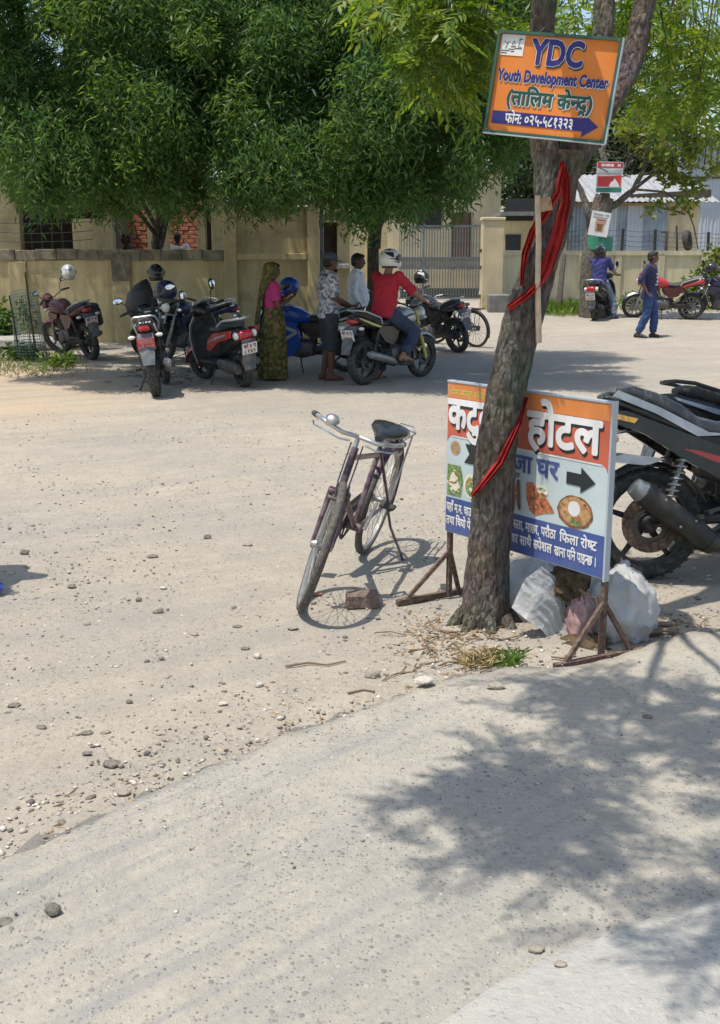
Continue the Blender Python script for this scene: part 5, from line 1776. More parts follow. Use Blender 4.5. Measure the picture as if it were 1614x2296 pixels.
def bicycle(label, rear, heading, frame='purple_frame', lean=13, steer=18, Rr=.335, detail=True, basket=False, tyre='rubber_bike'):
    t = thing('bicycle', label, 'bicycle', 'old roadster bicycles standing at the roadside')
    B = lambda m, n, k, smooth=50, par=t: m.build(n, MT[k], par, smooth)
    RW, FW = Vector((-.53, 0, Rr)), Vector((.55, 0, Rr))
    ax0 = Vector((.36, 0, .86)); axd = (Vector((.33, 0, .93)) - Vector((.44, 0, .60))).normalized()
    S = Matrix.Translation(ax0) @ Matrix.Rotation(R(steer), 4, axd) @ Matrix.Translation(-ax0)
    I = Matrix.Identity(4)
    for c, X, nm in ((RW, I, 'rear_wheel'), (FW, S, 'front_wheel')):
        m = M(); m.lathe([(Rr - .036, -.012), (Rr - .022, -.021), (Rr - .008, -.017), (Rr, -.005), (Rr, .005), (Rr - .008, .017), (Rr - .022, .021), (Rr - .036, .012)], c, (0, 1, 0), 48, closed=True); m.xf(X)
        w = B(m, nm, tyre)
        m = M(); m.lathe([(Rr - .052, -.010), (Rr - .036, -.017), (Rr - .034, 0), (Rr - .036, .017), (Rr - .052, .010)], c, (0, 1, 0), 48, closed=True); m.xf(X); B(m, 'rim', 'steel_dark' if not detail else 'alloy', 50, w)
        m = M()
        n = 32
        for k in range(n):
            a = 2 * math.pi * k / n
            b_ = a + (.38 if k % 4 < 2 else -.38)
            s = 1 if k % 2 else -1
            m.tube([c + Vector((math.cos(b_) * .024, s * .03, math.sin(b_) * .024)), c + Vector((math.cos(a) * (Rr - .045), 0, math.sin(a) * (Rr - .045)))], .0013 if detail else .003, 4, False)
        m.xf(X); B(m, 'spokes', 'alloy', 50, w)
        m = M(); m.lathe([(.012, -.055), (.022, -.04), (.026, -.03), (.017, -.02), (.017, .02), (.026, .03), (.022, .04), (.012, .055)], c, (0, 1, 0), 12); m.xf(X); B(m, 'hub', 'alloy', 50, w)
    hd_t, hd_b = Vector((.368, 0, .81)), Vector((.44, 0, .60))
    st_t, bb = Vector((-.20, 0, .71)), Vector((-.06, 0, .285))
    m = M()
    m.tube([hd_t, hd_b], .019, 10); m.tube([hd_t + Vector((.02, 0, -.05)), st_t - Vector((-.01, 0, .04))], .0145, 10)
    m.tube([hd_b + Vector((-.01, 0, .03)), bb], .0165, 10); m.tube([st_t, bb], .0155, 10); m.tube([bb - Vector((0, .04, 0)), bb + Vector((0, .04, 0))], .024, 12)
    for s in (-1, 1):
        m.tube([st_t + Vector((0, s * .012, -.03)), RW + Vector((0, s * .06, 0))], .009, 8); m.tube([bb + Vector((0, s * .02, 0)), RW + Vector((0, s * .06, 0))], .010, 8)
    B(m, 'frame', frame)
    m = M()
    for s in (-1, 1): m.tube([hd_b + Vector((.005, s * .045, -.015)), hd_b + Vector((.035, s * .045, -.12)), FW + Vector((-.01, s * .05, .04)), FW + Vector((0, s * .05, 0))], [.014, .013, .009, .008], 8)
    m.box(hd_b + Vector((.005, 0, -.01)), (.05, .115, .028), bev=.008); m.xf(S); B(m, 'fork', frame)
    # steel bars swept back, rod brake levers under them
    m = M()
    stem = hd_t + Vector((-.015, 0, .045))
    m.tube([hd_t, stem, stem + Vector((.05, 0, .02))], .012, 8)
    fw = stem + Vector((.05, 0, .02))
    for s in (-1, 1): m.tube([fw, fw + Vector((.04, s * .085, .005)), fw + Vector((.02, s * .17, .02)), fw + Vector((-.08, s * .222, .015)), fw + Vector((-.18, s * .235, -.005))], .011, 9)
    m.xf(S); hb = B(m, 'handlebar', 'chrome')
    for s in (-1, 1):
        m = M(); m.tube([fw + Vector((-.09, s * .223, .013)), fw + Vector((-.20, s * .238, -.008))], .015, 9); m.xf(S); B(m, 'grip', 'rubber', 50, hb)
        m = M(); m.tube([fw + Vector((.03, s * .04, -.025)), fw + Vector((.04, s * .095, -.03)), fw + Vector((.01, s * .18, -.02)), fw + Vector((-.08, s * .226, -.035)), fw + Vector((-.13, s * .233, -.03))], .0045, 6); m.xf(S); B(m, 'brake_lever', 'chrome', 50, hb)
    m = M(); m.tube([fw + Vector((.03, .03, -.03)), hd_b + Vector((.03, .03, .05)), hd_b + Vector((.03, .03, -.06))], .004, 5); m.tube([fw + Vector((.03, -.03, -.03)), hd_b + Vector((.05, -.03, .05))], .004, 5); m.xf(S); B(m, 'brake_rod', 'steel_dark')
    m = M()
    m.box(hd_b + Vector((.03, 0, -.04)), (.03, .10, .02), bev=.005); m.xf(S); bs = B(m, 'brake_stirrup', 'steel_dark')
    for s in (-1, 1):
        m = M(); m.tube([FW + Vector((-.02, s * .028, Rr - .01)), FW + Vector((.03, s * .03, Rr - .03)), FW + Vector((.06, s * .024, Rr - .05))], .006, 5); m.xf(S); B(m, 'brake_arm', 'steel_dark', 50, bs)
    if detail:
        bp = fw + Vector((.02, -.15, .035))
        m = M(); m.lathe([(.008, -.02), (.034, -.004), (.037, .004), (.034, .016), (.024, .028), (.006, .034)], bp, (.1, 0, 1), 18); m.xf(S); B(m, 'bell', 'chrome')
    # saddle on springs
    m = M(); sx = Vector((-.235, 0, .785))
    m.hull([(.13 + sx.x, sx.z - .012, .022, .018), (.07 + sx.x, sx.z, .035, .026), (0 + sx.x, sx.z, .07, .032), (-.07 + sx.x, sx.z + .008, .105, .035), (-.12 + sx.x, sx.z + .012, .11, .034), (-.155 + sx.x, sx.z + .006, .085, .022)], 16, 2.4); sd = B(m, 'saddle', 'black_gloss')
    m = M(); m.tube([(-.2, 0, .69), (-.21, 0, .76)], .012, 8)
    for s in (-1, 1): coil(m, (-.33, s * .06, .735), (-.33, s * .065, .78), .018, 4, .004); m.tube([(-.33, s * .06, .735), (-.21, s * .02, .74), (-.12, 0, .775)], .004, 5)
    B(m, 'saddle_spring', 'steel_dark', 50, sd)
    # carrier
    m = M()
    for y in (-.065, -.022, .022, .065): m.tube([(-.30, y, .735), (-.74, y, .72)], .0055, 6)
    for x in (-.32, -.45, -.6, -.74): m.tube([(x, -.07, .73), (x, .07, .73)], .0055, 6)
    for s in (-1, 1): m.tube([(-.66, s * .068, .72), (-.56, s * .064, Rr + .01)], .0055, 6)
    m.tube([(-.74, -.065, .72), (-.78, -.04, .75), (-.78, .04, .75), (-.74, .065, .72)], .0055, 6)
    B(m, 'carrier', 'alloy' if detail else 'steel_dark')
    m = M()
    rr = []
    for k in range(13):
        a = R(-25 + 14 * k)
        p = RW + Vector((-math.cos(a), 0, math.sin(a))) * (Rr + .018)
        rr.append([p + Vector((0, -.03, 0)) - (p - RW).normalized() * .012, p + Vector((0, -.015, 0)), p + Vector((0, .015, 0)), p + Vector((0, .03, 0)) - (p - RW).normalized() * .012])
    m.rings(rr, False, False); B(m, 'mudguard', frame if detail else 'black_satin', 60)
    if not detail or True:
        m = M()
        rr = []
        for k in range(9):
            a = R(58 + 14 * k)
            p = FW + Vector((math.cos(a), 0, math.sin(a))) * (Rr + .018)
            rr.append([p + Vector((0, -.028, 0)), p + Vector((0, 0, .004)), p + Vector((0, .028, 0))])
        if not detail: m.rings(rr, False, False); m.xf(S); B(m, 'front_mudguard', 'black_satin', 60)
    # drive
    m = M(); m.lathe([(.075, -.003), (.09, -.003), (.09, .003), (.075, .003)], bb + Vector((0, -.045, 0)), (0, 1, 0), 28, closed=True)
    for k in range(5):
        a = k * 1.2566
        m.tube([bb + Vector((0, -.045, 0)), bb + Vector((math.cos(a) * .08, -.045, math.sin(a) * .08))], .005, 5)
    B(m, 'chainwheel', 'steel_dark')
    m = M(); m.tube([bb + Vector((.0, -.045, .088)), RW + Vector((0, -.045, .035)), RW + Vector((-.035, -.045, 0)), RW + Vector((0, -.045, -.035)), bb + Vector((0, -.045, -.088))], .005, 5); B(m, 'chain', 'steel_dark')
    m = M(); m.prism([(-.62, .40), (-.06, .395), (.06, .33), (.05, .27), (-.02, .22), (-.3, .30), (-.6, .31)], -.066, -.060); B(m, 'chain_guard', 'steel_dark')
    for s, a in ((-1, R(-60)), (1, R(120))):
        e = bb + Vector((math.cos(a) * .165, s * .075, math.sin(a) * .165))
        m = M(); m.tube([bb + Vector((0, s * .06, 0)), e], [.011, .008], 6); cr = B(m, 'crank', 'alloy')
        m = M(); m.box(e + Vector((0, s * .06, 0)), (.075, .085, .022), bev=.006); B(m, 'pedal', 'rubber', 50, cr)
    m = M(); m.tube([RW + Vector((.03, .06, -.0)), RW + Vector((.05, .12, -.12)), Vector((-.45, .245, .065))], .008, 7); m.ell((-.45, .25, .062), (.03, .012, .008)); B(m, 'side_stand', 'steel_dark')
    if basket:
        m = M()
        for k in range(9): m.tube([(.42, -.16 + .04 * k, .70), (.56, -.18 + .045 * k, .93)], .006, 5)
        m.xf(S); B(m, 'basket', 'steel_dark')
    hd = Vector((math.cos(heading), math.sin(heading), 0))
    t.location = rear + hd * .53
    t.location.z = rear.z
    t.rotation_euler = Euler((-R(lean), 0, heading), 'XYZ')
    return t

def helmet(label, loc, yaw, shell, visor='black_gloss', marks=None, pitch=0.0, roll=0.0, scale=1.0):
    """full face helmet, facing +x"""
    t = thing('helmet', label, 'helmet', 'motorcycle helmets')
    m = M()
    n, k_ = 22, 12
    rings = []
    for i in range(k_ + 1):
        th = R(4 + (126 - 4) * i / k_)
        ring = []
        for k in range(n):
            a = 2 * math.pi * k / n
            f = math.cos(a)
            r = Vector((.150 * math.sin(th) * f, .122 * math.sin(th) * math.sin(a), .135 * math.cos(th)))
            if f > 0 and th > R(95): r.x += .03 * f * sstep(95, 120, math.degrees(th)); r.z -= .012 * f
            ring.append(r)
        rings.append(ring)
    m.rings(rings, cap=True)
    m.build('shell', MT[shell], t, 60)
    m = M()
    rr = []
    for th in (62, 72, 82, 92, 100):
        rr.append([Vector((.156 * math.sin(R(th)) * math.cos(a), .128 * math.sin(R(th)) * math.sin(a), .139 * math.cos(R(th)))) for a in [R(-72 + 12 * q) for q in range(13)]])
    m.rings(rr, False, False); m.build('visor', MT[visor], t, 60)
    m = M(); m.lathe([(.085, 0), (.10, -.01), (.10, -.03), (.085, -.03)], (-.005, 0, -.075), (0, 0, 1), 20, closed=True); m.build('padding', MT['black_satin'], t)
    for s in (-1, 1):
        m = M(); m.ell((.02, s * .125, .015), (.03, .01, .03)); m.build('visor_hinge', MT['black_satin'], t)
    if marks:
        for s in (-1, 1):
            for (a0, a1, t0, t1) in ((100, 165, 50, 78), (120, 175, 20, 40), (60, 110, 100, 112), (95, 130, 84, 96)):
                m = M()
                rr = [[Vector((.153 * math.sin(R(th)) * math.cos(R(a)), s * .125 * math.sin(R(th)) * math.sin(R(a)), .138 * math.cos(R(th)))) for a in np.linspace(a0, a1 - 18 * q, 7)] for q, th in enumerate(np.linspace(t0, t1, 4))]
                m.rings(rr, False, False); m.build('marking', MT[marks], t, 60)
    t.location = loc
    t.rotation_euler = Euler((roll, pitch, yaw), 'XYZ')
    t.scale = (scale,) * 3
    return t
def at_root(t, v):
    return t.matrix_basis @ Vector(v)

BIKES = {}
# parked and ridden machines by the wall
BIKES['maroon'] = motorcycle('maroon motorcycle at the far left with a black pannier and a grey helmet', G(208, 806), R(128), dict(tank='maroon_paint', tail='maroon_paint', side='maroon_paint', box=True, steer=26, guard=False, alloy='steel_dark', plate='white', muffler='chrome', mirrors=True, txt=('को १ प', '२३९०')), lean=11)
BIKES['claw'] = motorcycle('black and white motorcycle with a red number plate, its tail towards the road', G(352, 888), R(97), dict(tank='black_gloss', tail='black_gloss', side='black_gloss', claws=True, tail_stripe='white_paint', rail='silver_paint', steer=20, plate='red', muffler='alloy', txt=('प्रदेश', '०१ ९४१')), lean=7)
BIKES['covered'] = motorcycle('dark motorcycle facing the road behind the black and white one', G(452, 800), R(-112), dict(tank='navy_paint', tail='navy_paint', side='navy_paint', fairing='black_gloss', mudguard='black_gloss', steer=-10, mirrors=False), lean=8)
BIKES['scooter'] = scooter('red and black scooter with a silver grab rail beside the woman', G(549, 868), R(122), 'red_paint', 'silver_paint', lean=9, steer=22)
BIKES['blue'] = motorcycle('blue faired motorcycle with silver lines between the woman and capped man', G(775, 832), R(176), dict(tank='blue_paint', tail='black_gloss', side='black_gloss', fairing='blue_paint', fairing_body='blue_paint', tail_stripe='white_paint', mudguard='blue_paint', steer=24), lean=9)
BIKES['ridden'] = motorcycle('black motorcycle with a white plate ridden by the man in red', G(816, 862), R(50), dict(tank='silver_paint', tail='black_gloss', side='black_gloss', shroud='black_gloss', tail_stripe='yellow_decal', stripe='black_gloss', steer=-4, fork='yellow_decal', muffler='alloy', mirrors=False, txt=('को ७ प', '२१०४')), lean=1, group='motorcycles and scooters parked at the roadside')
BIKES['gate'] = motorcycle('dark motorcycle with a big red tail light parked in front of the metal gate', G(1028, 790), R(124), dict(tank='black_gloss', tail='navy_paint', side='black_gloss', guard=True, steer=22, plate='white', txt=('को २ प', '७६१')), lean=10)
BIKES['far_red'] = motorcycle('bright red motorcycle parked side on before the pale wall', G(1547, 716), R(158), dict(tank='red_paint', tail='red_paint', side='maroon_paint', steer=24, spokes=12, alloy='alloy', muffler='chrome', mudguard='chrome'), lean=9)
BIKES['far_dark'] = motorcycle('dark grey motorcycle at the right edge beyond the walking man', G(1682, 716), R(172), dict(tank='navy_paint', tail='black_gloss', side='black_satin', steer=26, fairing='black_gloss'), lean=9)
BIKES['near'] = motorcycle('big black motorcycle with a reflection painted on its tail right behind the hotel board', G(1446, 1295), R(4), dict(tank='black_gloss', tail='black_gloss', side='black_satin', upswept=True, sport=True, spokes=5, alloy='black_satin', rail='black_satin', guard=True, spring='alloy', plate='white', steer=15, ind='lens_amber'), lean=8)
BIKES['side'] = motorcycle('dark blue motorcycle parked side on behind the scooter, mostly hidden', G(505, 803), R(176), dict(tank='navy_paint', tail='navy_paint', side='black_satin', steer=20, fairing='black_gloss', mudguard='black_gloss', mirrors=False), lean=9)
BIKES['second'] = motorcycle('second dark motorcycle parked close beyond the big black one at the right', G(1570, 1228), R(8), dict(tank='black_gloss', tail='black_gloss', side='black_satin', guard=True, rail='black_satin', tail_stripe='silver_paint', steer=14), lean=9)
BIKES['far_scooter'] = scooter('dark scooter with a red tail light carrying the man in the blue shirt', G(1333, 718), R(62), 'black_gloss', 'silver_paint', lean=3, steer=0)
BIKES['bicycle'] = bicycle('old purple roadster bicycle leaning on its stand in the sunny road', G(816, 1238), R(-106), steer=17, lean=15)
bicycle('black bicycle parked beside the motorcycle in front of the gate', G(1067, 779), R(133), 'black_satin', lean=9, steer=25, Rr=.35, detail=False, tyre='rubber')
bicycle('dark bicycle almost hidden behind the parked motorcycles at the ochre wall', G(470, 786), R(170), 'black_satin', lean=6, steer=15, Rr=.34, detail=False, tyre='rubber')
bpy.context.view_layer.update()
helmet('grey helmet with its strap hanging, propped on the maroon motorcycle mirror', at_root(BIKES['maroon'], (.36, -.36, 1.36)), R(-60), 'silver_paint', 'lens_clear', pitch=.3)
helmet('black glossy helmet held highest on the dark motorcycle beside the black jacket', P(350, 612, 16.6), R(-70), 'black_gloss', 'black_gloss', pitch=-.1)
helmet('dark smoky helmet sitting on the handlebar just below the glossy one', P(372, 652, 16.2), R(160), 'navy_paint', 'black_gloss', scale=1.15)
helmet('bright blue helmet on the blue motorcycle beside the woman in the sari', P(648, 642, 16.0), R(190), 'blue_paint', 'black_gloss', pitch=.2)
helmet('black helmet with white flashes on the motorcycle by the gate', at_root(BIKES['gate'], (.30, -.08, 1.30)), R(40), 'black_gloss', 'black_gloss', marks='white_paint')
helmet('dark helmet hanging on the mirror of the motorcycle at the right edge', at_root(BIKES['far_dark'], (.36, .1, 1.20)), R(200), 'black_gloss', 'black_gloss')
HELM_RIDER = None
# black jacket slung over the bars of the dark motorcycle
def jacket():
    m = M()
    c = P(315, 668, 16.7)
    secs = []
    for z, w, d, x in ((.26, .06, .05, .05), (.20, .13, .09, .02), (.08, .20, .13, 0), (-.08, .22, .14, -.02), (-.2, .20, .12, -.02), (-.27, .16, .08, 0)):
        secs.append((c + Vector((x, 0, z)), Vector((w, 0, .02)), Vector((0, d, 0))))
    m.loft(secs, 20)
    for v in m.v: v += Vector((noise.noise(v * 7), noise.noise(v * 7 + Vector((9, 0, 0))), 0)) * .035
    o = m.build('jacket', MT['seat_black'], None, 70)
    tag(o, 'black jacket slung over the bars of the dark parked motorcycle', 'jacket')
jacket()
# ------------------------------------------------------------------ people
def printmat(name, c1, c2, c3, scale):
    m = bpy.data.materials.new(name)
    m.use_nodes = True
    nt = m.node_tree
    b = nt.nodes['Principled BSDF']
    b.inputs['Roughness'].default_value = .85
    tc = nt.nodes.new('ShaderNodeTexCoord')
    n = nt.nodes.new('ShaderNodeTexNoise')
    n.inputs['Scale'].default_value = scale
    n.inputs['Detail'].default_value = 3
    nt.links.new(tc.outputs['Object'], n.inputs['Vector'])
    cr = nt.nodes.new('ShaderNodeValToRGB')
    cr.color_ramp.interpolation = 'LINEAR'
    e = cr.color_ramp.elements
    e[0].position, e[0].color = .40, c1 + (1,)
    e[1].position, e[1].color = .62, c3 + (1,)
    k = e.new(.5)
    k.color = c2 + (1,)
    nt.links.new(n.outputs['Fac'], cr.inputs[0])
    nt.links.new(cr.outputs[0], b.inputs['Base Color'])
    return m
MT['sari'] = printmat('sari', (.045, .05, .012), (.09, .085, .018), (.20, .135, .035), 17)
MT['shirt_print'] = printmat('shirt_print', (.12, .12, .17), (.42, .40, .42), (.60, .57, .57), 22)

def remeshed(m, voxel, name, mat, parent, smooth=6, wrinkle=0.0, extra=None):
    me = bpy.data.meshes.new(name)
    me.from_pydata([tuple(v) for v in m.v], [], m.f)
    o = bpy.data.objects.new(name, me)
    COL.objects.link(o)
    r = o.modifiers.new('r', 'REMESH')
    r.mode = 'VOXEL'
    r.voxel_size = voxel
    s = o.modifiers.new('s', 'SMOOTH')
    s.iterations = smooth
    s.factor = .5
    bpy.context.view_layer.update()
    me2 = bpy.data.meshes.new_from_object(o.evaluated_get(bpy.context.evaluated_depsgraph_get()))
    bpy.data.objects.remove(o)
    bpy.data.meshes.remove(me)
    n = len(me2.vertices)
    V = np.zeros(n * 3); me2.vertices.foreach_get('co', V); V = V.reshape(-1, 3)
    if wrinkle:
        N = np.zeros(n * 3); me2.vertices.foreach_get('normal', N); N = N.reshape(-1, 3)
        w = np.sin(V[:, 2] * 55 + 3 * np.sin(V[:, 0] * 19 + V[:, 1] * 13)) * .45 + np.sin(V[:, 2] * 23 + V[:, 0] * 31 + V[:, 1] * 27 + 2 * np.sin(V[:, 1] * 40)) * .55
        V = V + N * (w * wrinkle)[:, None]
    fs = [tuple(p.vertices) for p in me2.polygons]
    bpy.data.meshes.remove(me2)
    q = M()
    q.v = [Vector(v) for v in V]
    q.f = fs
    q.m = [0] * len(fs)
    if extra:
        q.add(extra.v, extra.f)
    return q.build(name, mat if not isinstance(mat, str) else MT[mat], parent, 75)

def joints(**k):
    J = dict(pel=(0, 0, .92), sh=(0, 0, 1.42), head=(.03, 0, 1.595), sL=(0, .185, 1.40), sR=(0, -.185, 1.40), eL=(-.02, .225, 1.13), eR=(-.02, -.225, 1.13), wL=(.04, .23, .88), wR=(.04, -.23, .88), hL=(0, .09, .89), hR=(0, -.09, .89), kL=(.015, .10, .48), kR=(.015, -.10, .48), aL=(-.02, .105, .085), aR=(-.02, -.105, .085), toeL=(1, .12, 0), toeR=(1, -.12, 0), face=(1, 0, 0))
    J.update(k)
    return {a: Vector(b) for a, b in J.items()}
def torso(m, J, g=0.0, top=1.05, bottom=-.14, belly=0.0, hem=0.0):
    u0 = (J['hL'] - J['hR']).normalized(); u1 = (J['sL'] - J['sR']).normalized()
    ax = J['sh'] - J['pel']
    secs = []
    for t, hw, hd in ((-.14, .135, .105), (0, .168, .118), (.25, .15, .112), (.5, .152, .116), (.75, .175, .120), (.92, .178, .105), (1.0, .13, .078), (1.06, .075, .06)):
        if t < bottom - .001 or t > top + .001: continue
        u = (u0.lerp(u1, max(0, min(1, t)))).normalized()
        f = u.cross(ax.normalized()).normalized()
        bl = belly * max(0, 1 - abs(t - .3) / .4)
        c = J['pel'] + ax * t + f * bl * .5
        e = hem if t <= bottom + .001 else 0
        secs.append((c, u * (hw + g + e), f * (hd + g + bl * .5 + e)))
    m.loft(secs, 20, 2.3)
def leg(m, J, s, g=0.0, end=1.0):
    h, k, a = J['h' + s], J['k' + s], J['a' + s]
    e = k.lerp(a, max(0, (end - .5) * 2)) if end >= .5 else h.lerp(k, end * 2)
    pts = [h + Vector((0, 0, .02)), h.lerp(k, .35), h.lerp(k, .8), k]
    rs = [.088, .082, .062, .056]
    if end > .5:
        pts += [k.lerp(e, .3), k.lerp(e, .7), e]
        rs += [.056, .048, .040]
    if g > .02: rs = [r + g + .012 * i / len(rs) for i, r in enumerate(rs)]
    else: rs = [r + g for r in rs]
    m.tube(pts, rs, 14)
def arm(m, J, s, g=0.0, end=1.0):
    a, b, c = J['s' + s], J['e' + s], J['w' + s]
    m.ell(a, (.062 + g,) * 3)
    if end <= .5:
        e = a.lerp(b, end * 2)
        m.tube([a, a.lerp(e, .5), e], [.056 + g, .052 + g, .050 + g * 1.6], 12)
    else:
        e = b.lerp(c, (end - .5) * 2)
        m.tube([a, a.lerp(b, .5), b, b.lerp(e, .4), e], [.056 + g, .048 + g, .042 + g, .038 + g, .028 + g * 1.2], 12)
def hand(m, J, s, curl=.5):
    c = J['w' + s]
    f = (c - J['e' + s]).normalized()
    sd = Vector((0, 1 if s == 'R' else -1, 0))           # thumb side, towards the middle
    sd = (sd - f * sd.dot(f)).normalized()
    if J.get('thumb' + s) is not None: sd = (J['thumb' + s] - f * J['thumb' + s].dot(f)).normalized()
    n = f.cross(sd) * (1 if s == 'R' else -1)            # towards the palm
    m.loft([(c - f * .01, sd * .024, n * .018), (c + f * .03, sd * .036, n * .016), (c + f * .075, sd * .040, n * .014), (c + f * .092, sd * .036, n * .010)], 12)
    ex = M()
    for k, (L, o) in enumerate(((.066, .030), (.075, .010), (.070, -.010), (.055, -.029))):
        b = c + f * .075 + sd * o
        d1 = (f + n * curl * .5).normalized(); d2 = (f * (1 - curl) + n * curl).normalized(); d3 = (f * (.6 - curl * 1.3) + n * curl * 1.2 + f * .1).normalized()
        p1 = b + d1 * L * .5; p2 = p1 + d2 * L * .35; p3 = p2 + d3 * L * .28
        ex.tube([b, p1, p2, p3], [.0095, .009, .008, .0065], 7)
    b = c + f * .025 + sd * .03
    d = (f * .7 + sd * .75 + n * .25).normalized()
    p1 = b + d * .035; p2 = p1 + (f * .9 + sd * .2 + n * .4).normalized() * .03
    ex.tube([b - sd * .01, p1, p2], [.012, .010, .008], 7)
    return ex
def headmesh(m, J):
    h = J['head']
    f = J['face'].normalized()
    u = Vector((0, 0, 1)); u = (u - f * u.dot(f)).normalized()
    s = u.cross(f)
    Rm = Matrix((f, s, u)).transposed()
    m.ell(h + u * .02 - f * .008, (.098, .077, .098), Rm, 18, 12)
    m.ell(h - u * .045 + f * .022, (.068, .058, .066), Rm, 16, 10)
    m.ell(h - u * .085 + f * .055, (.028, .026, .022), Rm)
    m.tube([h + f * .088 + u * .022, h + f * .112 - u * .018, h + f * .092 - u * .026], [.010, .016, .014], 8)
    m.ell(h + f * .082 + u * .036, (.016, .05, .010), Rm)
    for q in (-1, 1): m.ell(h + s * q * .079 - f * .008 - u * .004, (.022, .012, .032), Rm)
    m.ell(h + f * .083 - u * .052, (.016, .024, .012), Rm)
    m.tube([J['sh'] + Vector((0, 0, -.04)), J['sh'].lerp(h - u * .06, .5), h - u * .045 - f * .012], [.070, .055, .054], 14)
    return h, f, s, u, Rm
def shoe(J, s, bare=False, size=1.0):
    a = J['a' + s]
    d = J['toe' + s].normalized()
    sd = Vector((0, 0, 1)).cross(d).normalized()
    up = d.cross(sd)
    m = M()
    g = 0 if bare else .006
    o = a - up * .085
    m.loft([(o - d * .075 * size + up * .035, sd * (.022 + g), up * .03), (o - d * .05 * size + up * .045, sd * (.034 + g), up * .045), (o + up * .05, sd * (.036 + g), up * .05), (o + d * .07 * size + up * .036, sd * (.042 + g), up * .036), (o + d * .13 * size + up * .026, sd * (.046 + g), up * .026), (o + d * .175 * size + up * .02, sd * (.036 + g), up * .018), (o + d * .19 * size + up * .017, sd * .016, up * .010)], 14, 2.6)
    return m
def person(label, J, skin='skin', top=None, sleeve=.45, bottom=None, leg_end=.97, shoes='shoe_dark', hair=True, cap=None, belly=0.0, group=None, tuck=False, curl=.45, sandal=False, hem=.01, collar=False):
    t = thing('person', label, 'person', group)
    m = M()
    torso(m, J, belly=belly)
    for s in 'LR': leg(m, J, s); arm(m, J, s)
    h, f, s_, u, Rm = headmesh(m, J)
    ex = M()
    for s in 'LR':
        e = hand(m, J, s, curl)
        ex.add(e.v, e.f)
        fm = shoe(J, s, True)
        m.add(fm.v, fm.f)
    remeshed(m, .0115, 'body', skin, t, 4, 0, ex)
    m = M()
    for q in (-1, 1): m.ell(h + f * .090 + s_ * q * .031 + u * .024, (.008, .013, .007), Rm, 10, 6)
    m.build('eyes', MT['eye'], t)
    m = M(); m.ell(h + f * .098 - u * .052, (.006, .024, .006), Rm, 10, 6); m.build('mouth', MT['lens_red'] if False else MT[skin], t)
    if top:
        m = M()
        torso(m, J, .016, top=1.0, bottom=-.14 if not tuck else 0, belly=belly, hem=hem)
        for s in 'LR': arm(m, J, s, .015, sleeve)
        sh = remeshed(m, .013, 'shirt', top, t, 5, .0065)
        if collar:
            m = M(); m.lathe([(.062, 0), (.070, .0), (.066, .05), (.058, .05)], J['sh'] + Vector((0, 0, .02)), (.15, 0, 1), 18, closed=True); m.build('collar', MT[top] if isinstance(top, str) else top, sh)
    if bottom:
        m = M()
        torso(m, J, .010, top=.25, bottom=-.14, belly=belly * .6)
        for s in 'LR': leg(m, J, s, .024, leg_end)
        remeshed(m, .013, 'trousers', bottom, t, 5, .007)
    for s in 'LR':
        if shoes:
            if sandal:
                d = J['toe' + s].normalized(); o = J['a' + s] - Vector((0, 0, .085))
                sd = Vector((0, 0, 1)).cross(d).normalized()
                m = M(); m.loft([(o - d * .09, sd * .03, Vector((0, 0, .008))), (o, sd * .038, Vector((0, 0, .010))), (o + d * .11, sd * .05, Vector((0, 0, .010))), (o + d * .20, sd * .03, Vector((0, 0, .008)))], 12, 2.6)
                so = m.build('sandal', MT[shoes], t)
                m = M(); m.tube([o + d * .08 + sd * .05 + Vector((0, 0, .01)), o + d * .09 + Vector((0, 0, .07)), o + d * .08 - sd * .05 + Vector((0, 0, .01))], .010, 6); m.build('strap', MT[shoes], so)
            else:
                shoe(J, s, False, 1.06).build('shoe', MT[shoes], t, 60)
    if hair:
        m = M()
        m.ell(h + u * .030 - f * .018, (.103, .083, .098), Rm, 18, 12)
        m.ell(h - u * .02 - f * .05, (.062, .076, .07), Rm, 14, 8)
        m.ell(h + u * .085 + f * .035, (.065, .062, .034), Rm, 14, 8)
        cut = h + f * .075
        remeshed(m, .010, 'hair', 'hair', t, 3, .003)
    if cap:
        m = M()
        m.loft([(h + u * .035 - f * .01, f * .112, s_ * .092), (h + u * .085 - f * .012, f * .108, s_ * .088), (h + u * .122 - f * .014, f * .08, s_ * .066), (h + u * .138 - f * .015, f * .03, s_ * .026)], 20, 2.1)
        cp = m.build('cap', MT[cap], t, 60)
        m = M()
        rr = []
        for k in range(9):
            a = R(-62 + 15.5 * k)
            p = h + u * .045 - f * .01 + f * .108 * math.cos(a) + s_ * .090 * math.sin(a)
            q = p + f * (.085 * math.cos(a * .9)) - u * .018
            rr.append([p, q, q - u * .006, p - u * .006])
        m.rings(rr); m.build('peak', MT['coping'], cp, 60)
    return t
def stand(t, px, py, heading, scale=1.0, z=None):
    g = G(px, py)
    t.location = g if z is None else (g.x, g.y, z)
    t.rotation_euler = (0, 0, heading)
    t.scale = (scale,) * 3
    return t

# man in the cap
stand(person('man in a grey cap and a blotchy printed shirt standing in knee length dark shorts', joints(eL=(.02, .24, 1.12), wL=(.25, .16, 1.02), eR=(.02, -.24, 1.12), wR=(.25, -.15, 1.03), kL=(.03, .11, .48), aL=(-.03, .12, .085), kR=(.01, -.09, .48), aR=(.0, -.09, .085), face=(1, .15, -.12), head=(.035, 0, 1.60)),
             skin='skin_dark', top=MT['shirt_print'], sleeve=.47, bottom='trousers_dark', leg_end=.60, shoes='shoe_brown', sandal=True, cap='cap_blue', belly=.03, hem=.025, collar=True), 737, 851, R(22), 1.0)
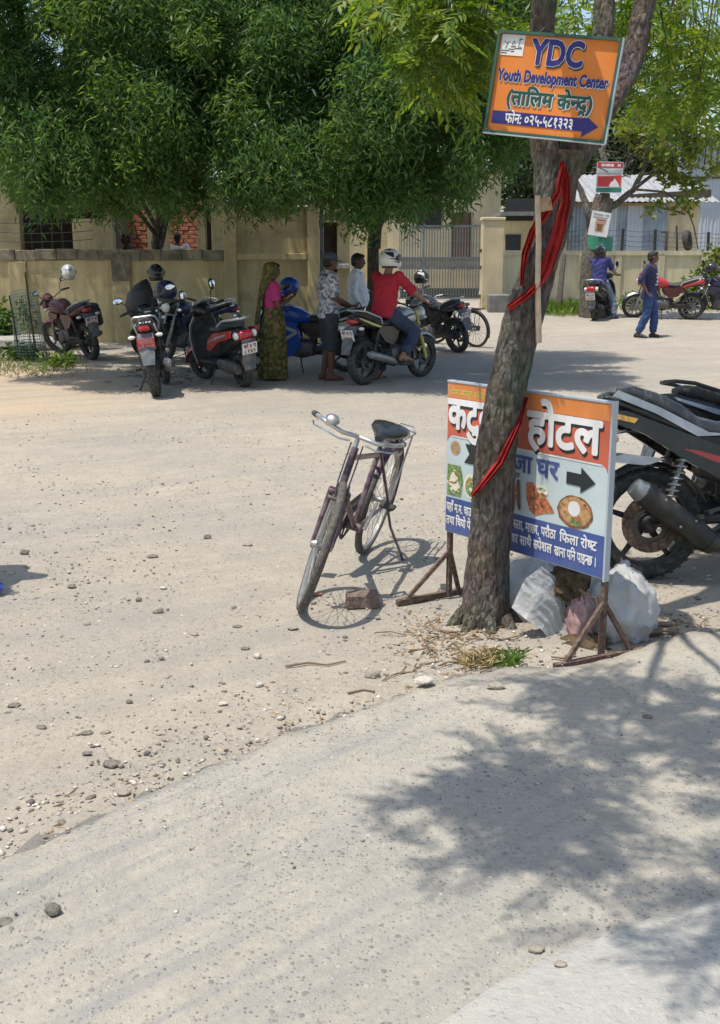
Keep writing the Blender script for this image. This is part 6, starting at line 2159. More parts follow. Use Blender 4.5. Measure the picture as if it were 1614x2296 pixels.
# man in the pale shirt
stand(person('man in a pale blue white shirt and dark trousers standing by the tree trunk', joints(eL=(.05, .23, 1.14), wL=(.26, .14, 1.10), eR=(-.01, -.235, 1.13), wR=(.10, -.22, .90), face=(1, -.1, -.1)),
             skin='skin_dark', top='shirt_white', sleeve=.80, bottom='trousers_dark', belly=.09, tuck=True, collar=True, shoes='shoe_dark'), 799, 821, R(-8), 1.0)
# walking man
stand(person('young man in a navy shirt and blue jeans walking across the far road', joints(pel=(0, 0, .90), eR=(-.13, -.30, 1.15), wR=(.0, -.24, .93), eL=(.05, .25, 1.14), wL=(.14, .20, .92), hL=(0, .09, .87), hR=(0, -.09, .87), kL=(.10, .10, .48), aL=(.09, .11, .085), kR=(-.01, -.10, .46), aR=(-.16, -.11, .095), face=(.9, .5, -.05), head=(.03, .01, 1.59)),
             skin='skin_dark', top='shirt_navy', sleeve=.62, bottom='denim_blue', shoes='shoe_dark'), 1450, 757, R(-28), 1.0)
wm = [o for o in bpy.data.objects if o.name.startswith('person')][-1]
m = M()
for y, z, w, h_ in ((.0, 1.27, .16, .018), (.0, 1.2, .05, .06), (.03, 1.12, .07, .05), (-.02, 1.06, .15, .02)):
    m.box((.137, y, z), (.012, w, h_))
m.build('shirt_print', MT['poster_white'], wm, smooth=0)

# woman in a sari
def woman():
    J = joints(sh=(.0, 0, 1.40), eL=(.06, .24, 1.10), wL=(.26, .10, 1.24), eR=(.04, -.25, 1.08), wR=(.26, -.12, 1.20), face=(1, .1, -.15), sL=(0, .175, 1.38), sR=(0, -.175, 1.38))
    t = person('woman in an olive gold sari with her head covered and a pink blouse', J, skin='skin_dark', top='blouse_pink', sleeve=.36, bottom=None, shoes='shoe_dark', sandal=True, hair=True, tuck=True)
    for o in t.children:
        if o.name.startswith('shirt'): o.name = 'blouse'
    m = M()
    rings = []
    n = 64
    for z, w, d in ((1.06, .165, .135), (1.00, .18, .15), (.92, .205, .175), (.80, .21, .19), (.6, .205, .19), (.35, .21, .20), (.12, .225, .215), (.035, .235, .225)):
        ring = []
        for k in range(n):
            a = 2 * math.pi * k / n
            pl = 1 + (.055 * math.sin(a * 15 + z * 3) + .035 * math.sin(a * 7 - z * 4)) * min(1, (1.06 - z) * 2)
            ring.append(Vector((d * math.cos(a) * pl + .01, w * math.sin(a) * pl, z)))
        rings.append(ring)
    m.rings(rings); m.build('sari_skirt', MT['sari'], t, 70)
    # end of the sari over the head and down the back
    m = M()
    rr = []
    for z, rx, ry, cx, a0 in ((1.722, .03, .03, .01, 60), (1.705, .085, .075, .005, 62), (1.66, .118, .100, .005, 60), (1.60, .126, .108, .0, 64), (1.52, .120, .108, -.01, 70), (1.46, .13, .15, -.02, 78), (1.40, .145, .20, -.02, 108), (1.28, .165, .18, -.02, 135), (1.10, .19, .17, -.02, 142), (.95, .215, .18, -.02, 145), (.80, .23, .18, -.02, 147), (.62, .23, .17, -.02, 150)):
        row = []
        for k in range(33):
            a = R(a0 + (360 - 2 * a0) * k / 32)
            w = 1 + .05 * math.sin(k * 1.3 + z * 6) + .03 * noise.noise((k * .4, z * 5, 0))
            row.append(Vector((cx + rx * math.cos(a) * w, ry * math.sin(a) * w * (1 if a < math.pi or z > 1.35 else .95), z)))
        rr.append(row)
    q = [[p - Vector((0, 0, 0)) for p in r] for r in rr]
    m.rings(q, False, False); m.build('sari_veil', MT['sari'], t, 80)
    m = M(); m.loft([((.0, 0, 1.03), Vector((.15, 0, 0)), Vector((0, .17, 0))), ((.0, 0, 1.07), Vector((.15, 0, 0)), Vector((0, .168, 0)))], 24); m.build('waist_fold', MT['sari'], t, 60)
    stand(t, 612, 851, R(16), .93)
woman()

# rider in red on the black motorcycle
def rider():
    J = joints(pel=(-.22, 0, .93), sh=(-.12, 0, 1.43), head=(-.06, 0, 1.61), sL=(-.11, .19, 1.41), sR=(-.11, -.19, 1.41), eL=(.06, .31, 1.20), eR=(.06, -.31, 1.20), wL=(.26, .35, 1.08), wR=(.26, -.35, 1.08), hL=(-.2, .10, .90), hR=(-.2, -.10, .90), kL=(.22, .24, .62), kR=(.24, -.21, .66), aL=(.10, .34, .085), aR=(-.06, -.22, .37), toeL=(1, .2, 0), toeR=(1, -.05, -.12), face=(1, .35, -.1))
    J['thumbL'] = Vector((0, -1, .2)); J['thumbR'] = Vector((0, 1, .2))
    t = person('man in a red shirt and white helmet sitting on the black motorcycle', J, skin='skin_light', top='shirt_red', sleeve=.50, bottom='denim', shoes='shoe_brown', sandal=True, hair=False, belly=.04, curl=.9)
    b = BIKES['ridden']
    t.location = b.location
    t.rotation_euler = b.rotation_euler
    m = M()
    torso(m, J, .028, top=0, bottom=-.14)
    bpy.context.view_layer.update()
    h = t.matrix_basis @ J['head']
    helmet('white helmet with black flashes worn by the man in the red shirt', h + Vector((0, 0, .025)), b.rotation_euler.z + R(-14), 'white_paint', 'black_gloss', marks='black_gloss', scale=1.08)
rider()
def far_rider():
    J = joints(pel=(-.22, 0, .86), sh=(-.16, 0, 1.38), head=(-.12, 0, 1.56), sL=(-.16, .185, 1.36), sR=(-.16, -.185, 1.36), eL=(-.02, .28, 1.16), eR=(-.04, -.27, 1.12), wL=(.2, .32, 1.04), wR=(.18, -.30, 1.02), hL=(-.2, .10, .84), hR=(-.2, -.10, .84), kL=(.02, .24, .48), kR=(.02, -.24, .46), aL=(-.02, .28, .085), aR=(-.04, -.30, .085))
    t = person('man in a blue polo shirt and helmet astride the dark scooter', J, skin='skin_light', top='shirt_blue', sleeve=.46, bottom='denim_pale', shoes='denim', hair=False, curl=.9, collar=True)
    b = BIKES['far_scooter']
    t.location = b.location
    t.rotation_euler = b.rotation_euler
    bpy.context.view_layer.update()
    helmet('dark and silver helmet worn by the man in the blue polo shirt', t.matrix_basis @ J['head'] + Vector((0, 0, .02)), R(62), 'black_gloss', 'black_gloss', marks='silver_paint')
far_rider()
# two people inside the ochre house
t = person('dark silhouetted person behind the low wall in front of the lit bricks', joints(face=(1, 0, 0)), skin='skin_dark', top='trousers_dark', bottom='trousers_dark')
p = P(286, 540, 24.75); t.location = (p.x, p.y, .42); t.rotation_euler = (0, 0, R(200))
t = person('person in a pale blue shirt standing inside the ochre house near the right opening', joints(), skin='skin_dark', top='shirt_white', bottom='trousers_dark')
p = P(398, 540, 25.2); t.location = (p.x, p.y, .46); t.rotation_euler = (0, 0, R(90))
# somebody stepping in at the left edge, only the shoe shows
J = joints(pel=(-.10, 0, .90), sh=(-.08, 0, 1.40), head=(-.04, 0, 1.58), sL=(-.08, .185, 1.38), sR=(-.08, -.185, 1.38), eL=(-.25, .22, 1.13), wL=(-.16, .23, .9), eR=(-.02, -.22, 1.12), wR=(.12, -.2, .92), hL=(-.1, .09, .87), hR=(-.1, -.09, .87), kL=(-.12, .1, .46), aL=(-.40, .1, .13), kR=(.18, -.1, .54), aR=(.24, -.1, .165), toeR=(1, 0, -.35), toeL=(1, 0, -.6))
t = person('person stepping in at the left edge with only a blue shoe showing', J, top='shirt_blue', bottom='denim', shoes='blue_paint')
q = P(11, 1262, 5.38)
t.location = (q.x - .24 - .185, q.y + .1, .0)
bpy.context.view_layer.update()
# ------------------------------------------------------------------ signs, cloth, sacks, small things
def plateframe(tl, tr, bl):
    tl, tr, bl = Vector(tl), Vector(tr), Vector(bl)
    u = tr - tl; v = tl - bl
    W, H = u.length, v.length
    u.normalize(); v = (v - u * v.dot(u)).normalized()
    n = u.cross(v)
    c = tl + u * W / 2 - v * H / 2
    F = Matrix(((u.x, v.x, n.x, c.x), (u.y, v.y, n.y, c.y), (u.z, v.z, n.z, c.z), (0, 0, 0, 1)))
    return F, W, H
def flat(name, pts, W, H, mat, parent, lift=.0008):
    """flat print: outline in fractions of the plate, from its top left corner"""
    m = M()
    m.add([((a - .5) * W, (.5 - b) * H, lift) for a, b in pts], [tuple(range(len(pts) - 1, -1, -1))])
    o = m.build(name, MT[mat], parent, smooth=0)
    return o
def disk(cx, cy, rx, ry, n=20, wob=0.0):
    return [(cx + rx * math.cos(2 * math.pi * k / n) * (1 + wob * math.sin(k * 2.7)), cy + ry * math.sin(2 * math.pi * k / n) * (1 + wob * math.cos(k * 1.9))) for k in range(n)]
I4 = Matrix.Identity(4)
def ydc():
    F, W, H = plateframe(P(1119, 67, 4.62), P(1398, 86, 4.44), P(1097, 297, 4.62))
    t = thing('signboard', 'orange Youth Development Center signboard with a blue arrow hung on the tree', 'signboard')
    t.matrix_basis = F
    m = M(); m.box((0, 0, -.006), (W - .012, H - .012, .010)); m.build('panel', MT['board_orange'], t)
    m = M(); b = .011
    m.box((0, H / 2 - b / 2, 0), (W, b, .022)); m.box((0, -H / 2 + b / 2, 0), (W, b, .022)); m.box((-W / 2 + b / 2, 0, 0), (b, H - 2 * b, .022)); m.box((W / 2 - b / 2, 0, 0), (b, H - 2 * b, .022))
    m.build('frame', MT['board_green'], t)
    m = M(); m.box((W / 2 + .002, 0, .002), (.004, H, .022)); m.box((0, -H / 2 - .002, .002), (W, .004, .022)); m.build('frame_edge', MT['sheet_grey'], t)
    X = lambda a: (a - .5) * W
    Y = lambda b: (.5 - b) * H
    flat('logo_panel', [(.035, .035), (.225, .035), (.225, .235), (.035, .235)], W, H, 'poster_white', t)
    m = M()
    for pts in ([(.06, .10), (.085, .13), (.10, .10)], [(.085, .13), (.075, .17)], [(.125, .13), (.14, .09), (.15, .125), (.158, .16)], [(.118, .15), (.155, .15)], [(.19, .06), (.178, .15), (.205, .15)], [(.175, .085), (.21, .075)]):
        m.tube([(X(a), Y(b_), .0012) for a, b_ in pts], .0022, 5, flat=.25)
    for x0, x1, y in ((.045, .11, .19), (.10, .15, .175), (.15, .21, .165), (.045, .09, .212), (.12, .15, .195)): m.box((X((x0 + x1) / 2), Y(y), .0012), ((x1 - x0) * W, .003, .0006))
    m.build('logo_mark', MT['ink_black'], t)
    lettering('lettering', 'YDC', I4, X(.50), Y(.185), .128, W * .43, MT['ink_navy'], t, .045, .0022, MT['poster_white'], .025, shift=(.0, -.0))
    lettering('lettering', 'YDC', I4, X(.50) + .003, Y(.19) - .004, .128, W * .44, MT['ink_black'], t, .07, .0007)
    lettering('lettering', 'Youth Development Center', I4, X(.495), Y(.425), .060, W * .90, MT['ink_navy'], t, .05, .0022, MT['poster_white'], .03, shift=(.02, -.03))
    lettering('lettering', 'Youth Development Center', I4, X(.500), Y(.434), .060, W * .905, MT['ink_black'], t, .06, .0007)
    dv = ['(तािलम', ' के', ('h', 'न'), ('r', 'द'), ')']
    lettering('lettering', dv, I4, X(.50), Y(.635), .078, W * .70, MT['ink_green'], t, .04, .0022, MT['poster_white'], .035, shift=(.02, -.02))
    lettering('lettering', dv, I4, X(.505), Y(.645), .078, W * .705, MT['ink_black'], t, .065, .0007)
    flat('arrow', [(.05, .775), (.80, .775), (.80, .735), (.925, .845), (.80, .955), (.80, .90), (.05, .90)], W, H, 'ink_navy', t, .0009)
    lettering('lettering', 'फोन: ०२५-५८१३२३', I4, X(.44), Y(.838), .054, W * .56, MT['poster_white'], t, .03, .0018)
    for a in (.03, .97):
        for b_ in (.03, .97):
            m = M(); m.ell((X(a), Y(b_), .010), (.005, .005, .003), None, 8, 5); m.build('screw', MT['rust'], t)
    m = M()
    for x in (.3, .72): m.tube([(X(x), H / 2 - .01, -.012), (X(x) + .02, H / 2 + .03, -.05), (X(x) + .03, H / 2 + .04, -.16)], .002, 5)
    m.build('hanging_wire', MT['wire'], t)
ydc()

def hotel():
    L_, R_ = G(995, 1340), G(1337, 1478)
    F, W, H = plateframe(P(1003, 855, L_.y), P(1372, 905, R_.y), P(993, 1188, L_.y))
    H *= 1.0
    t = thing('hotel_board', 'standing hotel signboard of red, pale and blue bands behind the tree trunk', 'signboard')
    t.matrix_basis = F
    inv = F.inverted()
    m = M(); m.box((0, 0, -.010), (W, H, .012)); m.build('panel', MT['print_pale'], t)
    X = lambda a: (a - .5) * W
    Y = lambda b: (.5 - b) * H
    E_ = .004
    flat('red_band', [(E_, E_), (1 - E_, E_), (1 - E_, .40), (.985, .365), (.96, .345), (.04, .345), (.02, .36), (E_, .39)], W, H, 'print_red', t, -.0030)
    flat('orange_band', [(E_, E_), (1 - E_, E_), (1 - E_, .10), (E_, .10)], W, H, 'print_orange', t, -.0022)
    m = M(); m.box((0, Y(.352), -.0025), (W * .93, .005, .001)); m.build('band_line', MT['poster_white'], t)
    flat('blue_band', [(E_, .762), (1 - E_, .752), (1 - E_, 1 - E_), (E_, 1 - E_)], W, H, 'print_blue', t, -.0030)
    lettering('lettering', 'होम मात्र रकेट', I4, X(.14), Y(.062), .042, W * .24, MT['yellow_decal'], t, .02, -.0012)
    for txt, x, w in (('कटुवान', .235, .46), ('होटल', .745, .43)):
        lettering('lettering', txt, I4, X(x) + .006, Y(.205) - .008, .215, W * w, MT['ink_black'], t, .04, -.0020)
        lettering('lettering', txt, I4, X(x), Y(.198), .215, W * w, MT['poster_white'], t, .04, -.0008)
    lettering('lettering', 'खाजा', I4, X(.45), Y(.435), .115, W * .25, MT['print_blue'], t, .03, -.0012)
    lettering('lettering', 'घर', I4, X(.665), Y(.435), .115, W * .135, MT['print_blue'], t, .03, -.0012)
    lettering('lettering', 'एण्ड', I4, X(.46), Y(.51), .03, W * .08, MT['ink_black'], t, .01, -.0012)
    flat('arrow', [(.775, .425), (.855, .425), (.855, .385), (.935, .462), (.855, .535), (.855, .497), (.775, .497)], W, H, 'ink_black', t, -.0012)
    flat('arrow', [(.135, .385), (.24, .385), (.24, .51), (.13, .51), (.165, .448)], W, H, 'ink_black', t, -.0012)
    flat('ring', disk(.065, .425, .035, .045), W, H, 'print_tan', t, -.0020)
    flat('ring', disk(.065, .425, .026, .033), W, H, 'plank', t, -.0012)
    flat('food_picture', [(.012, .54), (.105, .54), (.125, .63), (.11, .745), (.012, .745)], W, H, 'print_greens', t, -.0022)
    flat('food_picture', disk(.06, .66, .035, .07, 14, .1), W, H, 'print_cream', t, -.0014)
    flat('food_picture', disk(.18, .655, .05, .085), W, H, 'print_cream', t, -.0022)
    flat('food_picture', disk(.18, .66, .038, .062, 14, .1), W, H, 'print_greens', t, -.0014)
    for k, x in enumerate((.425, .458, .492)): flat('food_picture', [(x - .010, .54), (x + .008, .54), (x + .016, .64), (x + .008 + .006 * k, .725), (x - .004 + .004 * k, .725), (x - .014, .64)], W, H, 'print_brown', t, -.0016)
    flat('food_picture', [(.54, .545), (.58, .535), (.61, .57), (.655, .60), (.70, .66), (.715, .69), (.66, .705), (.60, .735), (.565, .71), (.545, .64)], W, H, 'print_meat', t, -.0018)
    flat('food_picture', disk(.635, .57, .035, .03, 12, .2), W, H, 'print_cream', t, -.0024)
    flat('food_picture', disk(.83, .655, .10, .098, 24, .03), W, H, 'print_brown', t, -.0024)
    flat('food_picture', disk(.83, .65, .088, .084, 22, .05), W, H, 'print_tan', t, -.0018)
    flat('food_picture', disk(.825, .635, .034, .046, 16, .05), W, H, 'poster_white', t, -.0012)
    flat('food_picture', disk(.84, .705, .035, .03, 12, .2), W, H, 'print_greens', t, -.0012)
    cols = ('print_greens', 'print_cream', 'print_meat', 'print_tan', 'print_brown', 'poster_white')
    for cx, cy, rx, ry, n, pick in ((.06, .66, .045, .085, 26, (0, 0, 1, 2)), (.18, .66, .036, .06, 16, (0, 1, 3)), (.62, .645, .055, .07, 26, (2, 4, 3)), (.635, .57, .03, .025, 10, (1, 5, 0)), (.83, .655, .085, .08, 34, (3, 4, 2, 3)), (.84, .70, .03, .025, 8, (0,)), (.458, .63, .03, .075, 8, (4, 3))):
        for q in range(n):
            r_, a_ = rng.random() ** .5, rng.random() * 6.28
            x_, y_ = cx + rx * r_ * math.cos(a_), cy + ry * r_ * math.sin(a_)
            s_ = rng.uniform(.004, .011)
            if cx == .83 and math.hypot((x_ - .825) / .04, (y_ - .635) / .05) < 1: continue
            flat('food_picture', disk(x_, y_, s_ * rng.uniform(.7, 1.6), s_ * rng.uniform(.8, 1.8), 6, .3), W, H, cols[rng.choice(pick)], t, -.0009 + .00001 * q)
    for x, txt, y, w in ((.10, 'यहाँ म.म. चाउ', .825, .18), (.54, ['िचया ना', ('h', 'स'), 'ता, माछा, परौठा'], .818, .38), (.855, ['िफला रो', ('h', 'ष'), 'ट'], .820, .21), (.11, 'तथा िचयो पेय', .915, .20), (.54, ['दाउनुका साथै ', ('h', 'स'), 'पेशल'], .910, .34), (.84, ['खाना पिन पाइ', ('h', 'न'), 'छ ।'], .912, .235)):
        lettering('lettering', txt, I4, X(x), Y(y), .062, W * w, MT['poster_white'], t, .03, -.0012)
    # legs: two uprights, each on a braced foot
    for sx, bar, fx in ((-1, ((890, 1358), (1050, 1327)), L_), (1, ((1243, 1503), (1442, 1464)), R_)):
        topz = Vector((sx * (W / 2 - .012), H / 2 - .01, -.028))
        foot = inv @ Vector((fx.x, fx.y, fx.z + .015))
        foot.x = sx * (W / 2 - .012); foot.z = -.028
        m = M(); m.tube([foot, topz], .016, 4); po = m.build('post', MT['rust'], t, 30)
        a, b_ = G(*bar[0]), G(*bar[1])
        up = Vector((0, 0, .016))
        a_, b__ = inv @ (a + up), inv @ (b_ + up)
        m = M(); m.tube([a_, b__], .019, 4); m.build('foot_bar', MT['rust'], po, 30)
        jn = foot.lerp(topz, .22)
        for e in (a_.lerp(b__, .10), a_.lerp(b__, .86)):
            m = M(); m.tube([e, jn], .013, 4); m.build('brace', MT['rust'], po, 30)
    m = M(); m.box((W / 2 + .004, 0, -.014), (.010, H + .02, .03)); m.build('edge_strip', MT['sheet_grey'], t)
    m = M(); m.box((0, H / 2 + .004, -.014), (W, .008, .03)); m.build('edge_strip', MT['sheet_grey'], t)
hotel()

# trunk surface for whatever is tied round the tree
TP = [(1412, 1086, 62), (1250, 1094, 50), (1120, 1104, 51), (980, 1115, 47), (850, 1140, 45), (720, 1171, 47), (600, 1208, 43), (500, 1236, 43), (395, 1247, 56), (330, 1252, 70)]
def on_trunk(px, py, out=.016):
    ys = [a for a, _, _ in TP][::-1]
    cx = np.interp(py, ys, [b for _, b, _ in TP][::-1]); hw = np.interp(py, ys, [c for _, _, c in TP][::-1])
    d = (px - cx) / hw
    r = hw * 5.0 / FPX
    y = 4.80 - r * math.sqrt(max(0, 1 - min(1, d * d))) - out
    return P(px, py, y)
def ribbon(name, path, mat, label, cat, parent=None, seed=0, out=.016):
    pts, ws = [], []
    for (a, b_) in zip(path[:-1], path[1:]):
        for k in range(6):
            f = k / 6
            pts.append(on_trunk(a[0] + (b_[0] - a[0]) * f, a[1] + (b_[1] - a[1]) * f, out)); ws.append(a[2] + (b_[2] - a[2]) * f)
    pts.append(on_trunk(path[-1][0], path[-1][1], out)); ws.append(path[-1][2])
    rings = []
    n = 14
    for i, p in enumerate(pts):
        tg = (pts[min(i + 1, len(pts) - 1)] - pts[max(i - 1, 0)]).normalized()
        out_ = Vector((0, -1, .2)).normalized()
        sd = tg.cross(out_).normalized()
        w = ws[i] * 5.0 / FPX / 2
        ring = []
        for k in range(n):
            s = -1 + 2 * (k / (n - 1))
            fold = .010 * math.sin(s * 7 + seed + i * .15) + .006 * noise.noise((i * .3, s * 3, seed))
            ring.append(p + sd * (s * w * (1 + .08 * noise.noise((i * .5, seed, 0)))) - out_ * (-fold) + out_ * -.004 * s * s)
        back = [q - out_ * .007 for q in ring[::-1]]
        rings.append(ring + back)
    m = M(); m.rings(rings)
    o = m.build(name, MT[mat], parent, 70)
    if label: tag(o, label, cat)
    return o
rc = ribbon('red_cloth', [(1258, 362, 10), (1270, 400, 13), (1268, 455, 19), (1250, 530, 27), (1226, 600, 26), (1204, 640, 18), (1180, 662, 15), (1140, 690, 14)], 'cloth_red', 'long red cloth knotted in the fork of the tree and wound down its trunk', 'cloth', seed=1)
s2 = ribbon('strand', [(1264, 368, 10), (1252, 430, 14), (1222, 478, 18), (1194, 520, 16), (1176, 570, 14), (1168, 640, 6)], 'cloth_red', None, None, rc, seed=4, out=.024)
ribbon('red_strap', [(1180, 890, 8), (1162, 950, 12), (1122, 1035, 16), (1082, 1085, 14), (1058, 1112, 9)], 'cloth_red', 'narrow red strap crossing the trunk in front of the hotel board', 'strap', seed=2, out=.012)
a, b_ = on_trunk(1205, 438, .06), on_trunk(1208, 768, .085)
m = M(); m.tube([a, a.lerp(b_, .3) + Vector((.003, 0, 0)), a.lerp(b_, .6) - Vector((.003, 0, 0)), b_], [.011, .012, .012, .013], 8)
tag(m.build('bamboo_stick', MT['bamboo']), 'pale straight stick tied upright along the leaning trunk', 'stick')
c = on_trunk(1222, 458, .03)
m = M(); m.box((0, 0, 0), (.055, .014, .055), rot=(0, -.2, 0), bev=.003); o = m.build('wood_offcut', MT['plank']); o.location = c
tag(o, 'small square offcut of board wedged under the red cloth', 'board')

def lumpy(m, c, r, amp, seed, n=36, k=22, sink=.25, fold=0.0):
    c = Vector(c)
    rings = []
    for i in range(k + 1):
        th = math.pi * (.02 + .96 * i / k)
        ring = []
        for j in range(n):
            a = 2 * math.pi * j / n
            d = Vector((math.sin(th) * math.cos(a), math.sin(th) * math.sin(a), math.cos(th)))
            q = d * 2.2 + Vector((seed, seed * 2, 0))
            f = 1 + amp * (noise.noise(q) + .6 * noise.noise(q * 2.7) + .5 * abs(noise.noise(q * 5.5)) + .22 * math.sin(a * 9 + d.z * 7 + seed))
            if fold:
                w = Vector((d.x * 2.5 + d.z * 3 + seed, d.y * 2.5 - d.z * 2, d.x - d.y))
                f += fold * (1 - 2 * abs(noise.noise(w * 1.3))) * .9 + fold * (1 - 2 * abs(noise.noise(w * 3.1 + Vector((5, 1, seed))))) * .55
            v = Vector((d.x * r[0], d.y * r[1], d.z * r[2])) * f
            v.z = max(v.z, -r[2] * (1 - sink))
            ring.append(c + v)
        rings.append(ring)
    m.rings(rings)
def sacks():
    t = thing('rubbish_sack', 'slumped wrinkled white sack of rubbish with a pink stain behind the hotel board', 'sack')
    m = M()
    lumpy(m, (.86, 4.97, .13), (.25, .20, .17), .10, 3.1, 40, 24, sink=.3)
    lumpy(m, (1.02, 4.98, .12), (.22, .18, .16), .10, 4.4, 40, 24, sink=.3)
    lumpy(m, (1.20, 4.80, .12), (.15, .19, .19), .22, 11.3, 40, 24, sink=.34)
    b_ = remeshed(m, .0085, 'sack_body', MT['sack_white'], t, 10)
    me = b_.data
    for v in me.vertices:                                # creases of thin woven plastic, running up and over the lumps
        p = v.co
        lobe = min(((.86, 4.97, .30), (1.02, 4.98, .28), (1.20, 4.80, .33)), key=lambda c: (p.x - c[0]) ** 2 + (p.y - c[1]) ** 2)
        a = math.atan2(p.y - lobe[1], p.x - lobe[0])
        r = math.hypot(p.x - lobe[0], p.y - lobe[1])
        wob = 1.4 * noise.noise(p * 5) + r * 6
        pl = 1 - 2 * abs(math.sin(a * 4.5 + wob)) + .6 * (1 - 2 * abs(math.sin(a * 8 - wob * 1.3 + 1)))
        f = pl * .0075 * sstep(0, .07, r) * sstep(-.02, .10, p.z) + .010 * noise.noise(p * 7) + .004 * (1 - 2.6 * abs(noise.noise(Vector((p.x * 6, p.y * 6, p.z * 16)))))
        v.co = p + v.normal * f
    me.update()
    m = M()
    rr = []
    g = [((1146, 1362), (1176, 1298), (1213, 1270)), ((1178, 1388), (1212, 1332), (1250, 1298)), ((1213, 1412), (1246, 1362), (1262, 1330)), ((1240, 1446), (1260, 1402), (1268, 1370)), ((1270, 1474), (1278, 1438), (1284, 1412))]
    cs = [[P(px, py, 4.63 - .03 * math.sin(i * 1.4 + k) + .05 * k) for k, (px, py) in enumerate(row)] for i, row in enumerate(g)]
    NA, NB = 60, 36
    for i in range(NA + 1):                              # a fine sheet with creases along its length
        a = i / NA * 4; i0 = min(int(a), 3); fa = a - i0
        row = []
        for k in range(NB + 1):
            bb = k / NB * 2; k0 = min(int(bb), 1); fb = bb - k0
            q = cs[i0][k0].lerp(cs[i0 + 1][k0], fa).lerp(cs[i0][k0 + 1].lerp(cs[i0 + 1][k0 + 1], fa), fb)
            w = Vector((i * .06, k * .30, 2.0))
            q = q + Vector((.3 * noise.noise(q * 9), -1, .25)) * (.010 * (1 - 2.4 * abs(noise.noise(w * .55))) + .0035 * (1 - 2.4 * abs(noise.noise(w * 1.3))) + .014 * noise.noise(q * 5))
            row.append(q)
        rr.append(row)
    m.rings(rr, False, False)
    base = list(m.v)
    m.add([v + Vector((.003, .006, 0)) for v in base], [tuple(reversed(f)) for f in list(m.f)])
    m.build('sack_flap', MT['sack_white'], t, 80)
    m = M(); lumpy(m, P(1276, 1308, 4.76), (.07, .07, .075), .45, 8.2, 26, 16, 0, fold=.15); m.build('waste', MT['waste'], t, 40)
    m = M(); lumpy(m, P(1300, 1398, 4.70), (.055, .05, .13), .25, 5.0, 40, 26, 0, fold=.16); m.build('pink_wrapper', MT['sack_pink'], t, 60)
    m = M(); lumpy(m, P(1305, 1458, 4.62), (.13, .07, .055), .35, 6.0, 28, 16, 0, fold=.15); m.build('dark_waste', MT['waste'], t, 50)
    m = M()
    p0 = P(1338, 1338, 4.5)
    m.tube([P(1300, 1322, 4.62), P(1320, 1335, 4.55), p0, P(1342, 1360, 4.5), P(1330, 1380, 4.52)], .006, 5)
    tag(m.build('tie_string', MT['twig']), 'bit of cord tied round the leg of the hotel board above the sack', 'cord')
sacks()

g = G(812, 1363)
m = M(); m.box((0, 0, .034), (.160, .105, .070), rot=(0, 0, .08), bev=.006)
o = m.build('loose_brick', MT['brick_block']); o.location = (g.x, g.y + .04, g.z)
tag(o, 'single red brown brick lying in the sun between the bicycle and the board', 'brick')

STONES = [(835, 1518, 34, 0, 'rounded grey brown stone on the bare earth in front of the tree'), (122, 2098, 36, 1, 'knobbly grey stone alone on the concrete apron near the left edge'), (10, 2126, 40, 1, 'flat dark stone at the left edge just below the knobbly grey stone'), (950, 1566, 44, 2, 'flat pale stone on the broken edge of the apron below the rounded stone'), (142, 1892, 20, 1, 'small dark stone on the broken apron edge at the left'), (277, 1779, 30, 0, 'reddish flat stone just beyond the broken apron edge'), (250, 1714, 38, 1, 'long flat dark stone left of the reddish stone'), (525, 1722, 40, 1, 'dark sliver of stone lying along the apron edge'), (31, 1583, 26, 1, 'dark stone near the left edge halfway down the earth road'), (93, 1632, 24, 1, 'flat dark stone just below and right of the left edge stone'), (195, 1645, 26, 1, 'left one of two dark flat stones lying side by side'), (237, 1642, 22, 0, 'right one of two dark flat stones lying side by side'), (290, 1575, 14, 1, 'small dark pebble standing above the two flat stones'), (195, 1690, 20, 1, 'small dark stone just above the long flat dark stone'), (330, 1690, 16, 1, 'small dark stone right of the long flat dark stone'), (434, 1423, 22, 0, 'brown stone on the open earth left of the brick'), (532, 1406, 20, 1, 'dark flat stone left of the front bicycle tyre'), (657, 1409, 24, 0, 'brownish stone just in front of the bicycle shadow'), (355, 1374, 24, 0, 'little heap shaped stone in the middle of the open earth'), (311, 1346, 14, 1, 'dark pebble above the little heap shaped stone'), (161, 1316, 20, 1, 'dark flat stone on the left part of the sunny road'), (465, 1207, 18, 1, 'dark sliver of stone far out on the sunny road'), (555, 1223, 22, 0, 'brown flat stone on the road left of the bicycle'), (342, 1249, 24, 1, 'dark flat stone in the middle of the left road'), (55, 1241, 18, 1, 'dark crescent shaped stone beside the blue shoe'), (195, 1402, 16, 0, 'small brown stone on the left earth'), (582, 1538, 18, 2, 'pale rounded pebble on the earth below the bicycle'), (577, 1473, 18, 2, 'pale stone left of the twigs on the earth'), (500, 1578, 20, 2, 'pale flat stone in the middle foreground earth'), (550, 1455, 20, 1, 'dark flat stone above the pale stone by the twigs'), (1254, 2226, 26, 0, 'small flat stone on the smooth slab in the near right corner'), (1198, 2186, 34, 0, 'thin brown flake lying on the edge of the smooth slab'), (1110, 1578, 40, 0, 'flat brown flake on the shaded part of the apron'), (1448, 1648, 22, 1, 'dark chip on the shaded apron at the right')]
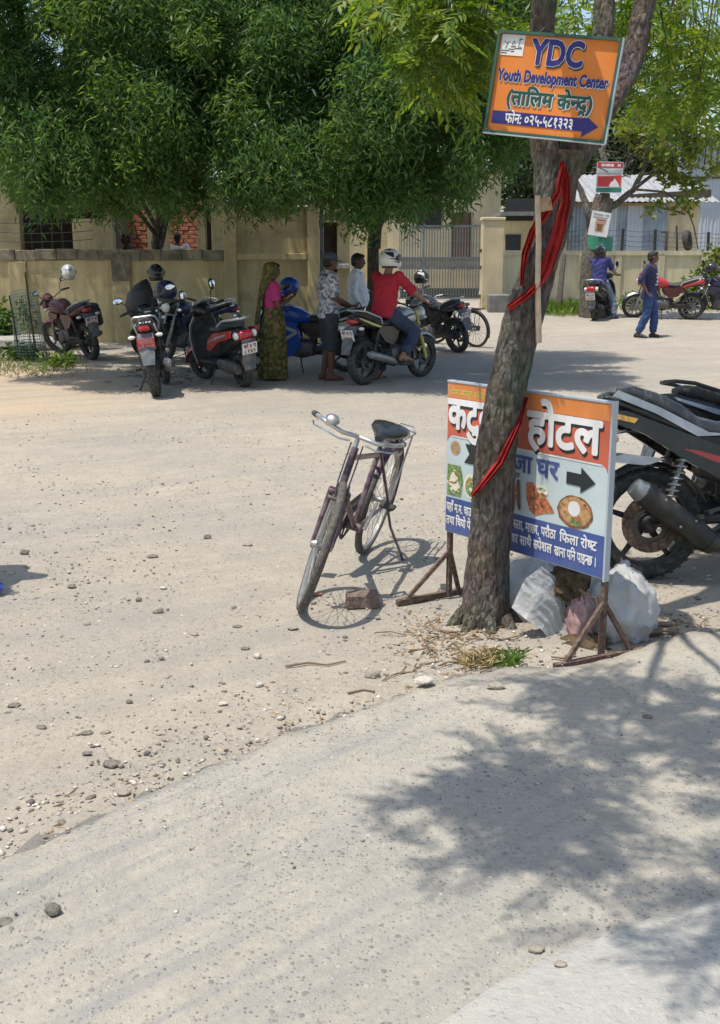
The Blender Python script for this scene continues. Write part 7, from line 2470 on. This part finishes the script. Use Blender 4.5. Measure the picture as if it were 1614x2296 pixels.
for k, (px, py, w, tone, lab) in enumerate(STONES):
    g = G(px, py)
    s = w * (g - Vector((0, 0, CAM_H))).length / FPX / 2
    if g.y < edge_y(g.x): g.z += .070 + .045 * sstep(1, 2.4, g.x)
    if px in (1254,): g.z = .076
    m = M()
    fl = .34 if w > 19 and k not in (0, 1, 18) else .66
    lumpy(m, (0, 0, s * fl * .55), (s, s * .7, s * fl), .26, 20 + k * 1.7, 14, 9, .2)
    o = m.build('stone', MT[('stone', 'stone_dark', 'stone_pale')[tone]], None, 50)
    o.location = g
    o.rotation_euler = (0, 0, rng.uniform(-.5, .5))
    tag(o, lab, 'stone', 'loose stones on the earth road and apron')

# litter, twigs, dry grass round the foot of the tree
pts = []
for _ in range(430):
    px, py = rng.gauss(1010, 75), rng.gauss(1432, 38)
    if 880 < px < 1160 and 1365 < py < 1520: pts.append(gp(px, py, .02, .02))
for _ in range(260):
    p_ = gp(rng.uniform(1400, 1614), rng.uniform(1370, 1450), .05, .05)
    pts.append(p_)
for _ in range(120):
    x = rng.uniform(-1.0, .8); y = edge_y(x) + abs(rng.gauss(0, .3)) + .03
    pts.append((x, y, zg(x, y)))
pts = np.array(pts); pts[:, 2] += .012
d = nr.randn(len(pts), 3); d[:, 2] *= .18
V, F = kites(pts, d, .036 * (.4 + .9 * nr.rand(len(pts))), .010 * (.6 + .8 * nr.rand(len(pts))), fold=.25)
tag(npmesh('fallen_leaves', V, F, MT['litter']), 'dry fallen leaves and bark chips scattered on the earth round the tree foot', kind='stuff')
m = M()
for _ in range(34):
    px, py = rng.uniform(900, 1120), rng.uniform(1395, 1510)
    a = Vector(gp(px, py)); ang = rng.uniform(0, 6.28); l = rng.uniform(.05, .16)
    m.tube([a + Vector((0, 0, .014)), a + Vector((math.cos(ang) * l * .5, math.sin(ang) * l * .5, .02)), a + Vector((math.cos(ang + .2) * l, math.sin(ang + .2) * l, .014))], [.004, .0035, .0025], 5)
tag(m.build('twig_litter', MT['twig']), 'dry twigs lying about at the foot of the tree', kind='stuff')
for pp_, lab in ((((640, 1499), (690, 1491), (735, 1496), (775, 1487)), 'long thin twig lying on the earth left of the tree'), (((780, 1560), (815, 1552), (840, 1556)), 'short bent twig beyond the apron edge'), (((1290, 1470), (1262, 1481), (1235, 1478)), 'brown stick beside the foot of the hotel board')):
    m = M(); m.tube([G(*q) + Vector((0, 0, .012)) for q in pp_], [.006, .005, .004, .003][:len(pp_)], 6)
    tag(m.build('twig', MT['twig']), lab, 'twig')
for px, py, lab in ((700, 1335, 'pale strip of rubbish lying beside the bicycle shadow'),):
    g = G(px, py); m = M(); m.box((0, 0, .008), (.10, .03, .008), rot=(0, .05, .3), bev=.002); o = m.build('rubbish_strip', MT['brick_red']); o.location = g
    tag(o, 'little reddish chip of brick lying near the bicycle front wheel', 'chip')
for (x0, x1, y0, y1, n, mat, L, lab) in ((1035, 1105, 1468, 1500, 200, 'dry_grass', .08, 'tuft of dry straw coloured grass at the foot of the tree'), (1100, 1170, 1462, 1495, 190, 'leaf_weed', .06, 'small tuft of green weeds beside the dry grass')):
    c = Vector(gp((x0 + x1) / 2, (y0 + y1) / 2))
    ps = []
    for _ in range(n):
        q = G(rng.uniform(x0, x1), rng.uniform(y0, y1)); ps.append((q.x - c.x, q.y - c.y, zg(q.x, q.y) - c.z - .005))
    o = blades('grass_tuft', ps, L, .007, MT[mat], None, lean=.75)
    o.location = c
    tag(o, lab, 'grass tuft')
# splintered planks at the right of the sack
for k, (px, py, a, w) in enumerate(((1462, 1405, .2, .20), (1474, 1420, -.12, .17), (1452, 1428, .35, .15))):
    g = G(px, py); m = M(); m.box((0, 0, .014 + .006 * k), (w, .028, .014), rot=(.1, .06, a), bev=.003)
    o = m.build('wood_scrap', MT['twig']); o.location = g
    tag(o, ['longest', 'middle', 'nearest'][k] + ' splintered brown wood scrap right of the rubbish sack', 'wood scrap', 'wood scraps by the rubbish sack')
# rubble under the parked machines
ps = [gp(rng.gauss(380, 62), rng.gauss(842, 12)) for _ in range(230)]
gravel('rubble', np.array(ps), .02 + .05 * nr.rand(len(ps)) ** 2, 'dark broken rubble and rubbish under the parked motorcycles', MT['stone_dark'])

# left verge: drain slab, tree guard with a sapling
g = G(55, 786)
t = thing('drain_slab', 'tilted grey concrete slab lying on the left verge by the wall', 'slab')
m = M(); m.box((-.25, .6, .14), (2.1, 1.15, .14), rot=(.02, .02, -.10), bev=.02); m.build('slab', MT['concrete'], t)
m = M(); m.box((.45, .15, .04), (.5, .3, .12), rot=(0, .1, .4), bev=.02); m.build('broken_corner', MT['concrete_dark'], t)
t.location = g
def tree_guard():
    t = thing('tree_guard', 'thin green net guard round a young sapling held by two stakes', 'tree guard')
    m = M()
    H, n = 1.10, 30
    def pt(a, z):
        r = .24 + .03 * math.sin(a * 2) - .04 * z
        return Vector((r * math.cos(a) - .10 * z * .6, r * .8 * math.sin(a), z))
    for k in range(n):
        a = 2 * math.pi * k / n
        m.tube([pt(a, .06), pt(a, .55), pt(a, H + .04 * math.sin(a))], .0042, 3, False)
    for i in range(22):
        z = .06 + (H - .06) * i / 21
        m.tube([pt(2 * math.pi * k / 18, z + .04 * math.sin(2 * math.pi * k / 18) * i / 21) for k in range(19)], .0042, 3, False)
    m.build('net', MT['net_green'], t)
    for x, y in ((-.16, -.14), (.13, -.16)):
        m = M(); m.tube([(x, y, 0), (x - .06, y, .7), (x - .10, y, 1.42 if x > 0 else 1.05)], [.018, .016, .012], 6); m.build('stake', MT['timber_dark'], t)
    m = M(); m.tube([(0, 0, 0), (-.02, 0, .5), (-.05, .02, .95)], [.012, .01, .006], 5); m.build('sapling_stem', MT['twig'], t)
    V, F = tuft_leaves(clump_points((-.04, 0, .75), (.12, .1, .25), 22), 5, .10, .04, down=.1)
    npmesh('sapling_leaves', V, F, MT['leaf_yellow'], t)
    t.location = G(72, 806)
tree_guard()

# pole, cables
def pole():
    t = thing('utility_pole', 'square grey concrete pole with a pale band rising behind the tall wall', 'pole')
    y = 21.95
    x = px_x(713, y)
    m = M(); m.rings([[Vector((x + a * w, y + .02 + b_ * w, z)) for a, b_ in ((-1, -1), (1, -1), (1, 1), (-1, 1))] for z, w in ((0, .125), (6.2, .085))]); m.build('shaft', MT['concrete_dark'], t)
    z = P(713, 417, y).z
    m = M(); m.box((x, y + .02, z), (.245, .245, .05)); m.build('band', MT['poster_white'], t)
    m = M(); m.box((x, y + .02, z + .06), (.242, .242, .06)); m.build('painted_band', MT['brick_red'], t)
    end = Vector((x, y - .1, P(713, 318, y).z))
    for k, (py, dz) in enumerate(((150, 0), (156, -.06), (163, -.12), (170, -.2), (206, -.62))):
        a = P(-260, py - 62, 19.0)
        b_ = end + Vector((0, 0, dz + .15))
        m = M()
        pts = [a.lerp(b_, f) - Vector((0, 0, .5 * f * (1 - f))) for f in np.linspace(0, 1, 14)]
        m.tube(pts, .013, 5)
        tag(m.build('power_cable', MT['cable']), ['topmost', 'second', 'third', 'fourth', 'lowest and separate'][k] + ' black cable running from the left edge into the tree', 'cable', 'black cables at the top left')
pole()

def posters():
    y = 26.08
    def plate_(tl, tr, bl, yy):
        return plateframe(P(*tl, yy), P(*tr, yy), P(*bl, yy))
    F, W, H = plate_((1339, 362), (1398, 363), (1335, 432), 26.0)
    t = thing('poster', 'red, white and green printed poster fixed high on the cut back tree', 'poster')
    t.matrix_basis = F
    m = M(); m.box((0, 0, -.006), (W, H, .008)); m.build('panel', MT['poster_white'], t)
    flat('red_heading', [(.02, .02), (.98, .02), (.98, .2), (.02, .2)], W, H, 'poster_red', t, .002)
    for q, (x0, x1) in enumerate(((.16, .3), (.32, .5), (.52, .64), (.78, .9))): flat('heading_mark', [(x0, .07), (x1, .07), (x1, .15), (x0, .15)], W, H, 'poster_white', t, .004)
    flat('grey_line', [(.05, .25), (.95, .25), (.95, .33), (.05, .33)], W, H, 'print_pale', t, .002)
    flat('grey_line', [(.05, .37), (.95, .36), (.95, .40), (.05, .41)], W, H, 'poster_grey', t, .002)
    flat('red_field', [(.05, .46), (.6, .46), (.95, .42), (.95, .80), (.05, .80)], W, H, 'poster_red', t, .002)
    flat('white_figure', [(.50, .80), (.56, .66), (.66, .60), (.68, .52), (.74, .58), (.82, .66), (.90, .80)], W, H, 'poster_white', t, .004)
    flat('green_band', [(.02, .84), (.98, .82), (.98, .97), (.02, .98)], W, H, 'poster_green', t, .002)
    F, W, H = plate_((1328, 471), (1371, 478), (1321, 526), 26.0)
    t = thing('poster', 'white poster with a brown picture fixed low on the cut back tree', 'poster')
    t.matrix_basis = F
    m = M(); m.box((0, 0, -.006), (W, H, .008)); m.build('panel', MT['poster_white'], t)
    for y0, x0, x1 in ((.10, .1, .62), (.10, .7, .9), (.22, .1, .85), (.32, .3, .8)): flat('text_line', [(x0, y0), (x1, y0), (x1, y0 + .06), (x0, y0 + .06)], W, H, 'poster_grey' if y0 < .3 else 'poster_red', t, .002)
    flat('picture', [(.25, .42), (.8, .42), (.74, .56), (.74, .82), (.3, .82), (.3, .56)], W, H, 'print_tan', t, .002)
    flat('picture', [(.36, .5), (.68, .5), (.64, .6), (.64, .78), (.4, .78), (.4, .6)], W, H, 'print_brown', t, .004)
    m = M()
    c = P(1342, 545, 26.5)
    m.lathe([(.30, -.16), (.33, -.16), (.32, .16), (.29, .16)], c, (.08, 0, 1), 22, closed=True)
    tag(m.build('green_band', MT['poster_green']), 'green cloth band wrapped round the cut back tree below the posters', 'cloth band')
    t = None
posters()
